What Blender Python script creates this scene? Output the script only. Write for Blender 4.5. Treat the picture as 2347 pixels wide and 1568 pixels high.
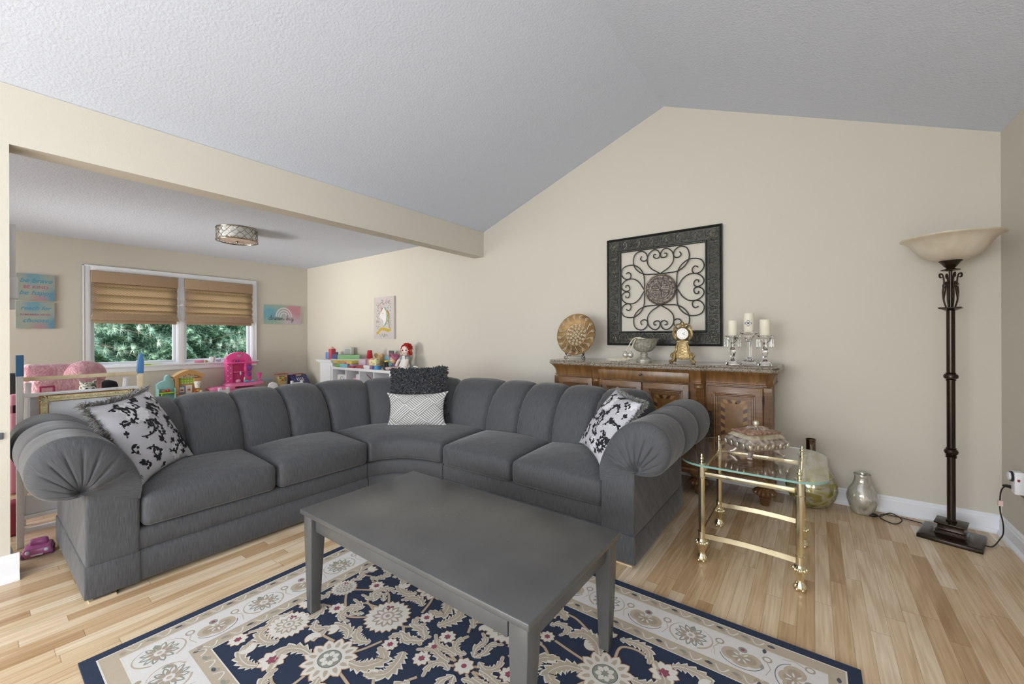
import bpy, bmesh, math, random
import numpy as np
from mathutils import Vector, Matrix
PI = math.pi
random.seed(7)
for o in list(bpy.data.objects):
    bpy.data.objects.remove(o, do_unlink=True)
scene = bpy.context.scene
COL = scene.collection

# ------------------------------------------------------------ camera
H = 1.19
cam_d = bpy.data.cameras.new('camera')
cam = bpy.data.objects.new('camera', cam_d)
COL.objects.link(cam)
yaw, roll, fpx = -0.6387, -0.00345, 932.2
fwd = Vector((math.sin(yaw), math.cos(yaw), 0))
right0 = Vector((math.cos(yaw), -math.sin(yaw), 0))
up0 = Vector((0, 0, 1))
rgt = right0*math.cos(roll) + up0*math.sin(roll)
upv = up0*math.cos(roll) - right0*math.sin(roll)
cam.matrix_world = Matrix(((rgt.x, upv.x, -fwd.x, 0), (rgt.y, upv.y, -fwd.y, 0), (rgt.z, upv.z, -fwd.z, H), (0, 0, 0, 1)))
cam_d.sensor_fit = 'HORIZONTAL'
cam_d.sensor_width = 36
cam_d.lens = 36*fpx/2347
cam_d.shift_y = -11.85/2347
cam_d.clip_start = 0.02
cam_d.clip_end = 200
scene.camera = cam

# ------------------------------------------------------------ sky, sun, daylight through the windows
world = bpy.data.worlds.new('sky')
scene.world = world
world.use_nodes = True
wn = world.node_tree
bg = wn.nodes['Background']
bg.inputs['Color'].default_value = (0.80, 0.90, 1.0, 1)
bg.inputs['Strength'].default_value = 4.2

def area(name, loc, direction, sx, sy, power, color=(1, 1, 1), spread=PI):
    d = bpy.data.lights.new(name, 'AREA')
    d.shape = 'RECTANGLE'; d.size = sx; d.size_y = sy; d.energy = power; d.color = color; d.spread = spread
    o = bpy.data.objects.new(name, d); COL.objects.link(o)
    o.location = loc
    o.rotation_euler = Vector(direction).to_track_quat('-Z', 'Z').to_euler()
    return o
sun_d = bpy.data.lights.new('sun', 'SUN'); sun_d.energy = 5.0; sun_d.angle = math.radians(1.0); sun_d.color = (1, 0.95, 0.86)
sun = bpy.data.objects.new('sun', sun_d); COL.objects.link(sun)
sun.rotation_euler = Vector((-0.30, 0.62, -0.60)).to_track_quat('-Z', 'Y').to_euler()
# daylight entering at the window openings of this room behind the camera and of the play room, then an added wall fill
area('daylight_front_window', (-1.3, -3.05, 1.35), (0.14, 1, -0.18), 2.6, 1.5, 100, (0.96, 0.98, 1.0))
area('daylight_side_window', (0.86, -1.75, 1.25), (-1, 0.12, 0.03), 1.7, 1.5, 36, (0.94, 0.97, 1.0))
area('daylight_play_window', (-5.4, -2.35, 1.3), (0, 1, -0.05), 2.4, 1.5, 56, (0.95, 0.97, 1.0))
area('added_fill_play_wall', (-5.9, -2.3, 0.75), (0.0, 1, 0.2), 1.2, 0.3, 16, (1.0, 0.97, 0.92), math.radians(50))  # added lamp, mimics sun bouncing up onto the play room's back wall

scene.view_settings.view_transform = 'Standard'
scene.view_settings.look = 'None'
scene.view_settings.exposure = 0.22
scene.view_settings.gamma = 1
scene.view_settings.use_curve_mapping = False

# ------------------------------------------------------------ materials
def lin(c):
    if isinstance(c, str):
        c = c.lstrip('#'); c = [int(c[i:i+2], 16)/255 for i in (0, 2, 4)]
    return tuple((v/12.92 if v <= 0.04045 else ((v+0.055)/1.055)**2.4) for v in c)
_mc = {}
def pm(col, rough=0.5, metal=0.0, var=0.0, scale=8.0, bump=0.0, bscale=60.0, name=None, **kw):
    """procedural paint / plastic / metal: principled with noise in colour and bump"""
    key = (str(col), rough, metal, var, scale, bump, bscale, str(kw))
    if key in _mc: return _mc[key]
    m = bpy.data.materials.new(name or 'm_%s' % str(col).strip('#').replace(' ', ''))
    m.use_nodes = True
    nt = m.node_tree; N = nt.nodes; L = nt.links
    b = N['Principled BSDF']
    c = lin(col)
    b.inputs['Roughness'].default_value = rough
    b.inputs['Metallic'].default_value = metal
    for k, v in kw.items():
        b.inputs[k].default_value = v
    tc = N.new('ShaderNodeTexCoord')
    nz = N.new('ShaderNodeTexNoise'); nz.inputs['Scale'].default_value = scale; nz.inputs['Detail'].default_value = 3
    L.new(tc.outputs['Object'], nz.inputs['Vector'])
    mx = N.new('ShaderNodeMix'); mx.data_type = 'RGBA'
    v = max(var, 0.02)
    mx.inputs[6].default_value = tuple(x*(1-v) for x in c)+(1,)
    mx.inputs[7].default_value = tuple(min(1, x*(1+v)) for x in c)+(1,)
    L.new(nz.outputs['Fac'], mx.inputs[0]); L.new(mx.outputs[2], b.inputs['Base Color'])
    if bump:
        n2 = N.new('ShaderNodeTexNoise'); n2.inputs['Scale'].default_value = bscale; n2.inputs['Detail'].default_value = 3
        L.new(tc.outputs['Object'], n2.inputs['Vector'])
        bp = N.new('ShaderNodeBump'); bp.inputs['Strength'].default_value = 1; bp.inputs['Distance'].default_value = bump
        L.new(n2.outputs['Fac'], bp.inputs['Height']); L.new(bp.outputs['Normal'], b.inputs['Normal'])
    _mc[key] = m
    return m

def nodes(m):
    m.use_nodes = True
    return m.node_tree.nodes, m.node_tree.links, m.node_tree.nodes['Principled BSDF']

def ramp(N, stops, interp='LINEAR'):
    r = N.new('ShaderNodeValToRGB'); e = r.color_ramp; e.interpolation = interp
    while len(e.elements) < len(stops): e.elements.new(0.5)
    for i, (p, c) in enumerate(stops):
        e.elements[i].position = p; e.elements[i].color = tuple(lin(c))+(1,)
    return r
def mth(N, L, op, a, b=None, c=None):
    n = N.new('ShaderNodeMath'); n.operation = op
    for i, v in enumerate((a, b, c)):
        if v is None: continue
        if isinstance(v, (int, float)): n.inputs[i].default_value = v
        else: L.new(v, n.inputs[i])
    return n.outputs[0]

def mat_floor():
    m = bpy.data.materials.new('oak_strip_floor'); N, L, b = nodes(m)
    tc = N.new('ShaderNodeTexCoord'); sp = N.new('ShaderNodeSeparateXYZ'); L.new(tc.outputs['Object'], sp.inputs[0])
    X, Y = sp.outputs[0], sp.outputs[1]
    xr = mth(N, L, 'DIVIDE', X, 0.0600); row = mth(N, L, 'FLOOR', xr)
    w1 = N.new('ShaderNodeTexWhiteNoise'); w1.noise_dimensions = '1D'; L.new(row, w1.inputs['W'])
    yo = mth(N, L, 'MULTIPLY_ADD', w1.outputs['Value'], 5.3, mth(N, L, 'DIVIDE', Y, 0.78))
    col = mth(N, L, 'FLOOR', yo)
    cb = N.new('ShaderNodeCombineXYZ'); L.new(row, cb.inputs[0]); L.new(col, cb.inputs[1])
    w2 = N.new('ShaderNodeTexWhiteNoise'); w2.noise_dimensions = '3D'; L.new(cb.outputs[0], w2.inputs['Vector'])
    rp = ramp(N, [(0, '#bf9e78'), (0.2, '#d3b590'), (0.5, '#e0c8a6'), (0.8, '#e9d5b8'), (1, '#f1e1c9')])
    L.new(w2.outputs['Value'], rp.inputs[0])
    # grain
    gx = mth(N, L, 'MULTIPLY_ADD', w2.outputs['Value'], 37.0, mth(N, L, 'MULTIPLY', X, 95.0))
    gy = mth(N, L, 'MULTIPLY', Y, 3.2)
    gc = N.new('ShaderNodeCombineXYZ'); L.new(gx, gc.inputs[0]); L.new(gy, gc.inputs[1])
    g = N.new('ShaderNodeTexNoise'); g.inputs['Scale'].default_value = 1.0; g.inputs['Detail'].default_value = 5; g.inputs['Distortion'].default_value = 0.5
    L.new(gc.outputs[0], g.inputs['Vector'])
    wv = N.new('ShaderNodeTexWave'); wv.wave_type = 'RINGS'; wv.inputs['Scale'].default_value = 0.16; wv.inputs['Distortion'].default_value = 7; wv.inputs['Detail'].default_value = 2
    L.new(gc.outputs[0], wv.inputs['Vector'])
    gg = ramp(N, [(0.3, '#d6c6b2'), (0.62, '#ffffff')]); L.new(g.outputs['Fac'], gg.inputs[0])
    g2 = ramp(N, [(0.0, '#ddcfbd'), (0.4, '#ffffff')]); L.new(wv.outputs['Fac'], g2.inputs[0])
    mu = N.new('ShaderNodeMix'); mu.data_type = 'RGBA'; mu.blend_type = 'MULTIPLY'; mu.inputs[0].default_value = 0.6
    L.new(rp.outputs[0], mu.inputs[6]); L.new(gg.outputs[0], mu.inputs[7])
    m2 = N.new('ShaderNodeMix'); m2.data_type = 'RGBA'; m2.blend_type = 'MULTIPLY'; m2.inputs[0].default_value = 0.4
    L.new(mu.outputs[2], m2.inputs[6]); L.new(g2.outputs[0], m2.inputs[7])
    # seams
    fx = mth(N, L, 'FRACT', xr); ex = mth(N, L, 'ABSOLUTE', mth(N, L, 'SUBTRACT', fx, 0.5)); sx = mth(N, L, 'GREATER_THAN', ex, 0.488)
    fy = mth(N, L, 'FRACT', yo); ey = mth(N, L, 'ABSOLUTE', mth(N, L, 'SUBTRACT', fy, 0.5)); sy = mth(N, L, 'GREATER_THAN', ey, 0.4985)
    se = mth(N, L, 'MAXIMUM', sx, sy)
    m3 = N.new('ShaderNodeMix'); m3.data_type = 'RGBA'; m3.blend_type = 'MULTIPLY'
    L.new(mth(N, L, 'MULTIPLY', se, 0.55), m3.inputs[0]); L.new(m2.outputs[2], m3.inputs[6]); m3.inputs[7].default_value = (0.35, 0.25, 0.16, 1)
    L.new(m3.outputs[2], b.inputs['Base Color'])
    b.inputs['Roughness'].default_value = 0.27
    b.inputs['Specular IOR Level'].default_value = 0.5
    bp = N.new('ShaderNodeBump'); bp.inputs['Distance'].default_value = 0.0006; bp.inputs['Strength'].default_value = 0.5
    L.new(mth(N, L, 'SUBTRACT', mth(N, L, 'MULTIPLY', g.outputs['Fac'], 0.25), se), bp.inputs['Height']); L.new(bp.outputs[0], b.inputs['Normal'])
    return m

def mat_fabric(name, dark, light, us=420.0, vs=16.0, bump=0.0007, rough=0.75, sheen=0.25):
    """slubbed silk: streaks running along v of the UV map"""
    m = bpy.data.materials.new(name); N, L, b = nodes(m)
    uv = N.new('ShaderNodeUVMap')
    mp = N.new('ShaderNodeMapping'); mp.inputs['Scale'].default_value = (us, vs, 1); L.new(uv.outputs[0], mp.inputs[0])
    n = N.new('ShaderNodeTexNoise'); n.inputs['Scale'].default_value = 1; n.inputs['Detail'].default_value = 4; L.new(mp.outputs[0], n.inputs['Vector'])
    mp2 = N.new('ShaderNodeMapping'); mp2.inputs['Scale'].default_value = (us*0.35, vs*0.6, 1); L.new(uv.outputs[0], mp2.inputs[0])
    n2 = N.new('ShaderNodeTexNoise'); n2.inputs['Scale'].default_value = 1; n2.inputs['Detail'].default_value = 3; L.new(mp2.outputs[0], n2.inputs['Vector'])
    slub = mth(N, L, 'GREATER_THAN', n2.outputs['Fac'], 0.70)
    r = ramp(N, [(0.3, dark), (0.7, light)]); L.new(n.outputs['Fac'], r.inputs[0])
    mx = N.new('ShaderNodeMix'); mx.data_type = 'RGBA'; mx.blend_type = 'MULTIPLY'; L.new(mth(N, L, 'MULTIPLY', slub, 0.6), mx.inputs[0])
    L.new(r.outputs[0], mx.inputs[6]); mx.inputs[7].default_value = (0.25, 0.25, 0.27, 1)
    L.new(mx.outputs[2], b.inputs['Base Color'])
    b.inputs['Roughness'].default_value = rough
    b.inputs['Sheen Weight'].default_value = sheen; b.inputs['Sheen Roughness'].default_value = 0.4
    bp = N.new('ShaderNodeBump'); bp.inputs['Distance'].default_value = bump; L.new(n.outputs['Fac'], bp.inputs['Height'])
    tc = N.new('ShaderNodeTexCoord'); n3 = N.new('ShaderNodeTexNoise'); n3.inputs['Scale'].default_value = 9; n3.inputs['Detail'].default_value = 2
    L.new(tc.outputs['Object'], n3.inputs['Vector'])
    bp2 = N.new('ShaderNodeBump'); bp2.inputs['Distance'].default_value = 0.012; bp2.inputs['Strength'].default_value = 0.5
    L.new(n3.outputs['Fac'], bp2.inputs['Height']); L.new(bp.outputs[0], bp2.inputs['Normal']); L.new(bp2.outputs[0], b.inputs['Normal'])
    return m

def mat_wood(name, c1, c2, c3, rough=0.3, sc=(3, 3, 22), dist=3.0):
    m = bpy.data.materials.new(name); N, L, b = nodes(m)
    tc = N.new('ShaderNodeTexCoord'); mp = N.new('ShaderNodeMapping'); mp.inputs['Scale'].default_value = sc
    L.new(tc.outputs['Object'], mp.inputs[0])
    n = N.new('ShaderNodeTexNoise'); n.inputs['Scale'].default_value = 1; n.inputs['Detail'].default_value = 5; n.inputs['Distortion'].default_value = dist
    L.new(mp.outputs[0], n.inputs['Vector'])
    r = ramp(N, [(0.25, c1), (0.5, c2), (0.75, c3)]); L.new(n.outputs['Fac'], r.inputs[0]); L.new(r.outputs[0], b.inputs['Base Color'])
    b.inputs['Roughness'].default_value = rough
    return m

def mat_vcol(name, rough=0.8, bump=0.0, bscale=300, sheen=0.0):
    m = bpy.data.materials.new(name); N, L, b = nodes(m)
    a = N.new('ShaderNodeVertexColor'); a.layer_name = 'col'
    tc = N.new('ShaderNodeTexCoord'); n = N.new('ShaderNodeTexNoise'); n.inputs['Scale'].default_value = bscale; L.new(tc.outputs['Object'], n.inputs['Vector'])
    mx = N.new('ShaderNodeMix'); mx.data_type = 'RGBA'; mx.blend_type = 'MULTIPLY'; mx.inputs[0].default_value = 0.25
    L.new(a.outputs[0], mx.inputs[6]); L.new(n.outputs['Fac'], mx.inputs[7]); L.new(mx.outputs[2], b.inputs['Base Color'])
    b.inputs['Roughness'].default_value = rough; b.inputs['Sheen Weight'].default_value = sheen
    if bump:
        bp = N.new('ShaderNodeBump'); bp.inputs['Distance'].default_value = bump; L.new(n.outputs['Fac'], bp.inputs['Height']); L.new(bp.outputs[0], b.inputs['Normal'])
    return m

def mat_glass(name, col=(1, 1, 1), rough=0.0, ior=1.5, tint=None):
    m = bpy.data.materials.new(name); N, L, b = nodes(m)
    b.inputs['Transmission Weight'].default_value = 1.0
    b.inputs['Base Color'].default_value = tuple(col)+(1,)
    tc = N.new('ShaderNodeTexCoord'); n = N.new('ShaderNodeTexNoise'); n.inputs['Scale'].default_value = 5; L.new(tc.outputs['Object'], n.inputs['Vector'])
    L.new(mth(N, L, 'MULTIPLY_ADD', n.outputs['Fac'], 0.01, rough), b.inputs['Roughness'])
    b.inputs['IOR'].default_value = ior
    return m

def mat_ramp_noise(name, stops, scale=6, detail=4, rough=0.3, metal=0.0, bump=0.0, bscale=80, dist=0.0, mapping=(1, 1, 1), **kw):
    m = bpy.data.materials.new(name); N, L, b = nodes(m)
    tc = N.new('ShaderNodeTexCoord'); mp = N.new('ShaderNodeMapping'); mp.inputs['Scale'].default_value = mapping; L.new(tc.outputs['Object'], mp.inputs[0])
    n = N.new('ShaderNodeTexNoise'); n.inputs['Scale'].default_value = scale; n.inputs['Detail'].default_value = detail; n.inputs['Distortion'].default_value = dist
    L.new(mp.outputs[0], n.inputs['Vector'])
    r = ramp(N, stops); L.new(n.outputs['Fac'], r.inputs[0]); L.new(r.outputs[0], b.inputs['Base Color'])
    b.inputs['Roughness'].default_value = rough; b.inputs['Metallic'].default_value = metal
    for k, v in kw.items(): b.inputs[k].default_value = v
    if bump:
        n2 = N.new('ShaderNodeTexNoise'); n2.inputs['Scale'].default_value = bscale; n2.inputs['Detail'].default_value = 2; L.new(tc.outputs['Object'], n2.inputs['Vector'])
        bp = N.new('ShaderNodeBump'); bp.inputs['Distance'].default_value = bump; L.new(n2.outputs['Fac'], bp.inputs['Height']); L.new(bp.outputs[0], b.inputs['Normal'])
    return m

# ------------------------------------------------------------ mesh builders
class MB:
    def __init__(s): s.v = []; s.f = []; s.m = []; s.uv = {}; s.c = {}
    def add(s, vs, fs, mi=0, uv=None, col=None):
        o = len(s.v); s.v.extend([tuple(p) for p in vs])
        for f in fs: s.f.append(tuple(o+i for i in f)); s.m.append(mi)
        if uv is not None:
            for i, q in enumerate(uv): s.uv[o+i] = q
        if col is not None:
            for i, q in enumerate(col): s.c[o+i] = q
        return s
    def box(s, x0, y0, z0, x1, y1, z1, mi=0, M=None):
        vs = [Vector((x, y, z)) for z in (z0, z1) for y in (y0, y1) for x in (x0, x1)]
        if M: vs = [M @ p for p in vs]
        s.add(vs, [(0, 2, 3, 1), (4, 5, 7, 6), (0, 1, 5, 4), (2, 6, 7, 3), (0, 4, 6, 2), (1, 3, 7, 5)], mi); return s
    def grid(s, fn, nu, nv, mi=0, uvf=None, cu=False, cv=False, colf=None):
        vs = []; uv = []; cs = []
        for j in range(nv+(0 if cv else 1)):
            for i in range(nu+(0 if cu else 1)):
                u, w = i/nu, j/nv
                vs.append(fn(u, w))
                if uvf: uv.append(uvf(u, w))
                if colf: cs.append(colf(u, w))
        W = nu+(0 if cu else 1); Hh = nv+(0 if cv else 1); fs = []
        for j in range(nv):
            for i in range(nu):
                a, b_ = i, (i+1) % W if cu else i+1
                c, d = j, (j+1) % Hh if cv else j+1
                fs.append((c*W+a, c*W+b_, d*W+b_, d*W+a))
        s.add(vs, fs, mi, uv if uvf else None, cs if colf else None); return s
    def lathe(s, prof, seg=32, c=(0, 0, 0), mi=0, M=None, sx=1, sy=1, flute=0, fa=0.0, frange=None):
        vs = []; n = len(prof)
        for k, (r, z) in enumerate(prof):
            for i in range(seg):
                a = 2*PI*i/seg
                rr = r
                if flute and (frange is None or frange[0] <= k <= frange[1]): rr = r*(1+fa*(0.5-abs(math.sin(a*flute/2))))
                p = Vector((c[0]+rr*math.cos(a)*sx, c[1]+rr*math.sin(a)*sy, c[2]+z))
                vs.append(p)
        if M: vs = [M @ p for p in vs]
        fs = [(k*seg+i, k*seg+(i+1) % seg, (k+1)*seg+(i+1) % seg, (k+1)*seg+i) for k in range(n-1) for i in range(seg)]
        if prof[0][0] > 1e-5: fs.append(tuple(range(seg))[::-1])
        if prof[-1][0] > 1e-5: fs.append(tuple((n-1)*seg+i for i in range(seg)))
        s.add(vs, fs, mi); return s
    def sphere(s, c, r, mi=0, seg=16, sc=(1, 1, 1), M=None):
        n = max(6, seg//2)
        vs = []
        for k in range(n+1):
            t = PI*k/n
            for i in range(seg):
                a = 2*PI*i/seg
                p = Vector((r*sc[0]*math.sin(t)*math.cos(a), r*sc[1]*math.sin(t)*math.sin(a), -r*sc[2]*math.cos(t)))
                if M: p = M @ p
                vs.append(p+Vector(c))
        fs = [(k*seg+i, k*seg+(i+1) % seg, (k+1)*seg+(i+1) % seg, (k+1)*seg+i) for k in range(n) for i in range(seg)]
        s.add(vs, fs, mi); return s
    def tube(s, pts, r, seg=8, closed=False, mi=0, flat=None, caps=True):
        P = [Vector(p) for p in pts]; n = len(P)
        if n < 2: return s
        rs = r if isinstance(r, (list, tuple)) else [r]*n
        T = []
        for i in range(n):
            a = P[(i-1) % n] if (closed or i > 0) else P[0]; b_ = P[(i+1) % n] if (closed or i < n-1) else P[-1]
            t = (b_-a); T.append(t.normalized() if t.length > 1e-9 else Vector((0, 0, 1)))
        up = Vector((0, 0, 1)) if abs(T[0].z) < 0.9 else Vector((1, 0, 0))
        nrm = (up - T[0]*up.dot(T[0])).normalized(); vs = []
        for i in range(n):
            nrm = (nrm - T[i]*nrm.dot(T[i])); nrm = nrm.normalized() if nrm.length > 1e-9 else Vector((1, 0, 0))
            bn = T[i].cross(nrm)
            for k in range(seg):
                a = 2*PI*k/seg
                vs.append(P[i]+nrm*(math.cos(a)*rs[i])+bn*(math.sin(a)*rs[i]*(flat or 1)))
        fs = []
        for i in range(n if closed else n-1):
            j = (i+1) % n
            for k in range(seg): fs.append((i*seg+k, i*seg+(k+1) % seg, j*seg+(k+1) % seg, j*seg+k))
        if not closed and caps: fs.append(tuple(range(seg))[::-1]); fs.append(tuple((n-1)*seg+k for k in range(seg)))
        s.add(vs, fs, mi); return s
    def prism(s, poly, a, b_, fn, mi=0):
        """poly in 2-D; fn(u, v, t) -> 3-D for depth t in a..b"""
        n = len(poly)
        vs = [fn(u, w, a) for u, w in poly]+[fn(u, w, b_) for u, w in poly]
        fs = [tuple(range(n))[::-1], tuple(range(n, 2*n))]+[(i, (i+1) % n, n+(i+1) % n, n+i) for i in range(n)]
        s.add(vs, fs, mi); return s
    def poly(s, pts, mi=0): s.add(pts, [tuple(range(len(pts)))], mi); return s
    def rbox(s, fn, lo, hi, r=0.03, n=(10, 10, 6), crown=0.0, mi=0, uvax=(0, 1, 2), puff=None):
        """rounded, crowned block in local (a,b,c); fn maps local -> world; uv = (a, b+c)"""
        lo = Vector(lo); hi = Vector(hi); c = (lo+hi)/2; h = (hi-lo)/2
        def shape(p):
            q = Vector((max(-h[i]+r, min(h[i]-r, p[i])) for i in range(3)))
            d = p-q
            if d.length > 1e-9: q = q+d.normalized()*r
            a, b_ = q[0]/h[0], q[1]/h[1]
            k = (1-min(1, abs(a))**2.6)*(1-min(1, abs(b_))**2.6)
            if q[2] > 0: q[2] += crown*k
            if puff: q = puff(q, h)
            return q
        def warp(t, ax):   # extra grid lines inside the rounded rim; t in -1..1 -> offset
            nn = n[ax]; k = 3 if nn >= 8 else (2 if nn >= 5 else 1); i = int(round((t+1)/2*nn)); s_ = -1
            if i > nn/2: i = nn-i; s_ = 1
            if i <= k: v = h[ax]-r*(1-math.cos(PI/2*i/k))
            else: v = (h[ax]-r)*(1-(i-k)/max(1e-9, nn/2-k))
            return s_*v
        for ax in range(3):
            for sg in (-1, 1):
                i1, i2 = [(1, 2), (2, 0), (0, 1)][ax]
                n1, n2 = n[i1], n[i2]
                def f(u, w, ax=ax, sg=sg, i1=i1, i2=i2):
                    p = Vector((0, 0, 0)); p[ax] = sg*h[ax]
                    a, b_ = u*2-1, w*2-1
                    if sg < 0: a = -a
                    p[i1] = warp(a, i1); p[i2] = warp(b_, i2)
                    return shape(p)+c
                s.grid(lambda u, w: fn(*f(u, w)), n1, n2, mi, uvf=lambda u, w: (lambda q: (q[uvax[0]], q[uvax[1]]+q[uvax[2]]))(f(u, w)))
        return s

def WL(o):
    v = Vector((0, 0, 0))
    while o is not None: v += o.location; o = o.parent
    return v
def build(name, mb, mats, parent=None, smooth=True, bevel=0, label=None, weld=False, angle=40, solid=0, sub=0, bseg=2):
    me = bpy.data.meshes.new(name)
    off = WL(parent) if parent else Vector((0, 0, 0))
    me.from_pydata([(p[0]-off.x, p[1]-off.y, p[2]-off.z) for p in mb.v], [], mb.f)
    mats = mats if isinstance(mats, (list, tuple)) else [mats]
    for m in mats: me.materials.append(m)
    if len(mats) > 1: me.polygons.foreach_set('material_index', mb.m)
    if mb.uv:
        ul = me.uv_layers.new(name='UVMap')
        vi = np.empty(len(me.loops), dtype=np.int32); me.loops.foreach_get('vertex_index', vi)
        tab = np.array([mb.uv.get(i, (p[0]+p[1], p[2])) for i, p in enumerate(mb.v)], dtype=np.float32)
        ul.data.foreach_set('uv', tab[vi].ravel())
    if mb.c:
        ca = me.color_attributes.new('col', 'FLOAT_COLOR', 'POINT')
        tab = np.ones((len(mb.v), 4), dtype=np.float32)
        for i, q in mb.c.items(): tab[i, :3] = q
        ca.data.foreach_set('color', tab.ravel())
    bm = bmesh.new(); bm.from_mesh(me)
    if weld: bmesh.ops.remove_doubles(bm, verts=bm.verts, dist=1e-5)
    bmesh.ops.recalc_face_normals(bm, faces=bm.faces)
    if smooth:
        ang = math.radians(angle)
        for f in bm.faces: f.smooth = True
        for e in bm.edges:
            if len(e.link_faces) == 2 and e.calc_face_angle(0) > ang: e.smooth = False
    bm.to_mesh(me); bm.free()
    o = bpy.data.objects.new(name, me); COL.objects.link(o)
    if parent: o.parent = parent
    if bevel:
        md = o.modifiers.new('bevel', 'BEVEL'); md.width = bevel; md.segments = bseg; md.limit_method = 'ANGLE'; md.angle_limit = math.radians(38)
        for p in me.polygons: p.use_smooth = True
        md.harden_normals = False
    if solid:
        md = o.modifiers.new('solid', 'SOLIDIFY'); md.thickness = solid; md.offset = 0
    if sub:
        md = o.modifiers.new('sub', 'SUBSURF'); md.levels = sub; md.render_levels = sub
    if label: o['label'] = label
    return o
def thing(name, label, cat, loc=(0, 0, 0), group=None):
    o = bpy.data.objects.new(name, None); COL.objects.link(o); o.location = loc; o.empty_display_size = 0.05
    o['label'] = label; o['category'] = cat
    if group: o['group'] = group
    return o
def tag(o, label, cat, group=None):
    o['label'] = label; o['category'] = cat
    if group: o['group'] = group
    return o
def struct(name, mb, mats, parent=None, **kw):
    o = build(name, mb, mats, parent, **kw)
    if parent is None: o['kind'] = 'structure'
    return o
def copy_tree(o, parent=None):
    c = o.copy(); COL.objects.link(c); c.parent = parent
    for ch in list(o.children): copy_tree(ch, c)
    return c
def cr(pts, n=8, closed=False):
    """catmull-rom resample"""
    P = [np.array(p, float) for p in pts]; out = []; m = len(P)
    for i in range(m if closed else m-1):
        g = (lambda k: P[k % m]) if closed else (lambda k: P[max(0, min(m-1, k))])
        p0, p1, p2, p3 = g(i-1), g(i), g(i+1), g(i+2)
        for k in range(n):
            t = k/n
            out.append(tuple(0.5*((2*p1)+(p2-p0)*t+(2*p0-5*p1+4*p2-p3)*t*t+(3*p1-p0-3*p2+p3)*t**3)))
    if not closed: out.append(tuple(P[-1]))
    return out
def spiral(cx, cy, r0, r1, a0, turns, n=24):
    return [(cx+(r0+(r1-r0)*k/n)*math.cos(a0+turns*2*PI*k/n), cy+(r0+(r1-r0)*k/n)*math.sin(a0+turns*2*PI*k/n)) for k in range(n+1)]
def smoothstep(a, b, x):
    t = max(0, min(1, (x-a)/(b-a))); return t*t*(3-2*t)
def text_mesh(txt, size, fn, mats, name, parent, depth=0.001, shear=0.0, align='CENTER', bold=0.0, label=None, space=1.0):
    """lettering as real shapes; fn(u, v, t) -> world"""
    cu = bpy.data.curves.new('txt', 'FONT'); cu.body = txt; cu.size = size; cu.align_x = align; cu.align_y = 'CENTER'
    cu.shear = shear; cu.offset = bold; cu.resolution_u = 3; cu.space_character = space
    to = bpy.data.objects.new('txt', cu); COL.objects.link(to)
    me = bpy.data.meshes.new_from_object(to)
    mb = MB(); mb.add([fn(v.co.x, v.co.y, depth) for v in me.vertices], [tuple(p.vertices) for p in me.polygons])
    bpy.data.objects.remove(to); bpy.data.curves.remove(cu)
    return build(name, mb, mats, parent, smooth=False, label=label)
# ------------------------------------------------------------ room
M_wall = pm('#d0cabd', rough=0.85, var=0.012, scale=1.5, bump=0.0004, bscale=180, name='wall_paint_beige')
M_wallw = pm('#e9e9ea', rough=0.7, var=0.01, scale=1.5, bump=0.0003, bscale=180, name='wall_paint_white')
M_ceil = pm('#d2d9e6', rough=0.95, var=0.015, scale=40, bump=0.0028, bscale=75, name='ceiling_texture')
M_trim = pm('#eceef3', rough=0.4, var=0.01, scale=3, name='trim_paint')
mb = MB(); mb.box(-7.52, -3.2, -0.05, 1.05, 3.86, 0)
struct('floor', mb, mat_floor(), smooth=False)
XR, XL, XW, YB = 0.9025, -3.172, -7.37, 3.71
XRID, ZRID, ZR, ZL = -1.064, 3.232, 2.409, 2.443
gable = [(-7.52, 0), (1.05, 0), (1.05, ZR-0.06), (XR, ZR), (XRID, ZRID), (XL, ZL), (-7.52, 2.44)]
mb = MB(); mb.prism(gable, YB, YB+0.15, lambda u, w, t: (u, t, w)); struct('wall_back', mb, M_wall, smooth=False)
def holed(u0, u1, w0, w1, holes, t0, t1, fn):
    """rectangular wall with rectangular openings, built of boxes"""
    mb = MB(); us = sorted({u0, u1, *[h[0] for h in holes], *[h[1] for h in holes]}); ws = sorted({w0, w1, *[h[2] for h in holes], *[h[3] for h in holes]})
    for i in range(len(us)-1):
        for j in range(len(ws)-1):
            a, b_, c, d = us[i], us[i+1], ws[j], ws[j+1]
            if any(h[0] <= a and b_ <= h[1] and h[2] <= c and d <= h[3] for h in holes): continue
            vs = [fn(x, z, t) for t in (t0, t1) for z in (c, d) for x in (a, b_)]
            mb.add(vs, [(0, 2, 3, 1), (4, 5, 7, 6), (0, 1, 5, 4), (2, 6, 7, 3), (0, 4, 6, 2), (1, 3, 7, 5)])
    return mb
struct('wall_right', holed(-3.1, 3.86, 0, 2.35, [(-2.6, -0.9, 0.5, 2.0)], XR, XR+0.15, lambda u, w, t: (t, u, w)).prism([(-3.1, 2.35), (3.86, 2.35), (3.86, 2.41), (-3.1, 2.41)], XR, XR+0.15, lambda u, w, t: (t, u, w)), M_wall, smooth=False)
struct('wall_left', holed(-3.1, 3.712, 0, 2.44, [(0.133, 3.712, 0, 2.146)], XL-0.15, XL, lambda u, w, t: (t, u, w)), M_wall, smooth=False)
mb = holed(-7.52, 1.05, 0, 2.44, [(-2.6, 0.0, 0.6, 2.1)], -3.25, -3.1, lambda u, w, t: (u, t, w))
mb.prism([(XL, 2.44), (XR, 2.41), (XRID, ZRID)], -3.25, -3.1, lambda u, w, t: (u, t, w)); struct('wall_front', mb, M_wall, smooth=False)
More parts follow.
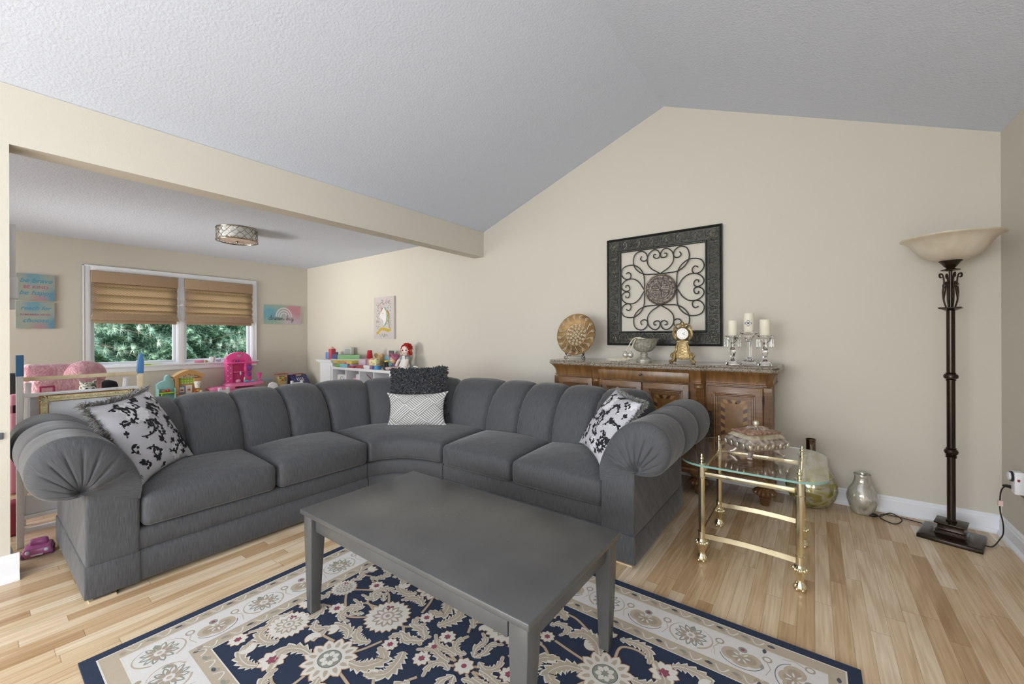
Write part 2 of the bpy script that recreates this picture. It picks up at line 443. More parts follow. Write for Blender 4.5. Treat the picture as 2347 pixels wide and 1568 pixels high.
struct('wall_window', holed(-2.5, 3.86, 0, 2.44, [(0.95, 1.84, 0.84, 2.06), (1.906, 2.80, 0.84, 2.06)], XW-0.15, XW, lambda u, w, t: (t, u, w)), M_wall, smooth=False)
struct('wall_play_front', holed(-7.52, XL-0.15, 0, 2.44, [(-6.6, -4.2, 0.55, 2.05)], -2.55, -2.4, lambda u, w, t: (u, t, w)), M_wall, smooth=False)
mb = MB()
mb.prism([(XL-0.15, ZL-0.056), (XRID, ZRID), (XR+0.15, ZR-0.063), (XR+0.15, ZR+0.04), (XRID, ZRID+0.1), (XL-0.15, ZL+0.1)], -3.25, 3.86, lambda u, w, t: (u, t, w))
struct('ceiling', mb, M_ceil, smooth=False)
mb = MB(); mb.box(-7.52, -2.55, 2.433, XL-0.02, 3.86, 2.53); struct('ceiling', mb, M_ceil, smooth=False)

# baseboards with shoe moulding
bbp = [(0, 0), (0.028, 0), (0.028, 0.012), (0.018, 0.028), (0.014, 0.03), (0.014, 0.10), (0.010, 0.108), (0.010, 0.118), (0.004, 0.128), (0, 0.13)]
bbs = [(d, z*0.85) for d, z in bbp]
def board(name, a, b_, nrm, prof=bbs):
    a, b_, nv = Vector(a), Vector(b_), Vector(nrm)
    mb = MB(); mb.prism(prof, 0, 1, lambda u, w, t: a.lerp(b_, t)+nv*u+Vector((0, 0, w)))
    return struct(name, mb, M_trim, smooth=False)
board('baseboard_back', (XL, YB, 0), (XR, YB, 0), (0, -1, 0))
board('baseboard_back', (XW, YB, 0), (XL-0.15, YB, 0), (0, -1, 0))
board('baseboard_right', (XR, -3.1, 0), (XR, YB-0.0005, 0), (-1, 0, 0))
board('baseboard_window', (XW, -2.4, 0), (XW, YB, 0), (1, 0, 0))
board('baseboard_left', (XL, -3.1, 0), (XL, 0.161, 0), (1, 0, 0), bbp)
board('baseboard_jamb', (XL+0.0, 0.133, 0), (XL-0.15, 0.133, 0), (0, 1, 0), bbp)

# window casing, sill, apron (one trim around both windows)
mb = MB()
def cas(y0, z0, y1, z1): mb.box(XW, y0, z0, XW+0.018, y1, z1)
cas(0.884, 0.82, 0.953, 2.121); cas(2.797, 0.82, 2.866, 2.121); cas(0.953, 2.055, 2.797, 2.121); cas(1.835, 0.82, 1.910, 2.055)
mb.box(XW, 0.884, 0.82, XW+0.024, 0.90, 2.121); mb.box(XW, 2.85, 0.82, XW+0.024, 2.866, 2.121); mb.box(XW, 0.884, 2.105, XW+0.024, 2.866, 2.121)
mb.box(XW-0.15, 0.953, 0.80, XW+0.004, 2.797, 0.842); mb.box(XW, 0.86, 0.80, XW+0.045, 2.89, 0.822); mb.box(XW, 0.884, 0.735, XW+0.018, 2.866, 0.80)
struct('trim_1', mb, M_trim, smooth=False, bevel=0.003)
M_pane = mat_glass('window_glass', (0.97, 1, 0.99), ior=1.02)
M_vinyl = pm('#e6e8ee', rough=0.35, var=0.01)
for k, (y0, y1) in enumerate(((0.95, 1.84), (1.906, 2.80))):
    mb = MB(); X0, X1 = XW-0.10, XW-0.045
    for a in ((y0, 0.84, y0+0.045, 2.06), (y1-0.045, 0.84, y1, 2.06), (y0+0.045, 0.84, y1-0.045, 0.875), (y0+0.045, 2.02, y1-0.045, 2.06)):
        mb.box(X0, a[0], a[1], X1, a[2], a[3])
    # reveal boards
    mb.box(XW-0.15, y0-0.001, 0.83, XW, y0+0.012, 2.07); mb.box(XW-0.15, y1-0.012, 0.83, XW, y1+0.001, 2.07); mb.box(XW-0.15, y0, 0.825, XW, y1, 0.845)
    w = struct('window_%d' % (k+1), mb, M_vinyl, smooth=False, bevel=0.002)
    mb = MB(); mb.box(X0+0.02, y0+0.04, 0.87, X0+0.026, y1-0.04, 2.025)
    build('pane', mb, M_pane, w, smooth=False)
# windows of the unseen side of the rooms (daylight comes in here)
def plain_window(n, u0, u1, w0, w1, fn):
    mb = MB(); um = (u0+u1)/2; t = 0.045
    for a in ((u0, w0, u0+t, w1), (u1-t, w0, u1, w1), (u0, w0, u1, w0+t), (u0, w1-t, u1, w1), (um-t/2, w0, um+t/2, w1)):
        mb.prism([(a[0], a[1]), (a[2], a[1]), (a[2], a[3]), (a[0], a[3])], 0.05, 0.09, fn)
    struct('window_%d' % n, mb, M_vinyl, smooth=False)
plain_window(3, -2.6, 0.0, 0.6, 2.1, lambda u, w, t: (u, -3.1-t, w))
plain_window(4, -2.6, -0.9, 0.5, 2.0, lambda u, w, t: (XR+t, u, w))
plain_window(5, -6.6, -4.2, 0.55, 2.05, lambda u, w, t: (u, -2.4-t, w))

# ------------------------------------------------------------ roman shades
def mat_shade():
    m = bpy.data.materials.new('shade_damask_cloth'); N, L, b = nodes(m)
    tc = N.new('ShaderNodeTexCoord'); mp = N.new('ShaderNodeMapping'); mp.inputs['Scale'].default_value = (1, 1, 1); L.new(tc.outputs['Object'], mp.inputs[0])
    sp = N.new('ShaderNodeSeparateXYZ'); L.new(mp.outputs[0], sp.inputs[0])
    a = mth(N, L, 'SINE', mth(N, L, 'MULTIPLY', sp.outputs[1], 170)); c = mth(N, L, 'SINE', mth(N, L, 'MULTIPLY', sp.outputs[2], 260))
    v = N.new('ShaderNodeTexNoise'); v.inputs['Scale'].default_value = 220; v.inputs['Detail'].default_value = 2; L.new(tc.outputs['Object'], v.inputs['Vector'])
    s = mth(N, L, 'ADD', mth(N, L, 'MULTIPLY', mth(N, L, 'MULTIPLY', a, c), 0.3), v.outputs['Fac'])
    r = ramp(N, [(0.30, '#c2ae98'), (0.75, '#ddcfbb')]); L.new(s, r.inputs[0])
    L.new(r.outputs[0], b.inputs['Base Color']); b.inputs['Roughness'].default_value = 0.9
    tr = N.new('ShaderNodeBsdfTranslucent'); g = N.new('ShaderNodeMix'); g.data_type = 'RGBA'; g.blend_type = 'MULTIPLY'; g.inputs[0].default_value = 1
    L.new(r.outputs[0], g.inputs[6]); g.inputs[7].default_value = (1.0, 0.92, 0.84, 1); L.new(g.outputs[2], tr.inputs['Color'])
    ms = N.new('ShaderNodeMixShader'); ms.inputs[0].default_value = 0.8
    L.new(b.outputs[0], ms.inputs[1]); L.new(tr.outputs[0], ms.inputs[2]); L.new(ms.outputs[0], N['Material Output'].inputs[0])
    return m
M_shade = mat_shade(); M_shade2 = mat_ramp_noise('lined_shade_cloth', [(0.35, '#9a836a'), (0.65, '#b39a7e')], scale=160, rough=0.9)
for k, (y0, y1) in enumerate(((0.955, 1.828), (1.913, 2.795))):
    t = thing('roman_shade', ('tan patterned roman shade half lowered over the left window, beside the child easel' if k == 0 else 'tan patterned roman shade half lowered over the right window, nearer the room corner'), 'window shade', (XW+0.02, (y0+y1)/2, 1.38), 'roman shades in the double window')
    xb = XW+0.022
    mb = MB(); mb.box(xb-0.005, y0, 1.90, xb+0.035, y1, 2.052); build('valance', mb, M_shade2, t, smooth=False, bevel=0.006)
    zs = [1.905, 1.86, 1.755, 1.655, 1.565, 1.505]
    prof = []
    for i in range(len(zs)-1):
        for q in range(6):
            f = q/6; z = zs[i]+(zs[i+1]-zs[i])*f; prof.append((0.002+0.040*math.sin(PI*f)**0.8*(1-0.3*f)+0.012*f, z))
    prof.append((0.006, zs[-1]))
    mb = MB(); mb.grid(lambda u, w, y0=y0, y1=y1: (xb+prof[min(len(prof)-1, int(round(w*(len(prof)-1))))][0], y0+0.008+(y1-y0-0.016)*u, prof[min(len(prof)-1, int(round(w*(len(prof)-1))))][1]), 8, len(prof)-1)
    build('fabric_folds', mb, M_shade, t, solid=0.002, angle=30)
    mb = MB()
    for i in range(5):
        mb.box(xb+0.002, y0-0.004+0.004*i, 1.425+i*0.013, xb+0.05-0.004*i, y1+0.004-0.004*i, 1.445+i*0.018)
    mb.box(xb+0.003, y0+0.012, 1.383, xb+0.012, y1-0.012, 1.43)
    build('stacked_hem', mb, M_shade2, t, smooth=False, bevel=0.003)

# ------------------------------------------------------------ outside: lawn and pine trees
mb = MB(); mb.grid(lambda u, w: (-40+32.4*u, -14+34*w, -0.6+0.25*math.sin(u*9)*math.cos(w*7)), 20, 20)
g = build('lawn', mb, mat_ramp_noise('grass', [(0.3, '#2d3a22'), (0.7, '#566b3a')], scale=3, rough=0.95)); g['kind'] = 'structure'
M_need = [mat_ramp_noise('pine_needles_%d' % i, st, scale=1.3, rough=0.6) for i, st in enumerate(([(0.3, '#7d9c88'), (0.7, '#b5cdb8')], [(0.3, '#b4c9b0'), (0.7, '#f0f5e4')], [(0.3, '#4c6b57'), (0.7, '#7f9d86')]))]  # mid, sunlit and shaded greens: light is painted into the needle colours
M_bark = mat_ramp_noise('pine_bark', [(0.3, '#3b322b'), (0.7, '#7a6a5c')], scale=14, rough=0.95, bump=0.01, bscale=30)
def pine(x, y, h, rr, nb, lab, seed, mi_w, zmin=-0.3, tl=0.16):
    R = random.Random(seed)
    t = thing('pine_tree', lab, 'tree', (x, y, -0.6), 'pine trees outside the windows')
    mb = MB(); mb.tube([(x, y, -0.65), (x+0.05, y, h*0.4), (x, y+0.05, h)], [0.16, 0.12, 0.03], 10); build('trunk', mb, M_bark, t)
    br = MB(); nd = MB()
    for i in range(nb):
        z = zmin+(h-zmin)*R.random()**1.15; a = R.uniform(0, 2*PI); L_ = rr*(1-0.65*max(0, z)/h)*R.uniform(0.6, 1.05)
        d = Vector((math.cos(a), math.sin(a), 0)); p0 = Vector((x, y, z))
        pts = [p0+d*(L_*f)+Vector((0, 0, 0.12*L_*f-0.28*L_*f*f)) for f in (0, 0.25, 0.5, 0.75, 1)]
        br.tube(pts, [0.018, 0.014, 0.010, 0.006, 0.003], 5)
        for k in range(16):
            f = 0.15+0.85*k/15; j = min(3, int(f*4)); q = pts[j].lerp(pts[j+1], f*4-j)
            side = Vector((-d.y, d.x, 0))*R.uniform(-0.34, 0.34)*(1.2-f)+Vector((0, 0, R.uniform(-.1, .1)))
            c = q+side*L_*0.55; br.tube([q, c], [0.004, 0.002], 4)
            ax = (side.normalized()*0.5+d+Vector((0, 0, 0.35))).normalized()
            mi = R.choices((0, 1, 2), mi_w)[0]
            for n in range(100):
                v = Vector((R.gauss(0, 1), R.gauss(0, 1), R.gauss(0, 1))).normalized()
                v = (v+ax*0.75).normalized(); e = c+v*tl*R.uniform(0.7, 1.15)
                s_ = v.cross(Vector((0, 0, 1))); s_ = (s_.normalized() if s_.length > 1e-3 else Vector((1, 0, 0)))*0.0021
                nd.add([c-s_, c+s_, e+Vector((0, 0, -0.01))], [(0, 1, 2)], mi)
    build('branches', br, M_bark, t); o = build('needles', nd, M_need, t, smooth=False); o['kind'] = 'stuff'
pine(-11.6, 0.55, 4.6, 2.9, 95, 'pine tree in painted sunlit pale greens seen through the left window', 3, (5, 5, 2))
pine(-12.6, 5.9, 5.0, 3.2, 100, 'pine tree in painted shaded dark greens seen through the right window', 5, (4, 1, 7))
pine(-16.9, 0.6, 5.6, 2.6, 60, 'pine tree standing farthest back, behind the pale pine', 9, (3, 1, 6))
pine(-18.5, 8.2, 6.0, 3.3, 60, 'pine tree at the far right behind the dark pine', 12, (3, 1, 6))

def hedge(u, w):
    a = u*37; c = w*19
    return Vector((-23.5+0.9*math.sin(a*1.3)*math.cos(c*0.9)+0.5*math.sin(a*3.1+c*2.3)+0.25*math.sin(a*7.7)*math.sin(c*6.1)+1.2*w*w, -6+24*u, -0.7+7.5*w+0.4*math.sin(a*2.1)*w))
mb = MB(); mb.grid(hedge, 240, 80)
o = build('evergreen_hedge', mb, mat_ramp_noise('hedge_leaves', [(0.35, '#2a3f33'), (0.5, '#54755f'), (0.62, '#93ab8c')], scale=9, detail=8, rough=0.9, bump=0.15, bscale=9), angle=180)
tag(o, 'tall dark green evergreen hedge behind all the pine trees outside', 'hedge')

# ------------------------------------------------------------ ceiling fixture of the play room
cx, cy = -5.28, 1.86
t = thing('ceiling_light', 'round drum ceiling light with woven silver wire cage in the play room', 'ceiling light', (cx, cy, 2.433))
M_nick = pm('#a59b88', rough=0.22, metal=1.0, var=0.05, name='brushed_nickel')
R_ = 0.2
mb = MB()
for z in (2.425, 2.29):
    mb.tube([(cx+R_*math.cos(a), cy+R_*math.sin(a), z) for a in [2*PI*i/48 for i in range(48)]], 0.0065, 8, closed=True)
build('rings', mb, M_nick, t)
mb = MB()
for s_ in range(4):
    pts = []
    for i in range(96):
        a = 2*PI*i/96; ph = s_ // 2 * 0.5
        z = 2.3575+(0.034 if s_ < 2 else -0.034)+(0.03)*math.sin(a*8+(PI if s_ % 2 else 0)); pts.append((cx+(R_-0.002)*math.cos(a), cy+(R_-0.002)*math.sin(a), z))
    mb.tube(pts, 0.003, 6, closed=True)
build('wire_cage', mb, M_nick, t)
mb = MB(); mb.lathe([(0.165, 2.43), (0.165, 2.31), (0.16, 2.305)], 40, (cx, cy, 0)); build('drum_shade', mb, pm('#e9ebe9', rough=0.5, var=0.01), t)
mb = MB(); mb.lathe([(0.0, 2.288), (0.10, 2.292), (0.185, 2.302), (0.188, 2.306), (0.0, 2.306)], 40, (cx, cy, 0)); build('diffuser', mb, mat_ramp_noise('frosted_diffuser', [(0.3, '#cdb3a5'), (0.7, '#e4cfc2')], scale=30, rough=0.25), t)
mb = MB(); mb.lathe([(0.0, 2.262), (0.008, 2.266), (0.012, 2.276), (0.006, 2.282), (0.022, 2.288), (0.02, 2.296)], 16, (cx, cy, 0)); build('finial', mb, M_nick, t)
# ------------------------------------------------------------ sectional sofa
M_sofa = mat_fabric('charcoal_slubbed_silk', '#3b3c3f', '#545558')
sofa = thing('sectional_sofa', 'large charcoal grey L-shaped sectional sofa with channel-tufted back and rolled arms', 'sofa', (-2.9, 2.2, 0))
FL, FR = -2.6, 2.05                      # front planes of the two runs
def PL(s, d, z): return Vector((FL-d, s, z))
def PR(s, d, z): return Vector((s, FR+d, z))
CX, CY, A0, B0 = -2.16, 1.75, 0.44, 0.30
def PW(s, d, z):                          # s 0..1 around the corner piece
    th = s*PI/2; return Vector((CX-(A0+d)*math.cos(th), CY+(B0+d)*math.sin(th), z))
runs = [(PL, 0.332, 1.745, 1), (PW, 0.0, 1.0, 1.6), (PR, -2.155, -0.748, 1)]
def rail(P, s0, s1, k, z0, z1, d0, d1, name, n=24):
    mb = MB(); q = 0.012
    prof = [(d0+q, z0), (d0, z0+q), (d0, z1-q), (d0+q, z1), (d1-q, z1), (d1, z1-q), (d1, z0+q), (d1-q, z0)]
    prof = [prof[(i) % len(prof)] for i in range(len(prof)+1)]
    ln = [0]
    for i in range(1, len(prof)): ln.append(ln[-1]+math.dist(prof[i-1], prof[i]))
    m = len(prof)-1
    mb.grid(lambda u, w: P(s0+(s1-s0)*u, *prof[int(round(w*m))]), n, m, uvf=lambda u, w: ((s0+(s1-s0)*u)*k, ln[int(round(w*m))]))
    for s in (s0, s1): mb.poly([P(s, *p) for p in prof[:-1]])
    return build(name, mb, M_sofa, sofa, angle=50)
for P, s0, s1, k in runs:
    rail(P, s0+0.002*(k == 1), s1-0.002*(k == 1), k, 0.022, 0.168, 0.0, 0.925, 'skirt')
    rail(P, s0+0.002*(k == 1), s1-0.002*(k == 1), k, 0.166, 0.272, 0.008, 0.92, 'seat_rail')
# back channels: profile in (depth, height)
bp_ = cr([(0.47, 0.30), (0.475, 0.44), (0.50, 0.56), (0.55, 0.665), (0.625, 0.745), (0.715, 0.786), (0.80, 0.785), (0.872, 0.745), (0.915, 0.66), (0.93, 0.55), (0.93, 0.40), (0.93, 0.20)], 4)
bl = [0]
for i in range(1, len(bp_)): bl.append(bl[-1]+math.dist(bp_[i-1], bp_[i]))
bn = []
for i in range(len(bp_)):
    a, b_ = bp_[max(0, i-1)], bp_[min(len(bp_)-1, i+1)]; tx, tz = b_[0]-a[0], b_[1]-a[1]; l = math.hypot(tx, tz); bn.append((-tz/l, tx/l))
def channel(P, s0, s1, k, ph):
    mb = MB(); m = len(bp_)-1
    def f(u, w):
        i = int(round(w*m)); d, z = bp_[i]; e = abs(2*u-1)
        pu = 0.030*(1-e**3.2)-0.022*smoothstep(0.86, 1, e)
        fade = 1-smoothstep(0.62, 0.80, w)*0.75
        pu *= fade
        pu += 0.0025*math.sin(i*1.9+ph)*smoothstep(0.6, 0.95, e)*fade   # puckers along the seams
        return P(s0+(s1-s0)*u, d+bn[i][0]*pu, z+bn[i][1]*pu)
    mb.grid(f, 22, m, uvf=lambda u, w: ((s0+(s1-s0)*u)*k+ph, bl[int(round(w*m))]))
    for u in (0, 1):
        mb.poly([f(u, i/m) for i in range(m+1)])
    return build('back_channel', mb, M_sofa, sofa, angle=60)
q = 0
for i in range(4): channel(PL, 0.505+0.31*i, 0.505+0.31*(i+1), 1, q); q += 1
for i in range(4): channel(PW, i/4, (i+1)/4, 1.9, q); q += 1
for i in range(4): channel(PR, -2.155+0.31*i, -2.155+0.31*(i+1), 1, q); q += 1
# seat cushions
def droop(q, h): return q
def cushion(P, s0, s1, k, z0, z1, d0=-0.012, d1=0.515, crown=0.042, n=(18, 16, 8)):
    mb = MB()
    def pf(q, h):
        f = q.y/h.y                      # -1 front
        q = q.copy(); q.z += (0.012*f if q.z > 0 else 0)
        bulge = 0.012*(1-(q.x/h.x)**2)*(1 if f < -0.5 else 0)*(1-abs(q.z/h.z)**2)
        q.y -= max(0, bulge)
        return q
    mb.rbox(lambda a, b_, c: P(a/k, b_, c), (s0*k+0.003, d0, z0), (s1*k-0.003, d1, z1), r=0.034, n=n, crown=crown, puff=pf)
    return build('seat_cushion', mb, M_sofa, sofa, weld=True, angle=80)
cushion(PL, 0.505, 1.122, 1, 0.274, 0.438); cushion(PL, 1.128, 1.745, 1, 0.274, 0.438)
cushion(PR, -2.155, -1.538, 1, 0.268, 0.425); cushion(PR, -1.532, -0.915, 1, 0.268, 0.425)
cushion(PW, 0.0, 1.0, 0.9, 0.278, 0.436, crown=0.035, n=(30, 16, 8))
# rolled arms: profile (outward, height)
rp = [(0.19, 0.497), (0.235, 0.490), (0.30, 0.508), (0.342, 0.562), (0.352, 0.64), (0.322, 0.712), (0.25, 0.750), (0.16, 0.738), (0.085, 0.685), (0.03, 0.60), (0.0, 0.50), (0.0, 0.42)]
rpc = cr(rp, 12); c0 = Vector((0.195, 0.500))
cen = Vector((0.18, 0.60))
def arm(PA, mir):
    cut = [0.03, 0.32, 0.61, 0.925]
    n = len(rpc)-1
    # rolls
    for k in range(3):
        d0, d1 = cut[k], cut[k+1]; mb = MB()
        def f(u, w, d0=d0, d1=d1, k=k):
            w_, z = rpc[int(round(w*n))]; e = abs(2*u-1); d = d0+(d1-d0)*u
            t = w*1.0; up = smoothstep(0.02, 0.18, t)*(1-smoothstep(0.86, 1, t))
            s = 1+up*(0.045*(1-e**3)-0.025*smoothstep(0.88, 1, e)) + 0.06*smoothstep(0.25, 0.85, d)*up
            if k == 0:
                if u < 0.5: s = 1+up*0.045
                ds = 0.03*(1-smoothstep(0.80, 0.92, w)); d = ds+(d1-ds)*u
            return PA(cen.x+(w_-cen.x)*s, d, cen.y+(z-cen.y)*s)
        mb.grid(f, 14, n, uvf=lambda u, w, d0=d0, d1=d1: (d0+(d1-d0)*u, w*1.15))
        build('arm_roll', mb, M_sofa, sofa, angle=60)
    # pleated front face (fan from the tuck) and plain rear face
    def face(front):
        mb = MB(); K = 24
        def f(u, w):
            w = w**1.8
            x, z = rpc[int(round(u*n))]; up = smoothstep(0.02, 0.18, u)*(1-smoothstep(0.86, 1, u)); s = 1+up*(0.045 if front else 0.032)
            p = Vector((cen.x+(x-cen.x)*s, cen.y+(z-cen.y)*s)); r = 1-w
            q = c0+(p-c0)*(r**0.9)
            rip = sum(0.0065*math.exp(-((u-c_)/0.007)**2) for c_ in (0.13, 0.22, 0.30, 0.38, 0.455, 0.53, 0.605, 0.68, 0.76, 0.84))*smoothstep(0.03, 0.2, r)*(1-smoothstep(0.55, 0.9, r))
            bel = (1-smoothstep(0.80, 0.92, u))
            dep = 0.03*bel-0.001*(1-bel)-0.058*bel*math.sqrt(max(0, 1-r**3.0))*smoothstep(0, 0.25, r+0.03)+0.004*(1-smoothstep(0, 0.10, r))
            dep = dep+rip
            d = dep if front else 0.925+0.03*(1-r**3)
            return PA(q.x, d, q.y)
        mb.grid(f, n, K, uvf=lambda u, w: (u*0.9, (1-w)*0.3))
        build('arm_face', mb, M_sofa, sofa, angle=70)
    face(True); face(False)
    mb = MB(); mb.rbox(lambda a, b_, c: PA(a, b_, c), (0.0, 0.0, 0.16), (0.185, 0.925, 0.499), r=0.014, n=(10, 16, 12), uvax=(0, 1, 2))
    build('arm_panel', mb, M_sofa, sofa, weld=True, angle=80)
    mb = MB(); mb.rbox(lambda a, b_, c: PA(a, b_, c), (-0.001, -0.006, 0.022), (0.190, 0.931, 0.168), r=0.008, n=(6, 12, 4))
    build('skirt', mb, M_sofa, sofa, weld=True, angle=80)
arm(lambda w, d, z: Vector((FL-d, 0.503-w, z)), 1)
arm(lambda w, d, z: Vector((-0.92+w, FR-0.02+d, z)), -1)
# block feet
M_foot = pm('#4a4a4c', rough=0.6, var=0.1); M_pad = mat_wood('pale_wood_block', '#b79f82', '#cdb698', '#d9c6ab', rough=0.6)
def foot(x, y, a=0.0, lab=True):
    mb = MB(); mb.box(x-0.035, y-0.03, 0.009, x+0.035, y+0.03, 0.03); f = build('foot', mb, M_foot, sofa, smooth=False)
    mb = MB(); mb.box(x-0.045, y-0.045, 0.0, x+0.045, y+0.045, 0.009); build('pad', mb, M_pad, f, smooth=False, label='pale wooden pad under the foot')
for x, y in ((-2.65, 0.375), (-2.65, 1.66), (-3.45, 0.36), (-3.45, 1.66), (-0.80, 2.09), (-2.08, 2.11), (-0.8, 2.9), (-2.08, 2.9), (-3.2, 2.65)): foot(x, y)

# ------------------------------------------------------------ cushions on the sofa
def pil_surface(w, h, th, ears=0.0, p=2.2):
    def S(u, v, side, off=0.0):
        """u,v in -1..1"""
        k = (max(0, 1-abs(u)**p)*max(0, 1-abs(v)**p))**0.55
        pin = 1-0.07*(1-abs(v)**2)*abs(u)**2; pin2 = 1-0.07*(1-abs(u)**2)*abs(v)**2
        e = 1+ears*(abs(u)*abs(v))**5
        return Vector((u*w/2*pin*e, side*(th/2*k+off), v*h/2*pin2*e))
    return S
def tf(loc, rx=0, ry=0, rz=0):
    from mathutils import Euler
    return Matrix.Translation(loc) @ Euler((rx, ry, rz), 'XYZ').to_matrix().to_4x4()
def euler_from_axes(ux, vz):
    """local x -> ux, local z -> vz (orthogonalised), local y = z x x"""
    x = Vector(ux).normalized(); z = Vector(vz); z = (z-x*z.dot(x)).normalized(); y = z.cross(x)
    return Matrix(((x.x, y.x, z.x, 0), (x.y, y.y, z.y, 0), (x.z, y.z, z.z, 0), (0, 0, 0, 1)))
def pillow_core(S, T, mat, parent, name='cover', n=36, colf=None, uvs=(0.45, 0.45), extra=()):
    mb = MB()
    for k_, e_ in enumerate(extra): mb.add(e_.v, e_.f, k_+1)
    for side in (-1, 1):
        mb.grid(lambda u, v: T @ S(2*u-1, 2*v-1, side), n, n, uvf=lambda u, v: (u*uvs[0], v*uvs[1]), colf=(lambda u, v: colf(2*u-1, 2*v-1, side)) if colf else None)
    return build(name, mb, mat, parent, weld=True, angle=75)
def ribbon2d(pts, w0, w1=None):
    n = len(pts); out = []
    for i, p in enumerate(pts):
        a, b_ = pts[max(0, i-1)], pts[min(n-1, i+1)]; tx, ty = b_[0]-a[0], b_[1]-a[1]; l = math.hypot(tx, ty) or 1
        f = i/(n-1); w = (w0*(1-f)+(w1 if w1 is not None else w0)*f)
        out.append(((p[0]-ty/l*w, p[1]+tx/l*w), (p[0]+ty/l*w, p[1]-tx/l*w)))
    return out
def put_ribbon(mb, pts, w0, w1, fn, mi=0):
    rb = ribbon2d(pts, w0, w1)
    vs = []; 
    for a, b_ in rb: vs += [fn(*a), fn(*b_)]
    mb.add(vs, [(2*i, 2*i+1, 2*i+3, 2*i+2) for i in range(len(rb)-1)], mi)
def leaf2d(x, y, a, L_, W, n=6):
    c, s = math.cos(a), math.sin(a); out = []
    for i in range(n+1): f = i/n; out.append((f*L_, W*math.sin(PI*f)**0.8))
    for i in range(n-1, 0, -1): f = i/n; out.append((f*L_, -W*math.sin(PI*f)**0.8))
    return [(x+c*p-s*q, y+s*p+c*q) for p, q in out]
M_blk = pm('#17181d', rough=0.85, var=0.2, scale=40, name='black_chenille'); M_grl = pm('#b4b3b6', rough=0.8, var=0.05, scale=30)
M_dam = pm('#bbbabf', rough=0.75, var=0.04, scale=60, bump=0.0006, bscale=400, name='grey_damask_ground'); M_shiny = pm('#dcdce0', rough=0.35, var=0.04, scale=60)
M_frg = pm('#8b8986', rough=0.9, var=0.45, scale=160, name='fringe_yarn')
def damask(T, S, side, seed):
    R = random.Random(seed); bk = MB(); sh = MB()
    off = [0]
    def lay(mb_, p, base):
        off[0] += 1; o_ = base+(off[0] % 37)*2.2e-5
        mb_.poly([T @ S(max(-0.97, min(0.97, x)), max(-0.97, min(0.97, y)), side, o_) for x, y in p])
    fn = lambda x, y: T @ S(max(-0.97, min(0.97, x)), max(-0.97, min(0.97, y)), side, 0.0026)
    def scroll(x, y, a, L_, curl, leaves=4, wd=0.030):
        pts = []; ang = a; px, py = x, y; n = 26
        for i in range(n+1):
            f = i/n; pts.append((px, py)); ang += curl*(0.3+1.7*f*f)/n*2.2; px += math.cos(ang)*L_/n; py += math.sin(ang)*L_/n
        put_ribbon(bk, pts, wd*0.35, wd, fn)
        lay(bk, leaf2d(pts[-1][0]-0.02, pts[-1][1]-0.02, ang, 0.07, 0.035), 0.0018)
        for j in range(leaves):
            i = int(n*(0.15+0.7*j/max(1, leaves))); p = pts[i]; q = pts[i+1]; aa = math.atan2(q[1]-p[1], q[0]-p[0])+(0.9 if j % 2 else -0.9)
            L2 = R.uniform(0.06, 0.11)
            lay(bk, leaf2d(p[0], p[1], aa, L2, L2*0.33), 0.0018)
            lay(sh, leaf2d(p[0]+0.01, p[1]-0.02, aa, L2*1.1, L2*0.42), 0.0009)
    def bud(x, y, a, s_):
        for k in (-1, 0, 1): lay(bk, leaf2d(x, y, a+k*0.62, s_*(1.2 if k == 0 else 0.9), s_*0.27), 0.0018)
        lay(bk, leaf2d(x-math.cos(a)*s_*0.7, y-math.sin(a)*s_*0.7, a, s_*0.7, s_*0.16), 0.0018)
    def flower(x, y, s_):
        for k in range(9): lay(sh, leaf2d(x, y, k*0.698, s_, s_*0.28), 0.0009)
    flower(-0.25, 0.55, 0.34); flower(0.28, -0.72, 0.24); flower(-0.1, 0.45, 0.2); flower(0.75, 0.8, 0.2)
    scroll(-0.75, 0.75, 0.4, 0.55, -1.5, 3); scroll(-0.7, 0.35, -0.2, 0.75, 1.7, 5); scroll(-0.55, -0.05, -0.4, 0.8, 1.9, 4); scroll(-0.6, -0.35, 0.1, 0.55, -1.8, 4)
    scroll(0.25, 0.2, 2.0, 0.55, -1.4, 5); scroll(0.1, -0.25, 1.2, 0.65, 1.3, 6); scroll(0.35, -0.1, 0.9, 0.8, -1.3, 6); scroll(0.55, 0.35, 1.6, 0.5, 1.6, 5)
    scroll(0.45, -0.55, 0.4, 0.5, 1.7, 4); scroll(0.0, -0.6, -0.9, 0.45, 1.5, 4); scroll(-0.15, 0.85, -0.3, 0.5, 1.2, 4); scroll(0.65, -0.2, -0.9, 0.5, -1.6, 4)
    for x, y, a, s_ in ((-0.45, 0.3, 2.2, .1), (-0.2, 0.1, 0.5, .12), (0.05, 0.05, 1.2, .13), (0.2, 0.55, 0.3, .12), (0.5, 0.1, 1.0, .14), (0.7, 0.1, 2.6, .12), (0.8, -0.45, 0.8, .14), (-0.8, 0.1, 1.2, .1),
                        (-0.05, -0.35, 2.0, .15), (-0.35, -0.65, 3.6, .13), (0.5, -0.8, -0.4, .12), (-0.75, -0.6, 2.8, .12), (0.2, -0.45, 0.4, .12), (0.55, 0.75, 2.2, .12), (-0.5, 0.85, 0.2, .1), (0.1, 0.85, 1.8, .12), (-0.3, -0.9, 0.4, .1), (0.85, 0.4, 1.4, .12)): bud(x, y, a, s_)
    for k in range(12): scroll(R.uniform(-.85, .85), R.uniform(-.85, .85), R.uniform(0, 6.28), R.uniform(.25, .45), R.choice((-1.9, 1.9)), 3, 0.022)
    # petals flower
    for k in range(10): lay(bk, leaf2d(0.72+0.05*math.cos(k*.63), -0.62+0.05*math.sin(k*.63), k*0.63, 0.13, 0.035), 0.0018)
    return bk, sh
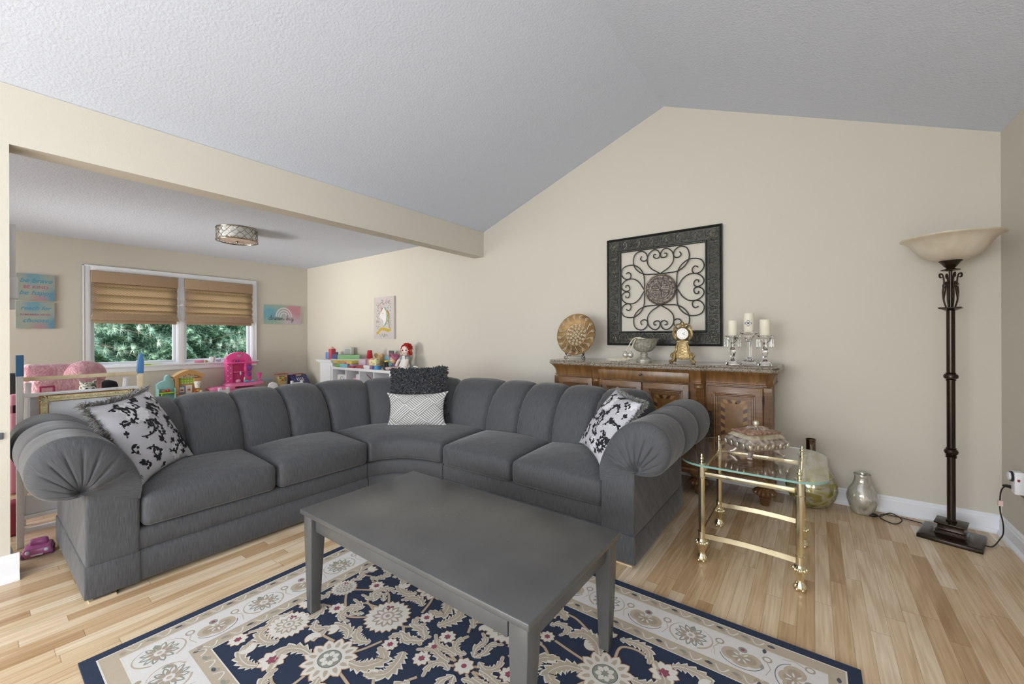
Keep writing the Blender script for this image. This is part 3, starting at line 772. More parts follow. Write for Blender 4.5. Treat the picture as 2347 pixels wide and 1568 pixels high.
def fringe(T, S, parent, edges, seed, ln=0.040, cnt=1000):
    R = random.Random(seed); mb = MB()
    for (a, b_) in edges:
        for i in range(cnt):
            f = R.random(); u = a[0]+(b_[0]-a[0])*f; v = a[1]+(b_[1]-a[1])*f
            p = S(u, v, 1); d = Vector((u, 0, v)).normalized()+Vector((R.uniform(-.7, .7), R.uniform(-1.0, 1.0), R.uniform(-.7, .7)))
            d = d.normalized()*ln*R.uniform(0.5, 1.1); o = Vector((R.uniform(-1, 1), R.uniform(-1, 1), R.uniform(-1, 1)))*0.0025
            q = p+d*0.55+o*2; e = p+d+Vector((0, 0, -0.006))
            mb.add([T @ (p-o), T @ (p+o), T @ (q+o), T @ (q-o), T @ e], [(0, 1, 2, 3), (3, 2, 4)])
    o = build('fringe', mb, M_frg, parent, smooth=False); o['kind'] = 'stuff'; return o
# left pillow leaning in the corner of the left arm
TLp = Matrix.Translation((-2.955, 0.590, 0.665)) @ euler_from_axes((-0.30, 0.28, 0.03), (-0.15, -0.13, 0.37))
t = thing('throw_pillow', 'pale grey damask pillow with black scrolls and fringe leaning by the left rolled arm', 'pillow', (-2.90, 0.60, 0.48), 'damask pillows')
S_ = pil_surface(0.44, 0.46, 0.14, 0.04); pillow_core(S_, TLp, [M_dam, M_blk, M_shiny], t, extra=damask(TLp, S_, -1, 2))
fringe(TLp, S_, t, [((-1, 1), (1, 1)), ((-1, -0.9), (-1, 1))], 4)
TRp = Matrix.Translation((-1.00, 2.335, 0.655)) @ euler_from_axes((0.68, -0.73, -0.07), (0.38, -0.02, 0.36))
t = thing('throw_pillow', 'pale grey damask pillow with black scrolls wedged against the right rolled arm', 'pillow', (-1.0, 2.35, 0.46), 'damask pillows')
S_ = pil_surface(0.42, 0.42, 0.14, 0.04); pillow_core(S_, TRp, [M_dam, M_blk, M_shiny], t, extra=damask(TRp, S_, -1, 8))
fringe(TRp, S_, t, [((1, -0.6), (1, 1)), ((-0.9, 1), (1, 1))], 5, 0.036, 800)
# shaggy dark pillow at the back of the corner
fx_ = Vector((0.82, 0.58, 0)).normalized()
TSp = Matrix.Translation((-2.745, 2.345, 0.685)) @ euler_from_axes((fx_.x, fx_.y, 0.03), (-0.10, 0.14, 1))
t = thing('throw_pillow', 'shaggy charcoal pillow standing behind the grey zigzag pillow', 'pillow', (-2.745, 2.345, 0.47))
S_ = pil_surface(0.46, 0.44, 0.13, 0.0); M_shag = pm('#2f3137', rough=0.8, var=0.35, scale=60, name='charcoal_shag', **{'Sheen Weight': 0.4})
pillow_core(S_, TSp, M_shag, t)
R = random.Random(11); mb = MB()
for i in range(3600):
    u, v = R.uniform(-1, 1), R.uniform(-1, 1)
    if R.random() < 0.25: (u, v) = (R.choice((-1, 1)), v) if R.random() < 0.5 else (u, 1)
    side = -1 if R.random() < 0.85 else 1
    p = S_(u, v, side); nrm = Vector((u*0.35*abs(u)**3, side, v*0.35*abs(v)**3)).normalized() if max(abs(u), abs(v)) < 0.93 else Vector((u*abs(u)**3, side*0.3, v*abs(v)**3)).normalized()
    d = (nrm+Vector((R.uniform(-.9, .9), R.uniform(-.4, .4), R.uniform(-.9, .9)))).normalized()*R.uniform(0.020, 0.038)
    sd = d.cross(Vector((R.uniform(-1, 1), R.uniform(-1, 1), R.uniform(-1, 1)))).normalized()*R.uniform(0.005, 0.009)
    cu = Vector((R.uniform(-1, 1), R.uniform(-1, 1), R.uniform(-1, 1)))*0.006
    pts = [p-sd*0.6, p+sd*0.6, p+d*0.5+sd+cu, p+d*0.5-sd+cu, p+d+sd*0.7-cu, p+d-sd*0.7-cu]
    mb.add([TSp @ x for x in pts], [(0, 1, 2, 3), (3, 2, 4, 5)])
o = build('shag', mb, M_shag, t, smooth=True); o['kind'] = 'stuff'
# geometric lumbar pillow in front of it
fx_ = Vector((0.80, 0.60, 0)).normalized()
TGp = Matrix.Translation((-2.655, 2.245, 0.585)) @ euler_from_axes((fx_.x, fx_.y, 0.02), (-0.17, 0.22, 1))
t = thing('throw_pillow', 'small rectangular grey pillow with white woven zigzag lines in the sofa corner', 'pillow', (-2.655, 2.25, 0.46))
S_ = pil_surface(0.475, 0.275, 0.12, 0.10)
wh, tp = lin('#e6e6e8'), lin('#97958e')
def gcol(u, v, side):
    x, y = u*0.237, v*0.137
    a, b_ = (x+y*1.2)/0.125+40.3, (x-y*1.2)/0.125+40.15
    k = int(math.floor(a/1.0)) ; l = int(math.floor(b_/1.0))
    if (k+2*l) % 4 < 2: s = (b_*5) % 1
    else: s = (a*5) % 1
    w = 1 if s < 0.38 else 0
    return tuple(wh[i]*w+tp[i]*(1-w) for i in range(3))
pillow_core(S_, TGp, mat_vcol('zigzag_weave', 0.75, 0.001, 300), t, n=190, colf=gcol)
# ------------------------------------------------------------ area rug
RX0, RX1, RY0, RY1 = -2.150, 0.130, 0.244, 1.885
UC, VC = (RX0+RX1)/2, (RY0+RY1)/2
RUGC = dict(navy=pm('#253149', rough=0.95, var=0.12, scale=25, bump=0.001, bscale=700), tan=pm('#b9ab98', rough=0.95, var=0.08, scale=30, bump=0.001, bscale=700), cream=pm('#dcd8d0', rough=0.95, var=0.04, scale=40, bump=0.001, bscale=700),
            ivory=pm('#d9d6d4', rough=0.95, var=0.04, scale=40, bump=0.001, bscale=700), taupe=pm('#a89a89', rough=0.95, var=0.08, scale=40, bump=0.001, bscale=700), ink=pm('#4e545c', rough=0.95, var=0.1), sage=pm('#8f9287', rough=0.95, var=0.1), red=pm('#8e4a5c', rough=0.95, var=0.1), edge=pm('#b98f6b', rough=0.95, var=0.05))
RK = list(RUGC)
mb = MB()
mi = {k: i for i, k in enumerate(RK)}
mb.box(RX0, RY0, 0.0, RX1, RY1, 0.0095, mi['navy'])
ZB = 0.0098
_zc = [0]
def ZL_(lay):
    _zc[0] += 1
    return ZB+lay*0.00022+(_zc[0] % 61)*3.4e-6
def flat(x0, y0, x1, y1, k, lay): z = ZL_(lay); mb.poly([(x0, y0, z), (x1, y0, z), (x1, y1, z), (x0, y1, z)], mi[k])
def ringrect(i0, i1, k, lay):
    flat(RX0+i0, RY0+i0, RX1-i0, RY0+i1, k, lay); flat(RX0+i0, RY1-i1, RX1-i0, RY1-i0, k, lay)
    flat(RX0+i0, RY0+i1, RX0+i1, RY1-i1, k, lay); flat(RX1-i1, RY0+i1, RX1-i0, RY1-i1, k, lay)
ringrect(0.042, 0.095, 'tan', 1); ringrect(0.040, 0.045, 'cream', 2); ringrect(0.094, 0.098, 'cream', 2)
ringrect(0.098, 0.258, 'ivory', 1); ringrect(0.256, 0.260, 'tan', 2); ringrect(0.260, 0.312, 'tan', 1); ringrect(0.310, 0.314, 'cream', 2)
def P4(pts, k, lay, sym=4):
    """pts around the rug centre; mirrored into the four quarters"""
    S4 = ((1, 1), (-1, 1), (1, -1), (-1, -1)) if sym == 4 else (((1, 1), (-1, -1)) if sym == 2 else ((1, 1),))
    for a, b_ in S4: z = ZL_(lay); mb.poly([(UC+a*p[0], VC+b_*p[1], z) for p in pts], mi[k])
def R4(pts, w0, w1, k, lay, sym=4):
    S4 = ((1, 1), (-1, 1), (1, -1), (-1, -1)) if sym == 4 else ((1, 1),)
    for a, b_ in S4: z = ZL_(lay); put_ribbon(mb, pts, w0, w1, lambda x, y: (UC+a*x, VC+b_*y, z), mi[k])
def petal_ring(x, y, r0, r1, n, wfac, k, lay, sym=4, ph=0.0):
    for i in range(n):
        a = 2*PI*i/n+ph
        P4(leaf2d(x+r0*math.cos(a), y+r0*math.sin(a), a, r1-r0, (r1-r0)*wfac, 5), k, lay, sym)
def disc(x, y, r, k, lay, sym=4, n=20, e=1.0): P4([(x+r*math.cos(2*PI*i/n), y+r*e*math.sin(2*PI*i/n)) for i in range(n)], k, lay, sym)
def dahlia(x, y, r, sym=4):
    petal_ring(x, y, r*0.35, r*1.06, 22, 0.26, 'edge', 4, sym); petal_ring(x, y, r*0.35, r*1.02, 22, 0.24, 'cream', 5, sym)
    disc(x, y, r*0.66, 'cream', 6, sym); petal_ring(x, y, r*0.1, r*0.7, 12, 0.26, 'taupe', 7, sym, 0.1); petal_ring(x, y, r*0.1, r*0.62, 12, 0.15, 'cream', 8, sym, 0.1)
    disc(x, y, r*0.3, 'tan', 9, sym); disc(x, y, r*0.2, 'ivory', 10, sym); disc(x, y, r*0.1, 'taupe', 11, sym)
    petal_ring(x+r*.4, y-r*.4, 0, r*0.2, 3, 0.3, 'red', 11, sym)
def sunfl(x, y, r, sym=4):
    petal_ring(x, y, r*0.4, r*1.05, 13, 0.34, 'edge', 4, sym); petal_ring(x, y, r*0.4, r*1.01, 13, 0.31, 'cream', 5, sym); petal_ring(x, y, r*0.45, r*0.86, 13, 0.2, 'tan', 6, sym)
    disc(x, y, r*0.56, 'cream', 7, sym); disc(x, y, r*0.46, 'ink', 8, sym, e=.9); disc(x, y, r*0.435, 'sage', 9, sym, e=.9); petal_ring(x, y, 0.1*r, r*0.36, 7, 0.4, 'cream', 10, sym)
def small(x, y, r, sym=4):
    petal_ring(x, y, r*0.15, r*1.06, 9, 0.36, 'edge', 4, sym); petal_ring(x, y, r*0.15, r, 9, 0.32, 'cream', 5, sym); petal_ring(x, y, 0, r*0.42, 6, 0.35, 'red', 6, sym)
def bud4(x, y, a, s_, sym=4):
    for k in (-1, 0, 1):
        P4(leaf2d(x, y, a+k*0.6, s_*1.08, s_*0.30), 'edge', 4, sym); P4(leaf2d(x, y, a+k*0.6, s_, s_*0.25), 'cream', 5, sym)
def curve4(p0, p1, p2, p3, n=22):
    return [tuple((1-t)**3*p0[i]+3*(1-t)**2*t*p1[i]+3*(1-t)*t*t*p2[i]+t**3*p3[i] for i in (0, 1)) for t in [k/n for k in range(n+1)]]
def stem(*c, w=0.0042, sym=4):
    pts = cr(c, 8); R4(pts, w+0.0016, w+0.0012, 'edge', 2, sym); R4(pts, w, w*0.8, 'tan', 3, sym)
def acan(c, w=0.036, teeth=9, sym=4, side=0):
    w *= 1.18
    """serrated acanthus leaf along the spine c (root -> tip)"""
    pts = cr(c, 16); n = len(pts)-1; up, dn = [], []
    for i, p in enumerate(pts):
        a, b_ = pts[max(0, i-1)], pts[min(n, i+1)]; tx, ty = b_[0]-a[0], b_[1]-a[1]; l = math.hypot(tx, ty) or 1; f = i/n
        env = math.sin(PI*min(1, f*0.9+0.08))**0.7; saw = 0.45+0.55*((f*teeth) % 1)
        wu = w*env*(saw if side >= 0 else 0.4); wd = w*env*(saw if side <= 0 else 0.4)
        up.append((p[0]-ty/l*wu, p[1]+tx/l*wu)); dn.append((p[0]+ty/l*wd, p[1]-tx/l*wd))
    w *= 1.0; zA, zB_ = ZL_(4), ZL_(5)
    for i in range(n):       # quads keep the outline valid on tight curls
        for a, b_ in (((1, 1), (-1, 1), (1, -1), (-1, -1)) if sym == 4 else ((1, 1),)):
            q = [up[i], up[i+1], dn[i+1], dn[i]]
            mb.poly([(UC+a*x, VC+b_*y, zA) for x, y in q], mi['cream'])
            ins = lambda s_, k: (pts[k][0]+(s_[k][0]-pts[k][0])*0.72, pts[k][1]+(s_[k][1]-pts[k][1])*0.72)
            q = [ins(up, i), ins(up, i+1), ins(dn, i+1), ins(dn, i)]
            mb.poly([(UC+a*x, VC+b_*y, zB_) for x, y in q], mi['tan'])
    R4(pts[:int(n*0.85)], 0.0022, 0.001, 'ivory', 6, sym)
# centre star
petal_ring(0, 0, 0.006, 0.040, 8, 0.42, 'edge', 7, 1, PI/8); petal_ring(0, 0, 0.006, 0.037, 8, 0.38, 'cream', 8, 1, PI/8); disc(0, 0, 0.010, 'red', 9, 1)
for c in (((0.03, 0.045), (0.075, 0.035), (0.10, 0.07), (0.085, 0.12)), ((0.055, 0.02), (0.10, 0.02), (0.15, 0.015), (0.20, 0.05))): acan(c, 0.02, 6)
acan(((0.0, 0.05), (0.02, 0.09), (0.015, 0.135), (0.055, 0.165)), 0.018, 5); acan(((0.21, 0.0), (0.25, 0.03), (0.31, 0.035), (0.335, 0.075)), 0.024, 7)
dahlia(0.44, 0, 0.094, 2); dahlia(0, 0.25, 0.090, 2)
sunfl(0.42, 0.268, 0.098); dahlia(0.725, 0.272, 0.078); dahlia(0.77, 0.0, 0.058, 2)
small(0.150, 0.066, 0.034); small(0.300, 0.092, 0.032); small(0.155, 0.0, 0.030, 2); small(0.165, 0.30, 0.03); small(0.585, 0.395, 0.05); small(0.66, 0.10, 0.036); small(0.80, 0.43, 0.035)
bud4(0.30, 0.345, 0.6, 0.045); bud4(0.08, 0.20, -2.4, 0.035); bud4(0.54, 0.16, 0.9, 0.045); bud4(0.25, 0.20, 2.5, 0.04); bud4(0.60, 0.24, 2.8, 0.05); bud4(0.10, 0.42, 0.3, 0.04); bud4(0.69, 0.42, 0.2, .05); bud4(0.36, 0.44, 1.6, 0.04); bud4(0.80, 0.15, 1.6, 0.045)
acan(((0.345, 0.235), (0.29, 0.215), (0.26, 0.15), (0.325, 0.125)), 0.034, 10); acan(((0.23, 0.085), (0.205, 0.13), (0.20, 0.19), (0.26, 0.235)), 0.032, 9)
acan(((0.37, 0.335), (0.33, 0.385), (0.27, 0.40), (0.235, 0.35)), 0.036, 10); acan(((0.06, 0.345), (0.075, 0.40), (0.13, 0.455), (0.18, 0.425)), 0.036, 10)
acan(((0.50, 0.30), (0.56, 0.31), (0.60, 0.355), (0.54, 0.43)), 0.028, 7); acan(((0.66, 0.34), (0.70, 0.37), (0.76, 0.37), (0.79, 0.33)), 0.030, 8)
acan(((0.46, 0.175), (0.50, 0.145), (0.56, 0.155), (0.57, 0.20)), 0.028, 8); acan(((0.37, 0.13), (0.41, 0.15), (0.45, 0.14), (0.48, 0.10)), 0.026, 7)
acan(((0.58, 0.03), (0.62, 0.06), (0.60, 0.12), (0.54, 0.115)), 0.022, 6); acan(((0.74, 0.12), (0.70, 0.15), (0.70, 0.20), (0.76, 0.205)), 0.024, 7); acan(((0.40, 0.455), (0.46, 0.47), (0.51, 0.46), (0.53, 0.40)), 0.026, 8)
acan(((0.60, 0.44), (0.64, 0.46), (0.71, 0.455), (0.75, 0.40)), 0.026, 8); acan(((0.535, 0.05), (0.58, 0.075), (0.59, 0.03), (0.66, 0.02)), 0.02, 6); acan(((0.66, 0.19), (0.62, 0.22), (0.58, 0.20), (0.56, 0.26)), 0.022, 6); acan(((0.14, 0.36), (0.17, 0.39), (0.215, 0.38), (0.20, 0.33)), 0.02, 6); acan(((0.10, 0.16), (0.13, 0.20), (0.12, 0.245), (0.17, 0.255)), 0.022, 6); acan(((0.315, 0.03), (0.27, 0.045), (0.24, 0.02), (0.20, 0.025)), 0.022, 6); acan(((0.80, 0.05), (0.78, 0.09), (0.81, 0.13), (0.77, 0.165)), 0.022, 6); acan(((0.79, 0.24), (0.81, 0.29), (0.78, 0.33), (0.81, 0.39)), 0.022, 6)
acan(((0.02, 0.46), (0.03, 0.42), (0.025, 0.38), (0.0, 0.35)), 0.022, 6)
stem((0.04, 0.0), (0.09, 0.01), (0.13, 0.0)); stem((0.03, 0.02), (0.09, 0.05), (0.13, 0.06)); stem((0.03, 0.30), (0.09, 0.29), (0.14, 0.30)); stem((0.50, 0.05), (0.58, 0.10), (0.66, 0.06), (0.72, 0.02)); stem((0.50, 0.02), (0.58, -0.0), (0.62, 0.04))
stem((0.49, 0.21), (0.57, 0.22), (0.62, 0.20), (0.66, 0.24)); stem((0.20, 0.30), (0.26, 0.29), (0.33, 0.28)); stem((0.34, 0.10), (0.36, 0.16), (0.38, 0.20)); stem((0.42, 0.36), (0.42, 0.42), (0.48, 0.44), (0.56, 0.41)); stem((0.10, 0.45), (0.2, 0.46), (0.3, 0.42), (0.37, 0.44))
stem((0.66, 0.13), (0.70, 0.11), (0.75, 0.13), (0.80, 0.10)); stem((0.76, 0.31), (0.80, 0.36), (0.80, 0.42)); stem((0.22, 0.22), (0.17, 0.25), (0.10, 0.22)); stem((0.80, 0.22), (0.805, 0.30), (0.78, 0.36)); stem((0.10, 0.13), (0.12, 0.18), (0.09, 0.21)); stem((0.30, 0.03), (0.34, 0.0), (0.37, 0.01))
# border: alternating rosettes and palmettes, with guard-stripe scrolls
def bring(x, y, k, r, n, wf, lay, ph=0.0):
    for i in range(n):
        a = 2*PI*i/n+ph; z = ZL_(lay); mb.poly([(p[0], p[1], z) for p in leaf2d(x+r*.3*math.cos(a), y+r*.3*math.sin(a), a, r*0.75, r*wf, 5)], mi[k])
def bdisc(x, y, r, k, lay, n=18): z = ZL_(lay); mb.poly([(x+r*math.cos(2*PI*i/n), y+r*math.sin(2*PI*i/n), z) for i in range(n)], mi[k])
def brib(pts, w0, w1, k, lay): z = ZL_(lay); put_ribbon(mb, pts, w0, w1, lambda x, y: (x, y, z), mi[k])
def run(ax, fix, a0, a1, inward, n):
    for i in range(n):
        c = a0+(a1-a0)*(i+0.5)/n
        X = lambda a, d: (fix+inward*d, a) if ax == 'y' else (a, fix+inward*d)
        x, y = X(c, 0)
        if i % 2 == 0:
            bring(x, y, 'sage', 0.058, 12, 0.17, 2); bring(x, y, 'ivory', 0.05, 12, 0.11, 3); bring(x, y, 'taupe', 0.040, 9, 0.2, 4, .2); bdisc(x, y, 0.017, 'ivory', 5); bdisc(x, y, 0.008, 'tan', 6); bdisc(*X(c, -0.042), 0.011, 'sage', 5)
            for s_ in (-1, 1):
                pts = [X(c+s_*0.078*math.cos(t_), 0.062*math.sin(t_)) for t_ in [(-1.1+2.2*k/14) for k in range(15)]]; brib(pts, 0.001, 0.004, 'tan', 2)
        else:
            for s_ in (-1, 0, 1): bdisc(*X(c+s_*0.032, 0.008 if s_ else 0.022), 0.034, 'tan', 2)
            for s_ in (-1, 0, 1): bdisc(*X(c+s_*0.030, 0.010 if s_ else 0.022), 0.020, 'taupe', 3)
            bring(*X(c, 0.008), 'ivory', 0.030, 7, 0.12, 4); bdisc(*X(c, -0.034), 0.015, 'sage', 4); bdisc(*X(c, -0.034), 0.007, 'red', 5)
            pts = [X(c+0.07*math.cos(t_), 0.01+0.055*math.sin(t_)) for t_ in [(0.2+2.7*k/18) for k in range(19)]]; brib(pts, 0.0012, 0.0012, 'ink', 3)
            for s_ in (-1, 1): bdisc(*X(c+s_*0.078, -0.034), 0.016, 'taupe', 2); bdisc(*X(c+s_*0.078, -0.034), 0.010, 'ivory', 3); brib([X(c+s_*0.078, -0.02), X(c+s_*0.092, 0.01), X(c+s_*0.08, 0.05)], 0.002, 0.001, 'tan', 2)
    for (dd, m) in ((-0.11, n*2), (0.108, n*2)):
        for i in range(m):
            c = a0+(a1-a0)*(i+0.5)/m; L_ = (a1-a0)/m
            X = lambda a, d: (fix+inward*(d+dd), a) if ax == 'y' else (a, fix+inward*(d+dd))
            pts = cr([X(c-L_*0.3, -0.014), X(c-L_*0.12, 0.012), X(c+L_*0.05, 0.010), X(c+L_*0.2, -0.010)], 5); brib(pts, 0.0015, 0.003, 'ivory', 3)
            z = ZL_(3); mb.poly([(p[0], p[1], z) for p in leaf2d(*X(c+L_*0.30, -0.004), (PI/2 if ax == 'y' else 0), 0.028, 0.007)], mi['ink' if i % 2 else 'sage']); bdisc(*X(c-L_*0.42, 0.004), 0.010, 'taupe', 2, 9)
run('y', RX0+0.178, RY0+0.10, RY1-0.10, 1, 8); run('y', RX1-0.178, RY0+0.10, RY1-0.10, -1, 8); run('x', RY0+0.178, RX0+0.26, RX1-0.26, 1, 10); run('x', RY1-0.178, RX0+0.26, RX1-0.26, -1, 10)
rug = build('area_rug', mb, [RUGC[k] for k in RK], smooth=False)
tag(rug, 'navy area rug with cream floral scrolls and ivory border under the coffee table', 'rug')

# ------------------------------------------------------------ coffee table
M_ct = mat_ramp_noise('satin_grey_paint', [(0.3, '#4e4e4e'), (0.7, '#595958')], scale=5, rough=0.30, detail=2, bump=0.0002, bscale=90)
t = thing('coffee_table', 'dark grey painted rectangular coffee table with tapered legs on the navy rug', 'coffee table', (-1.19, 1.17, 0.01))
x0, x1, y0, y1, zt = -1.785, -0.590, 0.862, 1.482, 0.45
R = random.Random(5); mb = MB(); mb.box(x0, y0, zt-0.02, x1, y1, zt)
for i in range(110):
    g = R.random(); cxx, cyy, sp_ = ((-1.34, 1.20, 0.05) if g < 0.55 else ((-1.22, 1.24, 0.05) if g < 0.75 else (-1.19, 1.17, 0.3)))
    x, y = R.gauss(cxx, sp_), R.gauss(cyy, sp_*0.55)
    if not (x0+.02 < x < x1-.02 and y0+.02 < y < y1-.02): continue
    a = R.gauss(0.5, 0.3); L_ = R.uniform(0.0005, 0.004); w = R.uniform(0.0003, 0.0009); c, s_ = math.cos(a), math.sin(a)
    mb.poly([(x-c*L_+s_*w, y-s_*L_-c*w, zt+0.0003), (x+c*L_+s_*w, y+s_*L_-c*w, zt+0.0003), (x+c*L_-s_*w, y+s_*L_+c*w, zt+0.0003), (x-c*L_-s_*w, y-s_*L_+c*w, zt+0.0003)], 1)
build('tabletop', mb, [M_ct, pm('#8d9499', rough=0.7, var=0.1)], t, smooth=False, bevel=0.003, label='dark grey top with pale scuffs near the middle')
for sx, sy in ((0, 0), (1, 0), (0, 1), (1, 1)):
    lx = x0+0.012 if sx == 0 else x1-0.012; ly = y0+0.012 if sy == 0 else y1-0.012; dx = 1 if sx == 0 else -1; dy = 1 if sy == 0 else -1
    mb = MB(); a, b_ = 0.062, 0.038
    tp_ = [(lx, ly), (lx+dx*a, ly), (lx+dx*a, ly+dy*a), (lx, ly+dy*a)]; fx, fy = lx+dx*0.016, ly+dy*0.004
    bt = [(fx, fy), (fx+dx*b_, fy), (fx+dx*b_, fy+dy*b_), (fx, fy+dy*b_)]
    mb.add([(p[0], p[1], zt-0.02) for p in tp_]+[(p[0], p[1], zt-0.09) for p in tp_]+[(p[0], p[1], 0.0116) for p in bt], [(0, 1, 2, 3), (0, 4, 5, 1), (1, 5, 6, 2), (2, 6, 7, 3), (3, 7, 4, 0), (4, 8, 9, 5), (5, 9, 10, 6), (6, 10, 11, 7), (7, 11, 8, 4), (11, 10, 9, 8)])
    build('leg', mb, M_ct, t, smooth=False, bevel=0.002)
for a in ((x0+0.087, y0+0.024, x1-0.087, y0+0.044), (x0+0.087, y1-0.044, x1-0.087, y1-0.024), (x0+0.024, y0+0.087, x0+0.044, y1-0.087), (x1-0.044, y0+0.087, x1-0.024, y1-0.087)):
    mb = MB(); mb.box(a[0], a[1], zt-0.085, a[2], a[3], zt-0.02); build('apron', mb, M_ct, t, smooth=False, bevel=0.002)

# ------------------------------------------------------------ brass and glass side table
M_brass = pm('#ece3c2', rough=0.15, metal=1.0, var=0.06, scale=14, name='polished_brass')
bx0, bx1, by0, by1 = -0.480, -0.056, 2.325, 2.815
t = thing('side_table', 'glass-topped side table with polished brass posts and claw feet', 'side table', ((bx0+bx1)/2, (by0+by1)/2, 0))
mb = MB(); gx0, gx1, gy0, gy1, gr = -0.590, 0.055, 2.262, 2.945, 0.13
pl = []
for (cx_, cy_, a0_) in ((gx1-gr, gy1-gr, 0), (gx0+gr, gy1-gr, PI/2), (gx0+gr, gy0+gr, PI), (gx1-gr, gy0+gr, 1.5*PI)):
    for k in range(9): a = a0_+PI/2*k/8; pl.append((cx_+gr*math.cos(a), cy_+gr*math.sin(a)))
mb.prism(pl, 0.516, 0.526, lambda u, w, q: (u, w, q))
for i_ in range(2, len(mb.m)): mb.m[i_] = 1
M_ge = pm('#9fd0c6', rough=0.12, var=0.05, scale=3, **{'Transmission Weight': 0.35})
M_gt = bpy.data.materials.new('clear_table_glass'); N, L, b = nodes(M_gt)
b.inputs['Transmission Weight'].default_value = 1; b.inputs['IOR'].default_value = 1.5; b.inputs['Roughness'].default_value = 0.0
ge = N.new('ShaderNodeNewGeometry'); sz = N.new('ShaderNodeSeparateXYZ'); L.new(ge.outputs['True Normal'], sz.inputs[0])
mx = N.new('ShaderNodeMix'); mx.data_type = 'RGBA'; L.new(mth(N, L, 'LESS_THAN', mth(N, L, 'ABSOLUTE', sz.outputs[2]), 0.5), mx.inputs[0]); mx.inputs[6].default_value = (0.97, 0.99, 0.98, 1); mx.inputs[7].default_value = (0.62, 0.85, 0.82, 1)
L.new(mx.outputs[2], b.inputs['Base Color'])
build('glass_top', mb, [M_gt, M_ge], t, smooth=False)
post = [(0.0, 0.0), (0.014, 0.002), (0.024, 0.010), (0.026, 0.020), (0.018, 0.034), (0.013, 0.046), (0.014, 0.056), (0.021, 0.075), (0.025, 0.092), (0.030, 0.100), (0.026, 0.107), (0.019, 0.112), (0.0165, 0.120)]
for px, py in ((bx0, by0), (bx1, by0), (bx0, by1), (bx1, by1)):
    mb = MB(); mb.lathe([(0.0165, 0.12), (0.0165, 0.155), (0.019, 0.156), (0.019, 0.160), (0.0145, 0.162), (0.0145, 0.44), (0.019, 0.441), (0.019, 0.446), (0.0165, 0.447), (0.0165, 0.505), (0.022, 0.508), (0.022, 0.5155), (0.0, 0.5155)], 32, (px, py, 0), flute=8, fa=0.18, frange=(5, 6))
    p = build('post', mb, M_brass, t, angle=30)
    mb = MB(); mb.lathe(post, 32, (px, py, 0), flute=10, fa=0.22, frange=(2, 11))
    for k in range(5): a = 2*PI*k/5+0.3; mb.sphere((px+0.020*math.cos(a), py+0.020*math.sin(a), 0.010), 0.0085, sc=(1, 1, 1.1), seg=10)
    for k in range(8): a = 2*PI*k/8; mb.sphere((px+0.026*math.cos(a), py+0.026*math.sin(a), 0.100), 0.0075, sc=(1, 1, 1.5), seg=8)
    build('claw_foot', mb, M_brass, p, angle=60)
    mb = MB(); mb.lathe([(0.009, 0.5262), (0.009, 0.531), (0.005, 0.534), (0.010, 0.538), (0.0115, 0.545), (0.008, 0.553), (0.004, 0.556), (0.0075, 0.560), (0.0065, 0.566), (0.0, 0.570)], 20, (px, py, 0)); build('finial', mb, M_brass, p)
for a, b_ in (((bx0, by0), (bx1, by0)), ((bx0, by1), (bx1, by1)), ((bx0, by0), (bx0, by1)), ((bx1, by0), (bx1, by1))):
    A, B = Vector((*a, 0)), Vector((*b_, 0)); d = (B-A).normalized(); s_ = Vector((-d.y, d.x, 0)); Ln = (B-A).length
    mb = MB(); mb.prism([(-0.008, 0.452), (0.008, 0.452), (0.008, 0.476), (-0.008, 0.476)], 0.018, Ln-0.018, lambda u, w, q: A+d*q+s_*u+Vector((0, 0, w))); build('top_rail', mb, M_brass, t, smooth=False, bevel=0.002)
    mb = MB()
    def f(u, w, A=A, d=d, s_=s_, Ln=Ln):
        q = 0.016+(Ln-0.032)*u; z = 0.124+0.008*math.sin(PI*u)
        c = [(-0.003, 0), (0.003, 0), (0.003, 0.026), (-0.003, 0.026), (-0.003, 0)][int(round(w*4))]
        return A+d*q+s_*c[0]+Vector((0, 0, z+c[1]))
    mb.grid(f, 24, 4); build('stretcher', mb, M_brass, t, angle=40)

# ------------------------------------------------------------ casket on the glass
cxk, cyk, zk = -0.262, 2.635, 0.5265; ak = math.radians(50)
ek, fk = Vector((math.cos(ak), math.sin(ak), 0)), Vector((-math.sin(ak), math.cos(ak), 0))
KW, KD = 0.120, 0.085        # half sizes: along ek, along fk
M_gilt = mat_ramp_noise('antique_silver_gilt', [(0.3, '#85756a'), (0.5, '#b9aba1'), (0.72, '#e6ded8')], scale=45, rough=0.34, metal=0.65, bump=0.0012, bscale=120)
M_gold = mat_ramp_noise('worn_gold_leaf', [(0.3, '#a38f66'), (0.6, '#d8cfbc')], scale=30, rough=0.3, metal=0.6); M_brn = mat_ramp_noise('brown_mottled_band', [(0.35, '#6d4c3c'), (0.65, '#b08c78')], scale=60, rough=0.35)
t = thing('trinket_box', 'ornate silver and gold lidded casket with claw feet on the glass table', 'decorative box', (cxk, cyk, zk))
def kp(a, b_, z): return Vector((cxk, cyk, zk+z))+ek*a+fk*b_
def frus(rows, mat, name, parent):
    mb = MB(); vs = []
    for s_, z in rows:
        for a, b_ in ((-1, -1), (1, -1), (1, 1), (-1, 1)): vs.append(kp(a*(KW+s_), b_*(KD+s_), z))
    n = len(rows); fs = [(4*k+i, 4*k+(i+1) % 4, 4*k+4+(i+1) % 4, 4*k+4+i) for k in range(n-1) for i in range(4)]+[(3, 2, 1, 0), tuple(range(4*n-4, 4*n))]
    mb.add(vs, fs); return build(name, mb, mat, parent, smooth=False, bevel=0.0015)
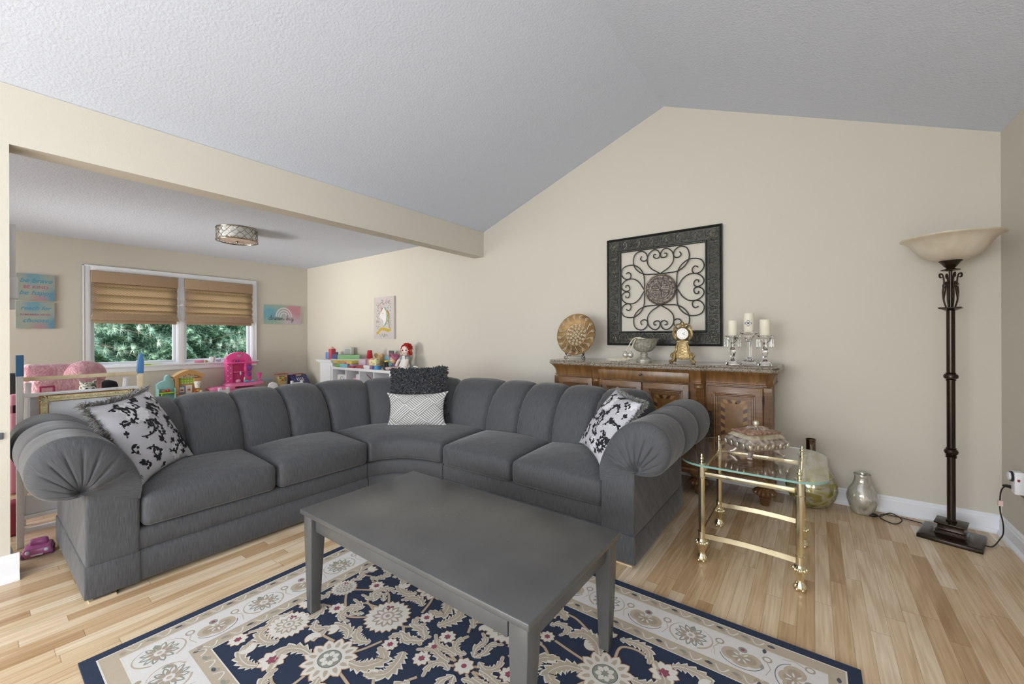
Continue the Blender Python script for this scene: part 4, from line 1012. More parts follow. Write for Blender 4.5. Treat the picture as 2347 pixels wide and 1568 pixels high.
body = frus([(-0.030, 0.034), (-0.012, 0.040), (-0.002, 0.050), (0.006, 0.066), (0.010, 0.084), (0.002, 0.096), (-0.004, 0.099), (-0.004, 0.104)], M_gilt, 'body', t)
mb = MB()
for sd in (-1, 1):
    for i in range(6):
        a = (i-2.5)/2.5*(KW+0.0); mb.sphere(kp(a, sd*(KD+0.001), 0.072), 0.011, sc=(1, 1, 1.75), seg=12)
        if i < 5: mb.sphere(kp(a+KW*0.2, sd*(KD+0.002), 0.060), 0.006, sc=(0.8, 0.8, 1.9), seg=8)
    for i in range(5):
        a = (i-2)/2*(KD+0.0); mb.sphere(kp(sd*(KW+0.001), a, 0.072), 0.011, sc=(1, 1, 1.75), seg=12)
build('gadroons', mb, M_gold, body)
frus([(-0.004, 0.104), (-0.006, 0.108), (-0.022, 0.126), (-0.024, 0.127)], M_gold, 'lid_band', t)
lid = frus([(-0.020, 0.127), (-0.018, 0.129), (-0.018, 0.137), (-0.022, 0.139), (-0.060, 0.150), (-0.068, 0.151)], M_brn, 'lid', t)
mb = MB()
for k in range(16):
    a = 2*PI*k/16; r1 = 0.075 if k % 2 == 0 else 0.06
    mb.tube([kp(0.014*math.cos(a), 0.010*math.sin(a), 0.155), kp(r1*0.6*math.cos(a), r1*0.45*math.sin(a), 0.151), kp(r1*1.15*math.cos(a), r1*0.72*math.sin(a), 0.1445)], [0.003, 0.005, 0.001], 6)
build('carved_leaves', mb, M_gilt, lid)
mb = MB(); mb.lathe([(0.014, 0.15), (0.008, 0.157), (0.007, 0.160), (0.014, 0.166), (0.017, 0.176), (0.014, 0.186), (0.006, 0.191), (0, 0.192)], 20, tuple(kp(0, 0, 0))); build('knob', mb, M_gold, lid)
for sa, sb in ((-1, -1), (1, -1), (1, 1), (-1, 1)):
    mb = MB(); A = kp(sa*(KW-0.040), sb*(KD-0.038), 0.038); B = kp(sa*(KW-0.026), sb*(KD-0.026), 0.018); C_ = kp(sa*(KW-0.012), sb*(KD-0.014), 0.009)
    mb.tube([A, B, C_], [0.016, 0.011, 0.008], 10)
    for k in (-1, 0, 1):
        d = (ek*sa+fk*sb).normalized(); s_ = Vector((-d.y, d.x, 0)); mb.sphere(C_+d*0.006+s_*k*0.007-Vector((0, 0, 0.002)), 0.0065, seg=8)
    build('claw_foot', mb, M_gilt, t)
# ------------------------------------------------------------ sideboard
M_wal = mat_wood('walnut', '#543820', '#6f4d2d', '#86613a', rough=0.32, sc=(2.5, 2.5, 14), dist=2.5)
M_walh = mat_wood('walnut_horizontal', '#573b22', '#73502d', '#8a653c', rough=0.3, sc=(12, 2.5, 3), dist=2.5)
M_burl = mat_wood('walnut_panel', '#664626', '#7c5831', '#8f6a40', rough=0.3, sc=(4, 3, 3), dist=4)
M_lt = pm('#99743f', rough=0.35, var=0.15, scale=25); M_dk = pm('#4c2a20', rough=0.35, var=0.2, scale=25); M_iron = mat_ramp_noise('dark_cast_iron', [(0.3, '#2c2b29'), (0.7, '#55524c')], scale=40, rough=0.4, metal=0.6)
M_gran = mat_ramp_noise('brown_granite', [(0.34, '#4a4238'), (0.46, '#84796b'), (0.58, '#a3988a'), (0.7, '#6b6053')], scale=110, detail=6, rough=0.08)
SX0, SX1, YS, YC, YW = -1.955, -0.232, 3.285, 3.245, 3.70
t = thing('sideboard', 'carved walnut sideboard with granite top and inlaid doors against the back wall', 'sideboard', (-1.09, 3.48, 0))
CA, CB = -1.50, -0.72       # breakfront between the two inner pilasters
def outline(o, mid=0.0):
    c = 0.05
    return [(SX0-o, YW), (SX0-o, YS-o+c), (SX0-o+c*0.8, YS-o), (CA-0.07-o*0.4, YS-o), (CA-0.035, YC-o-0.006), (CA+0.04, YC-o), (CB-0.04, YC-o), (CB+0.0, YC-o-0.012), (CB+0.05, YC-o-0.006), (CB+0.075+o*0.4, YS-o), (SX1+o-c*0.8, YS-o), (SX1+o, YS-o+c), (SX1+o, YW)]
def stack(rows, mat, name, parent, **kw):
    mb = MB(); n = None; vs = []
    for o, z in rows:
        p = outline(o); n = len(p); vs += [(x, y, z) for x, y in p]
    m = len(rows); fs = [(n*k+i, n*k+(i+1) % n, n*(k+1)+(i+1) % n, n*(k+1)+i) for k in range(m-1) for i in range(n)]+[tuple(range(n))[::-1], tuple(n*(m-1)+i for i in range(n))]
    mb.add(vs, fs); return build(name, mb, mat, parent, angle=25, **kw)
stack([(0.040, 0.936), (0.046, 0.940), (0.050, 0.950), (0.047, 0.958), (0.040, 0.964), (0.046, 0.968), (0.045, 0.974), (0.040, 0.977)], M_gran, 'granite_top', t)
stack([(0.0, 0.835), (0.010, 0.838), (0.010, 0.845), (0.004, 0.850), (0.004, 0.875), (0.012, 0.900), (0.024, 0.920), (0.030, 0.926), (0.034, 0.936)], M_walh, 'cornice', t)
stack([(-0.012, 0.20), (-0.012, 0.836)], M_wal, 'carcass', t)
stack([(0.006, 0.165), (0.012, 0.172), (0.012, 0.190), (0.004, 0.198), (-0.002, 0.206)], M_walh, 'plinth', t)
mb = MB()
mb.box(CA+0.02, YC-0.020, 0.842, CB-0.03, YC-0.012, 0.924); dr = build('drawer', mb, M_walh, t, smooth=False, bevel=0.003)
mb = MB(); mb.lathe([(0.004, 0), (0.004, 0.012), (0.010, 0.017), (0.009, 0.024), (0, 0.027)], 14, (0, 0, 0), M=Matrix.Translation((-1.113, YC-0.020, 0.885)) @ Matrix.Rotation(PI/2, 4, 'X')); build('knob', mb, M_iron, dr)
def door(x0, x1, y, hs, hinge):
    z0, z1 = 0.208, 0.826; mb = MB(); fr = 0.045
    mb.box(x0, y-0.012, z0, x1, y+0.01, z1); d = build('door', mb, M_wal, t, smooth=False, bevel=0.004)
    mb = MB(); q = 0.012
    for k, (a, dy) in enumerate(((fr, 0.020), (fr+0.012, 0.017))):
        r0, r1 = a, a+0.011
        for bx in ((x0+r0, z0+r0, x1-r0, z0+r1), (x0+r0, z1-r1, x1-r0, z1-r0), (x0+r0, z0+r1, x0+r1, z1-r1), (x1-r1, z0+r1, x1-r0, z1-r1)): mb.box(bx[0], y-dy, bx[1], bx[2], y-0.006, bx[3])
    build('moulding', mb, M_wal, d, smooth=False, bevel=0.002)
    px0, px1, pz0, pz1 = x0+fr+0.024, x1-fr-0.024, z0+fr+0.024, z1-fr-0.024
    mb = MB(); mb.box(px0, y-0.0135, pz0, px1, y-0.010, pz1)
    b0 = 0.024; b1 = 0.050; yy = y-0.0140
    ax0, ax1, az0, az1 = px0+b0, px1-b0, pz0+b0, pz1-b0; w_ = b1-b0
    mb.poly([(ax0, yy, az0), (ax1, yy, az0), (ax1, yy, az1), (ax0, yy, az1)], 1)
    yy2 = y-0.0143; n = 0
    L_ = 0.028; zz = az1-w_*1.25; i = 0
    zc = (az0+az1)/2
    while zz-L_ > az0+w_*1.2:
        up = zz > zc
        for (xa, xb) in ((ax0, ax0+w_), (ax1, ax1-w_)):
            sgn = 0.014 if up else -0.014
            mb.poly([(xa, yy2, zz+sgn*0.5), (xb, yy2, zz-sgn*0.5), (xb, yy2, zz-sgn*0.5-L_), (xa, yy2, zz+sgn*0.5-L_)], 2 if i % 2 else 3)
        zz -= L_; i += 1
    xx = ax0+w_*0.6; i = 0; xc = (ax0+ax1)/2; LH = 0.026; m = int((ax1-ax0-w_*1.2)/LH)
    for i in range(m):
        xa = ax0+w_*0.6+i*(ax1-ax0-w_*1.2)/m; xb = ax0+w_*0.6+(i+1)*(ax1-ax0-w_*1.2)/m; s_ = -0.007 if (xa+xb)/2 < xc else 0.007
        for (za, zb) in ((az1, az1-w_), (az0, az0+w_)):
            mb.poly([(xa+s_, yy2-0.0002, za), (xb+s_, yy2-0.0002, za), (xb-s_, yy2-0.0002, zb), (xa-s_, yy2-0.0002, zb)], 2 if i % 2 else 3)
    mb.poly([(ax0+w_, yy2-0.0004, az0+w_), (ax1-w_, yy2-0.0004, az0+w_), (ax1-w_, yy2-0.0004, az1-w_), (ax0+w_, yy2-0.0004, az1-w_)], 1)
    build('inlaid_panel', mb, [M_wal, M_burl, M_dk, M_lt], d, smooth=False, label='marquetry panel with chevron border')
    hx = x1+0.002 if hinge > 0 else x0-0.002
    for hz in (0.74, 0.29):
        mb = MB(); mb.tube([(hx, y-0.016, hz-0.03), (hx, y-0.016, hz+0.03)], 0.004, 8); mb.sphere((hx, y-0.016, hz+0.034), 0.004, seg=8); mb.sphere((hx, y-0.016, hz-0.034), 0.004, seg=8); build('hinge', mb, M_iron, d)
    kx = x0+0.024 if hinge > 0 else x1-0.024; yk = y-0.014
    mb = MB(); pr = []
    for k in range(41):
        f = k/40; wd = 0.009+0.005*math.cos(f*PI*6)**2+0.003*math.sin(f*PI); pr.append((kx+wd, 0.44+0.20*f))
    for k in range(40, -1, -1):
        f = k/40; wd = 0.009+0.005*math.cos(f*PI*6)**2+0.003*math.sin(f*PI); pr.append((kx-wd, 0.44+0.20*f))
    mb.prism(pr, 0, 0.004, lambda u, w, q: (u, yk-q, w))
    for k in range(7): mb.sphere((kx, yk-0.006, 0.455+k*0.028), 0.006, seg=8)
    mb.tube([(kx-0.0, yk-0.006, 0.56), (kx-0.006, yk-0.024, 0.548), (kx-0.008, yk-0.026, 0.530), (kx, yk-0.012, 0.520)], 0.004, 8)
    build('handle', mb, M_iron, d, angle=60)
door(SX0+0.055, CA-0.060, YS+0.004, 0, -1); door(CA+0.045, (CA+CB)/2-0.003, YC+0.006, 0, -1); door((CA+CB)/2+0.003, CB-0.035, YC+0.006, 0, 1); door(CB+0.082, SX1-0.052, YS+0.004, 0, 1)
def pilaster(x, y, w, rnd, n):
    mb = MB()
    if rnd:
        mb.lathe([(w*1.05, 0.205), (w*1.05, 0.235), (w*0.9, 0.24), (w*0.88, 0.245), (w*0.88, 0.800), (w*1.0, 0.806), (w*1.02, 0.812), (w*0.95, 0.818), (w*1.0, 0.826), (w*1.1, 0.836)], 80, (x, y, 0), flute=n, fa=0.2, frange=(3, 4))
    else:
        mb.box(x-w, y, 0.208, x+w, y+0.02, 0.828)
        for k in range(n):
            xx = x-w+(k+0.5)*2*w/n; mb.tube([(xx, y, 0.235), (xx, y, 0.80)], w/n*0.62, 8)
    build('pilaster', mb, M_wal, t, angle=60)
pilaster(CB+0.028, YC+0.028, 0.040, True, 16); pilaster(CA-0.012, YC+0.028, 0.036, True, 16)
pilaster(SX1-0.025, YS+0.010, 0.024, False, 5); pilaster(SX0+0.028, YS+0.010, 0.024, False, 5)
def bun(x, y):
    mb = MB(); mb.lathe([(0.020, 0.0), (0.026, 0.004), (0.030, 0.045), (0.034, 0.048), (0.036, 0.056), (0.028, 0.062), (0.044, 0.068), (0.066, 0.080), (0.070, 0.094), (0.060, 0.108), (0.040, 0.116), (0.036, 0.122), (0.046, 0.128), (0.058, 0.140), (0.064, 0.156), (0.064, 0.168)], 72, (x, y, 0), flute=18, fa=0.16, frange=(6, 10))
    build('bun_foot', mb, M_wal, t, angle=50)
for x, y in ((CB+0.02, YC+0.06), (SX1-0.05, YS+0.07), (CA-0.01, YC+0.06), (SX0+0.06, YS+0.07), (SX0+0.07, YW-0.08), (SX1-0.07, YW-0.08)): bun(x, y)
ZT = 0.9775
# ------------------------------------------------------------ ornaments on the sideboard
M_iw = pm('#2b2724', rough=0.45, metal=0.5, var=0.1)
def pxz(x, z, y): return Vector((x, y, z))
t = thing('plate_stand', 'black wrought wire easel stand with scrolls holding the gold plate', 'plate stand', (-1.783, 3.41, ZT))
def w2(pts, y, r=0.0028, name='wire'):
    mb = MB(); mb.tube([Vector((p[0], y+(p[2] if len(p) > 2 else 0), p[1])) for p in pts], r, 6); return build(name, mb, M_iw, t)
for s_ in (-1, 1):
    X = lambda d: -1.783+s_*d
    body_ = [(X(0.028), 1.063), (X(0.008), 1.052), (X(0.014), 1.036), (X(0.03), 1.042)]
    pts = cr([(X(0.004), 1.050), (X(0.020), 1.064), (X(0.040), 1.060), (X(0.052), 1.044), (X(0.074), 1.036), (X(0.088), 1.022), (X(0.097), 1.030), (X(0.094), 1.046), (X(0.080), 1.046), (X(0.082), 1.036)], 5); w2(pts, 3.375, name='scroll')
    pts = cr([(X(0.092), 1.036), (X(0.082), 1.018), (X(0.078), 1.005), (X(0.076), 0.990), (X(0.088), 0.981), (X(0.104), 0.984), (X(0.108), 0.998), (X(0.098), 1.006), (X(0.090), 0.998), (X(0.096), 0.992)], 6); w2(pts, 3.372, name='leg')
w2([(-1.865, 1.010), (-1.701, 1.010)], 3.374, name='cross_bar'); w2([(-1.72, 1.06, 0.02), (-1.725, ZT+0.002, 0.09)], 3.38, name='back_leg'); w2([(-1.85, 1.012), (-1.85, 1.012, 0.05), (-1.85, 1.10, 0.075)], 3.374, name='rest'); w2([(-1.716, 1.012), (-1.716, 1.012, 0.05), (-1.716, 1.10, 0.075)], 3.374, name='rest')
M_bronze = mat_ramp_noise('bronzed_gold', [(0.3, '#6b5236'), (0.55, '#947549'), (0.75, '#b39c72')], scale=3, rough=0.3, metal=0.6, detail=5, mapping=(1, 1, 6)); M_cham = pm('#d5ccb6', rough=0.4, metal=0.3, var=0.08, scale=50)
TP = Matrix.Translation((-1.790, 3.425, 1.208)) @ Matrix.Rotation(math.radians(-12), 4, 'X') @ Matrix.Rotation(PI/2, 4, 'X')
t = thing('decorative_plate', 'round gold plate with raised white scroll pattern standing on its wire easel', 'plate', (-1.79, 3.42, 1.01))
mb = MB(); mb.lathe([(0.0, 0.0), (0.10, 0.001), (0.125, 0.008), (0.19, 0.020), (0.197, 0.020), (0.199, 0.016), (0.195, 0.012), (0.13, -0.004), (0.10, -0.010), (0.0, -0.012)], 56, M=TP); pl_ = build('dish', mb, M_bronze, t)
mb = MB()
def pw(x, y):
    r = math.hypot(x, y); z = 0.0025+(0.001 if r < 0.1 else (0.001+(r-0.1)/0.025*0.007 if r < 0.125 else 0.008+(r-0.125)/0.065*0.012)); return TP @ Vector((x, y, z))
for k in range(16):
    a = 2*PI*k/16
    pts = [(0.115+0.075*f, 0.35*math.sin(f*2.6)) for f in [i/9 for i in range(10)]]; sp = spiral(0.172, 0.34, 0.10, 0.02, -1.2, -1.1, 14)
    P_ = [pw(r*math.cos(a+q*0.55), r*math.sin(a+q*0.55)) for r, q in pts]; mb.tube(P_, 0.0022, 5)
    c0_ = (0.168*math.cos(a+0.17), 0.168*math.sin(a+0.17)); mb.tube([pw(*p) for p in spiral(c0_[0], c0_[1], 0.017, 0.003, a, 1.3, 14)], 0.002, 5)
for rr, nn in ((0.03, 6), (0.058, 10), (0.086, 14)):
    for k in range(nn):
        a = 2*PI*k/nn+rr*9; mb.tube([pw(*p) for p in spiral(rr*math.cos(a), rr*math.sin(a), 0.013, 0.002, a, 1.4, 14)], 0.0026, 5)
mb.sphere(pw(0, 0), 0.01, seg=10); mb.tube([pw(0.101*math.cos(2*PI*i/40), 0.101*math.sin(2*PI*i/40)) for i in range(40)], 0.0018, 5, closed=True)
build('relief_scrolls', mb, M_cham, t)
# pedestal bowl
M_pew = mat_ramp_noise('weathered_pewter', [(0.3, '#94917f'), (0.55, '#b9b6a8'), (0.75, '#d3d0c3')], scale=55, rough=0.4, metal=0.35, bump=0.003, bscale=90)
t = thing('pedestal_bowl', 'grey weathered metal footed bowl with flared rim on the sideboard', 'bowl', (-1.155, 3.43, ZT))
mb = MB(); mb.lathe([(0.062, 0.0), (0.064, 0.010), (0.058, 0.022), (0.044, 0.032), (0.030, 0.040), (0.026, 0.052), (0.030, 0.058), (0.030, 0.066), (0.024, 0.070), (0.026, 0.078)], 48, (-1.155, 3.43, ZT)); build('foot', mb, M_pew, t)
mb = MB(); mb.lathe([(0.024, 0.078), (0.055, 0.088), (0.080, 0.108), (0.094, 0.140), (0.106, 0.175), (0.124, 0.190), (0.127, 0.194), (0.121, 0.194), (0.098, 0.176), (0.086, 0.14), (0.070, 0.110), (0.0, 0.095)], 72, (-1.155, 3.43, ZT), flute=18, fa=0.05, frange=(1, 4)); build('bowl', mb, M_pew, t, angle=60)
# curtain tassel hanging out of the bowl
M_cord = pm('#d9d1bd', rough=0.55, var=0.1, scale=90, bump=0.0008, bscale=500); M_orn = pm('#cfcac0', rough=0.25, metal=0.6, var=0.1)
t = thing('tassel', 'cream cord tassel pair with beaded heads draped from the pewter bowl', 'tassel', (-1.26, 3.34, ZT))
mb = MB(); mb.tube(cr([(-1.13, 3.33, 1.170), (-1.165, 3.318, 1.182), (-1.21, 3.316, 1.165), (-1.250, 3.314, 1.10), (-1.272, 3.312, 1.055)], 6), 0.004, 6); mb.tube(cr([(-1.11, 3.335, 1.168), (-1.15, 3.318, 1.175), (-1.19, 3.314, 1.16), (-1.215, 3.311, 1.10), (-1.228, 3.310, 1.052)], 6), 0.004, 6); build('cord', mb, M_cord, t)
for x in (-1.272, -1.228):
    mb = MB(); mb.sphere((x, 3.309, 1.035), 0.024, seg=16, sc=(1, 1, 1.1)); mb.lathe([(0.008, 0.022), (0.012, 0.028), (0.006, 0.036)], 12, (x, 3.309, 1.035)); build('bead_head', mb, M_orn, t)
R = random.Random(3); mb = MB()
for i in range(420):
    x0_ = R.choice((-1.272, -1.228)); e = Vector((x0_-R.uniform(0.02, 0.16), 3.33+R.uniform(-0.05, 0.04), ZT+R.uniform(0.003, 0.024)))
    mb.tube(cr([(x0_+R.uniform(-.01, .01), 3.309, 1.018), (x0_-0.02+R.uniform(-.015, .015), 3.312, 1.000), tuple(e)], 4), 0.0019, 4, caps=False)
o = build('threads', mb, M_cord, t); o['kind'] = 'stuff'
# mantel clock
M_cg = mat_ramp_noise('antique_gold_resin', [(0.3, '#7a6642'), (0.55, '#a08a5f'), (0.75, '#c9b88f')], scale=35, rough=0.38, metal=0.55, bump=0.0015, bscale=110)
kx, ky = -0.833, 3.40
t = thing('mantel_clock', 'gilt rococo mantel clock with round white dial on scrolled feet', 'clock', (kx, ky, ZT))
half = cr([(0.0, 0.025), (0.030, 0.030), (0.052, 0.045), (0.050, 0.075), (0.038, 0.110), (0.034, 0.150), (0.044, 0.175), (0.0, 0.178)], 5)
pr = [(x, z) for x, z in half]+[(-x, z) for x, z in half[::-1][1:-1]]
mb = MB(); mb.prism(pr, -0.028, 0.022, lambda u, w, q: (kx+u, ky+q, ZT+w))
for s_ in (-1, 1):
    for k in range(5): mb.tube([(kx-0.024, ky-0.030, ZT+0.06+k*0.022+(0 if s_ > 0 else 0.022)), (kx+0.024, ky-0.030, ZT+0.06+k*0.022+(0.022 if s_ > 0 else 0))], 0.0016, 5)
build('case', mb, M_cg, t, smooth=False, bevel=0.006)
for s_ in (-1, 1):
    X = lambda d: kx+s_*d
    mb = MB(); mb.tube(cr([(X(0.030), ky-0.026, ZT+0.165), (X(0.044), ky-0.028, ZT+0.13), (X(0.046), ky-0.03, ZT+0.10), (X(0.060), ky-0.032, ZT+0.080), (X(0.078), ky-0.034, ZT+0.070), (X(0.084), ky-0.034, ZT+0.056), (X(0.074), ky-0.034, ZT+0.048), (X(0.066), ky-0.034, ZT+0.056)], 5), 0.009, 8)
    mb.tube(cr([(X(0.060), ky-0.032, ZT+0.075), (X(0.062), ky-0.032, ZT+0.045), (X(0.070), ky-0.034, ZT+0.022), (X(0.086), ky-0.036, ZT+0.013)], 5), 0.012, 8)
    mb.sphere((X(0.090), ky-0.036, ZT+0.012), 0.012, seg=12); mb.sphere((X(0.075), ky-0.03, ZT+0.010), 0.010, seg=10)
    mb.tube([(X(0.055), ky+0.01, ZT+0.07), (X(0.07), ky+0.02, ZT+0.008)], 0.010, 8)
    build('scrolled_foot', mb, M_cg, t)
cz = ZT+0.232
mb = MB(); TC = Matrix.Translation((kx, ky-0.010, cz)) @ Matrix.Rotation(PI/2, 4, 'X')
mb.lathe([(0.0, -0.012), (0.050, -0.012), (0.056, -0.004), (0.054, 0.010), (0.048, 0.018), (0.044, 0.014)], 32, M=TC)
for s_ in (-1, 1):
    for k in range(5):
        a = 0.2+k*0.34; mb.tube(cr([(kx+s_*0.050, ky-0.016, cz-0.045+k*0.006), (kx+s_*(0.068+0.006*math.sin(k)), ky-0.022, cz-0.02+k*0.012), (kx+s_*(0.052+0.010*math.cos(k*0.7)), ky-0.026, cz+0.018+k*0.006)], 5), 0.0065, 7)
    mb.tube(cr([(kx+s_*0.062, ky-0.02, cz+0.010), (kx+s_*0.064, ky-0.022, cz+0.045), (kx+s_*0.044, ky-0.022, cz+0.072), (kx+s_*0.018, ky-0.022, cz+0.074), (kx+s_*0.014, ky-0.022, cz+0.056), (kx+s_*0.026, ky-0.022, cz+0.050)], 6), 0.0065, 8)
mb.sphere((kx, ky-0.02, cz+0.080), 0.013, seg=12, sc=(1, .7, 1.3)); mb.sphere((kx, ky-0.02, cz+0.058), 0.012, seg=12, sc=(1.3, .7, 1)); mb.sphere((kx, ky-0.018, cz-0.058), 0.018, seg=12, sc=(2, .7, .7))
build('crest', mb, M_cg, t)
mb = MB(); mb.lathe([(0.0, 0.0155), (0.044, 0.0155), (0.044, 0.010)], 36, M=TC); dl = build('dial', mb, pm('#eceae6', rough=0.35, var=0.01), t)
mb = MB()
for k in range(12):
    a = 2*PI*k/12; r0, r1 = 0.030, 0.038; mb.tube([TC @ Vector((r0*math.cos(a), r0*math.sin(a), 0.0165)), TC @ Vector((r1*math.cos(a), r1*math.sin(a), 0.0165))], 0.0009, 4)
mb.tube([TC @ Vector((0, 0, 0.018)), TC @ Vector((0.020, -0.010, 0.018))], 0.0013, 5); mb.tube([TC @ Vector((0, 0, 0.018)), TC @ Vector((0.024, 0.012, 0.018))], 0.0009, 5)
build('hands', mb, pm('#2a2a2c', rough=0.4, var=0.02), dl)
# crystal holders and pillar candles
M_cry = mat_glass('crystal', (1, 1, 1), ior=1.46)
M_wax = pm('#ece6d2', rough=0.5, var=0.02, scale=20, name='ivory_wax', **{'Subsurface Weight': 0.15})
def holder(x, y, hh, kind, lab, clab):
    t = thing('candle_holder', lab, 'candle holder', (x, y, ZT), 'crystal candle holders')
    mb = MB()
    if kind == 0:
        mb.lathe([(0.046, 0), (0.046, 0.004), (0.040, 0.016), (0.016, 0.034), (0.010, 0.045), (0.016, 0.056), (0.013, 0.066), (0.020, 0.085), (0.022, 0.105), (0.014, 0.125), (0.010, 0.135), (0.018, 0.145), (0.012, 0.155), (0.026, 0.175), (0.034, hh-0.025), (0.040, hh-0.010), (0.052, hh-0.005), (0.053, hh), (0.0, hh)], 10, (x, y, ZT))
    else:
        mb.lathe([(0.056, 0), (0.056, 0.004), (0.052, 0.012), (0.026, 0.046), (0.026, 0.052), (0.019, 0.056), (0.019, 0.170), (0.026, 0.174), (0.026, 0.180), (0.020, 0.186), (0.040, hh-0.020), (0.062, hh-0.004), (0.062, hh), (0.0, hh)], 12, (x, y, ZT))
    build('stem', mb, M_cry, t, smooth=False)
    if kind == 0:
        for k in range(8):
            a = 2*PI*k/8+0.2; px, py = x+0.050*math.cos(a), y+0.050*math.sin(a); zz = ZT+hh-0.012
            mb = MB(); mb.sphere((px, py, zz), 0.005, seg=6); mb.lathe([(0.0, -0.085), (0.0065, -0.068), (0.004, -0.015), (0.0, -0.008)], 6, (px, py, zz)); build('prism_drop', mb, M_cry, t, smooth=False)
    c = thing('pillar_candle', clab, 'candle', (x, y, ZT+hh), 'ivory pillar candles')
    ch = 0.115 if kind == 0 else 0.140; r = 0.034 if kind == 0 else 0.0335
    mb = MB(); mb.lathe([(0.0, 0.0005), (r-0.002, 0.0005), (r, 0.003), (r, ch-0.003), (r-0.003, ch), (r-0.009, ch-0.004), (0, ch-0.006)], 28, (x, y, ZT+hh)); b_ = build('wax', mb, M_wax, c)
    mb = MB(); mb.tube([(x, y, ZT+hh+ch-0.008), (x+0.001, y, ZT+hh+ch+0.004)], 0.0012, 5); build('wick', mb, pm('#39342f', rough=0.8, var=0.1), c)
    if kind == 1:
        mb = MB(); yy = y-r-0.002; zc_ = ZT+hh+0.066
        for a in range(4):
            ca, sa = math.cos(a*PI/2), math.sin(a*PI/2)
            for k in (-1, 0, 1):
                q = [(x+ca*0.006-0*sa, zc_+sa*0.006), (x+ca*0.016-sa*k*0.006, zc_+sa*0.016+ca*k*0.006), (x+ca*0.023-sa*k*0.004, zc_+sa*0.023+ca*k*0.004)]
                mb.tube([(p[0], yy+0.0004*abs(p[0]-x)/0.01*3, p[1]) for p in q], [0.0025, 0.003, 0.0015], 6)
            d_ = a*PI/2+PI/4; mb.tube([(x, yy, zc_), (x+0.015*math.cos(d_), yy+0.001, zc_+0.015*math.sin(d_))], [0.003, 0.001], 5)
        mb.sphere((x, yy-0.001, zc_), 0.005, seg=8); build('ornament', mb, pm('#8b8c90', rough=0.25, metal=0.9, var=0.1), c, label='silver cross-shaped ornament')
holder(-0.490, 3.43, 0.215, 0, 'left crystal candle holder with hanging prisms, nearest the clock', 'ivory pillar candle on the left crystal holder')
holder(-0.385, 3.44, 0.240, 1, 'tallest crystal candle holder, without prisms, standing in the middle', 'tallest ivory candle with a silver cross ornament, in the middle')
holder(-0.282, 3.42, 0.215, 0, 'right crystal candle holder with hanging prisms, nearest the sideboard end', 'ivory pillar candle on the right crystal holder')

# ------------------------------------------------------------ framed iron wall panel
M_fr = mat_ramp_noise('antique_black_bronze', [(0.35, '#222320'), (0.6, '#33342f'), (0.8, '#47453a')], scale=60, rough=0.38, metal=0.3)
M_hi = mat_ramp_noise('ornament_painted_highlights', [(0.3, '#34352f'), (0.6, '#5d5b50'), (0.8, '#8c8674')], scale=90, rough=0.28, metal=0.35)  # black relief; its highlights are painted in as paler tones
fx0, fx1, fz0, fz1 = -1.592, -0.598, 1.107, 2.108; FW = 0.132; yf = 3.705
t = thing('wall_art', 'square black metal wall art with scrolled iron openwork and round medallion', 'wall art', ((fx0+fx1)/2, 3.70, (fz0+fz1)/2))
mb = MB()
for (a0_, d0_, a1_, d1_) in ((0, 0.016, FW, 0.012), ):
    pass
prof = [(0, 0.0), (0, 0.030), (0.008, 0.034), (0.014, 0.028), (0.020, 0.022), (FW-0.018, 0.016), (FW-0.012, 0.022), (FW-0.004, 0.020), (FW, 0.012), (FW, 0.0)]
vs = []; n = len(prof)
for a, d in prof: vs += [(fx0+a, yf-d, fz0+a), (fx1-a, yf-d, fz0+a), (fx1-a, yf-d, fz1-a), (fx0+a, yf-d, fz1-a)]
mb.add(vs, [(4*k+i, 4*k+(i+1) % 4, 4*((k+1) % n)+(i+1) % 4, 4*((k+1) % n)+i) for k in range(n) for i in range(4)])
fr = build('frame', mb, M_fr, t, smooth=False)
R = random.Random(21); mb = MB()
def along(side, s_, d_):
    """s_ along the side, d_ from the outer edge"""
    w = fx1-fx0; y = yf-0.021
    return {0: (fx0+s_, y, fz0+d_), 1: (fx1-d_, y, fz0+s_), 2: (fx1-s_, y, fz1-d_), 3: (fx0+d_, y, fz1-s_)}[side]
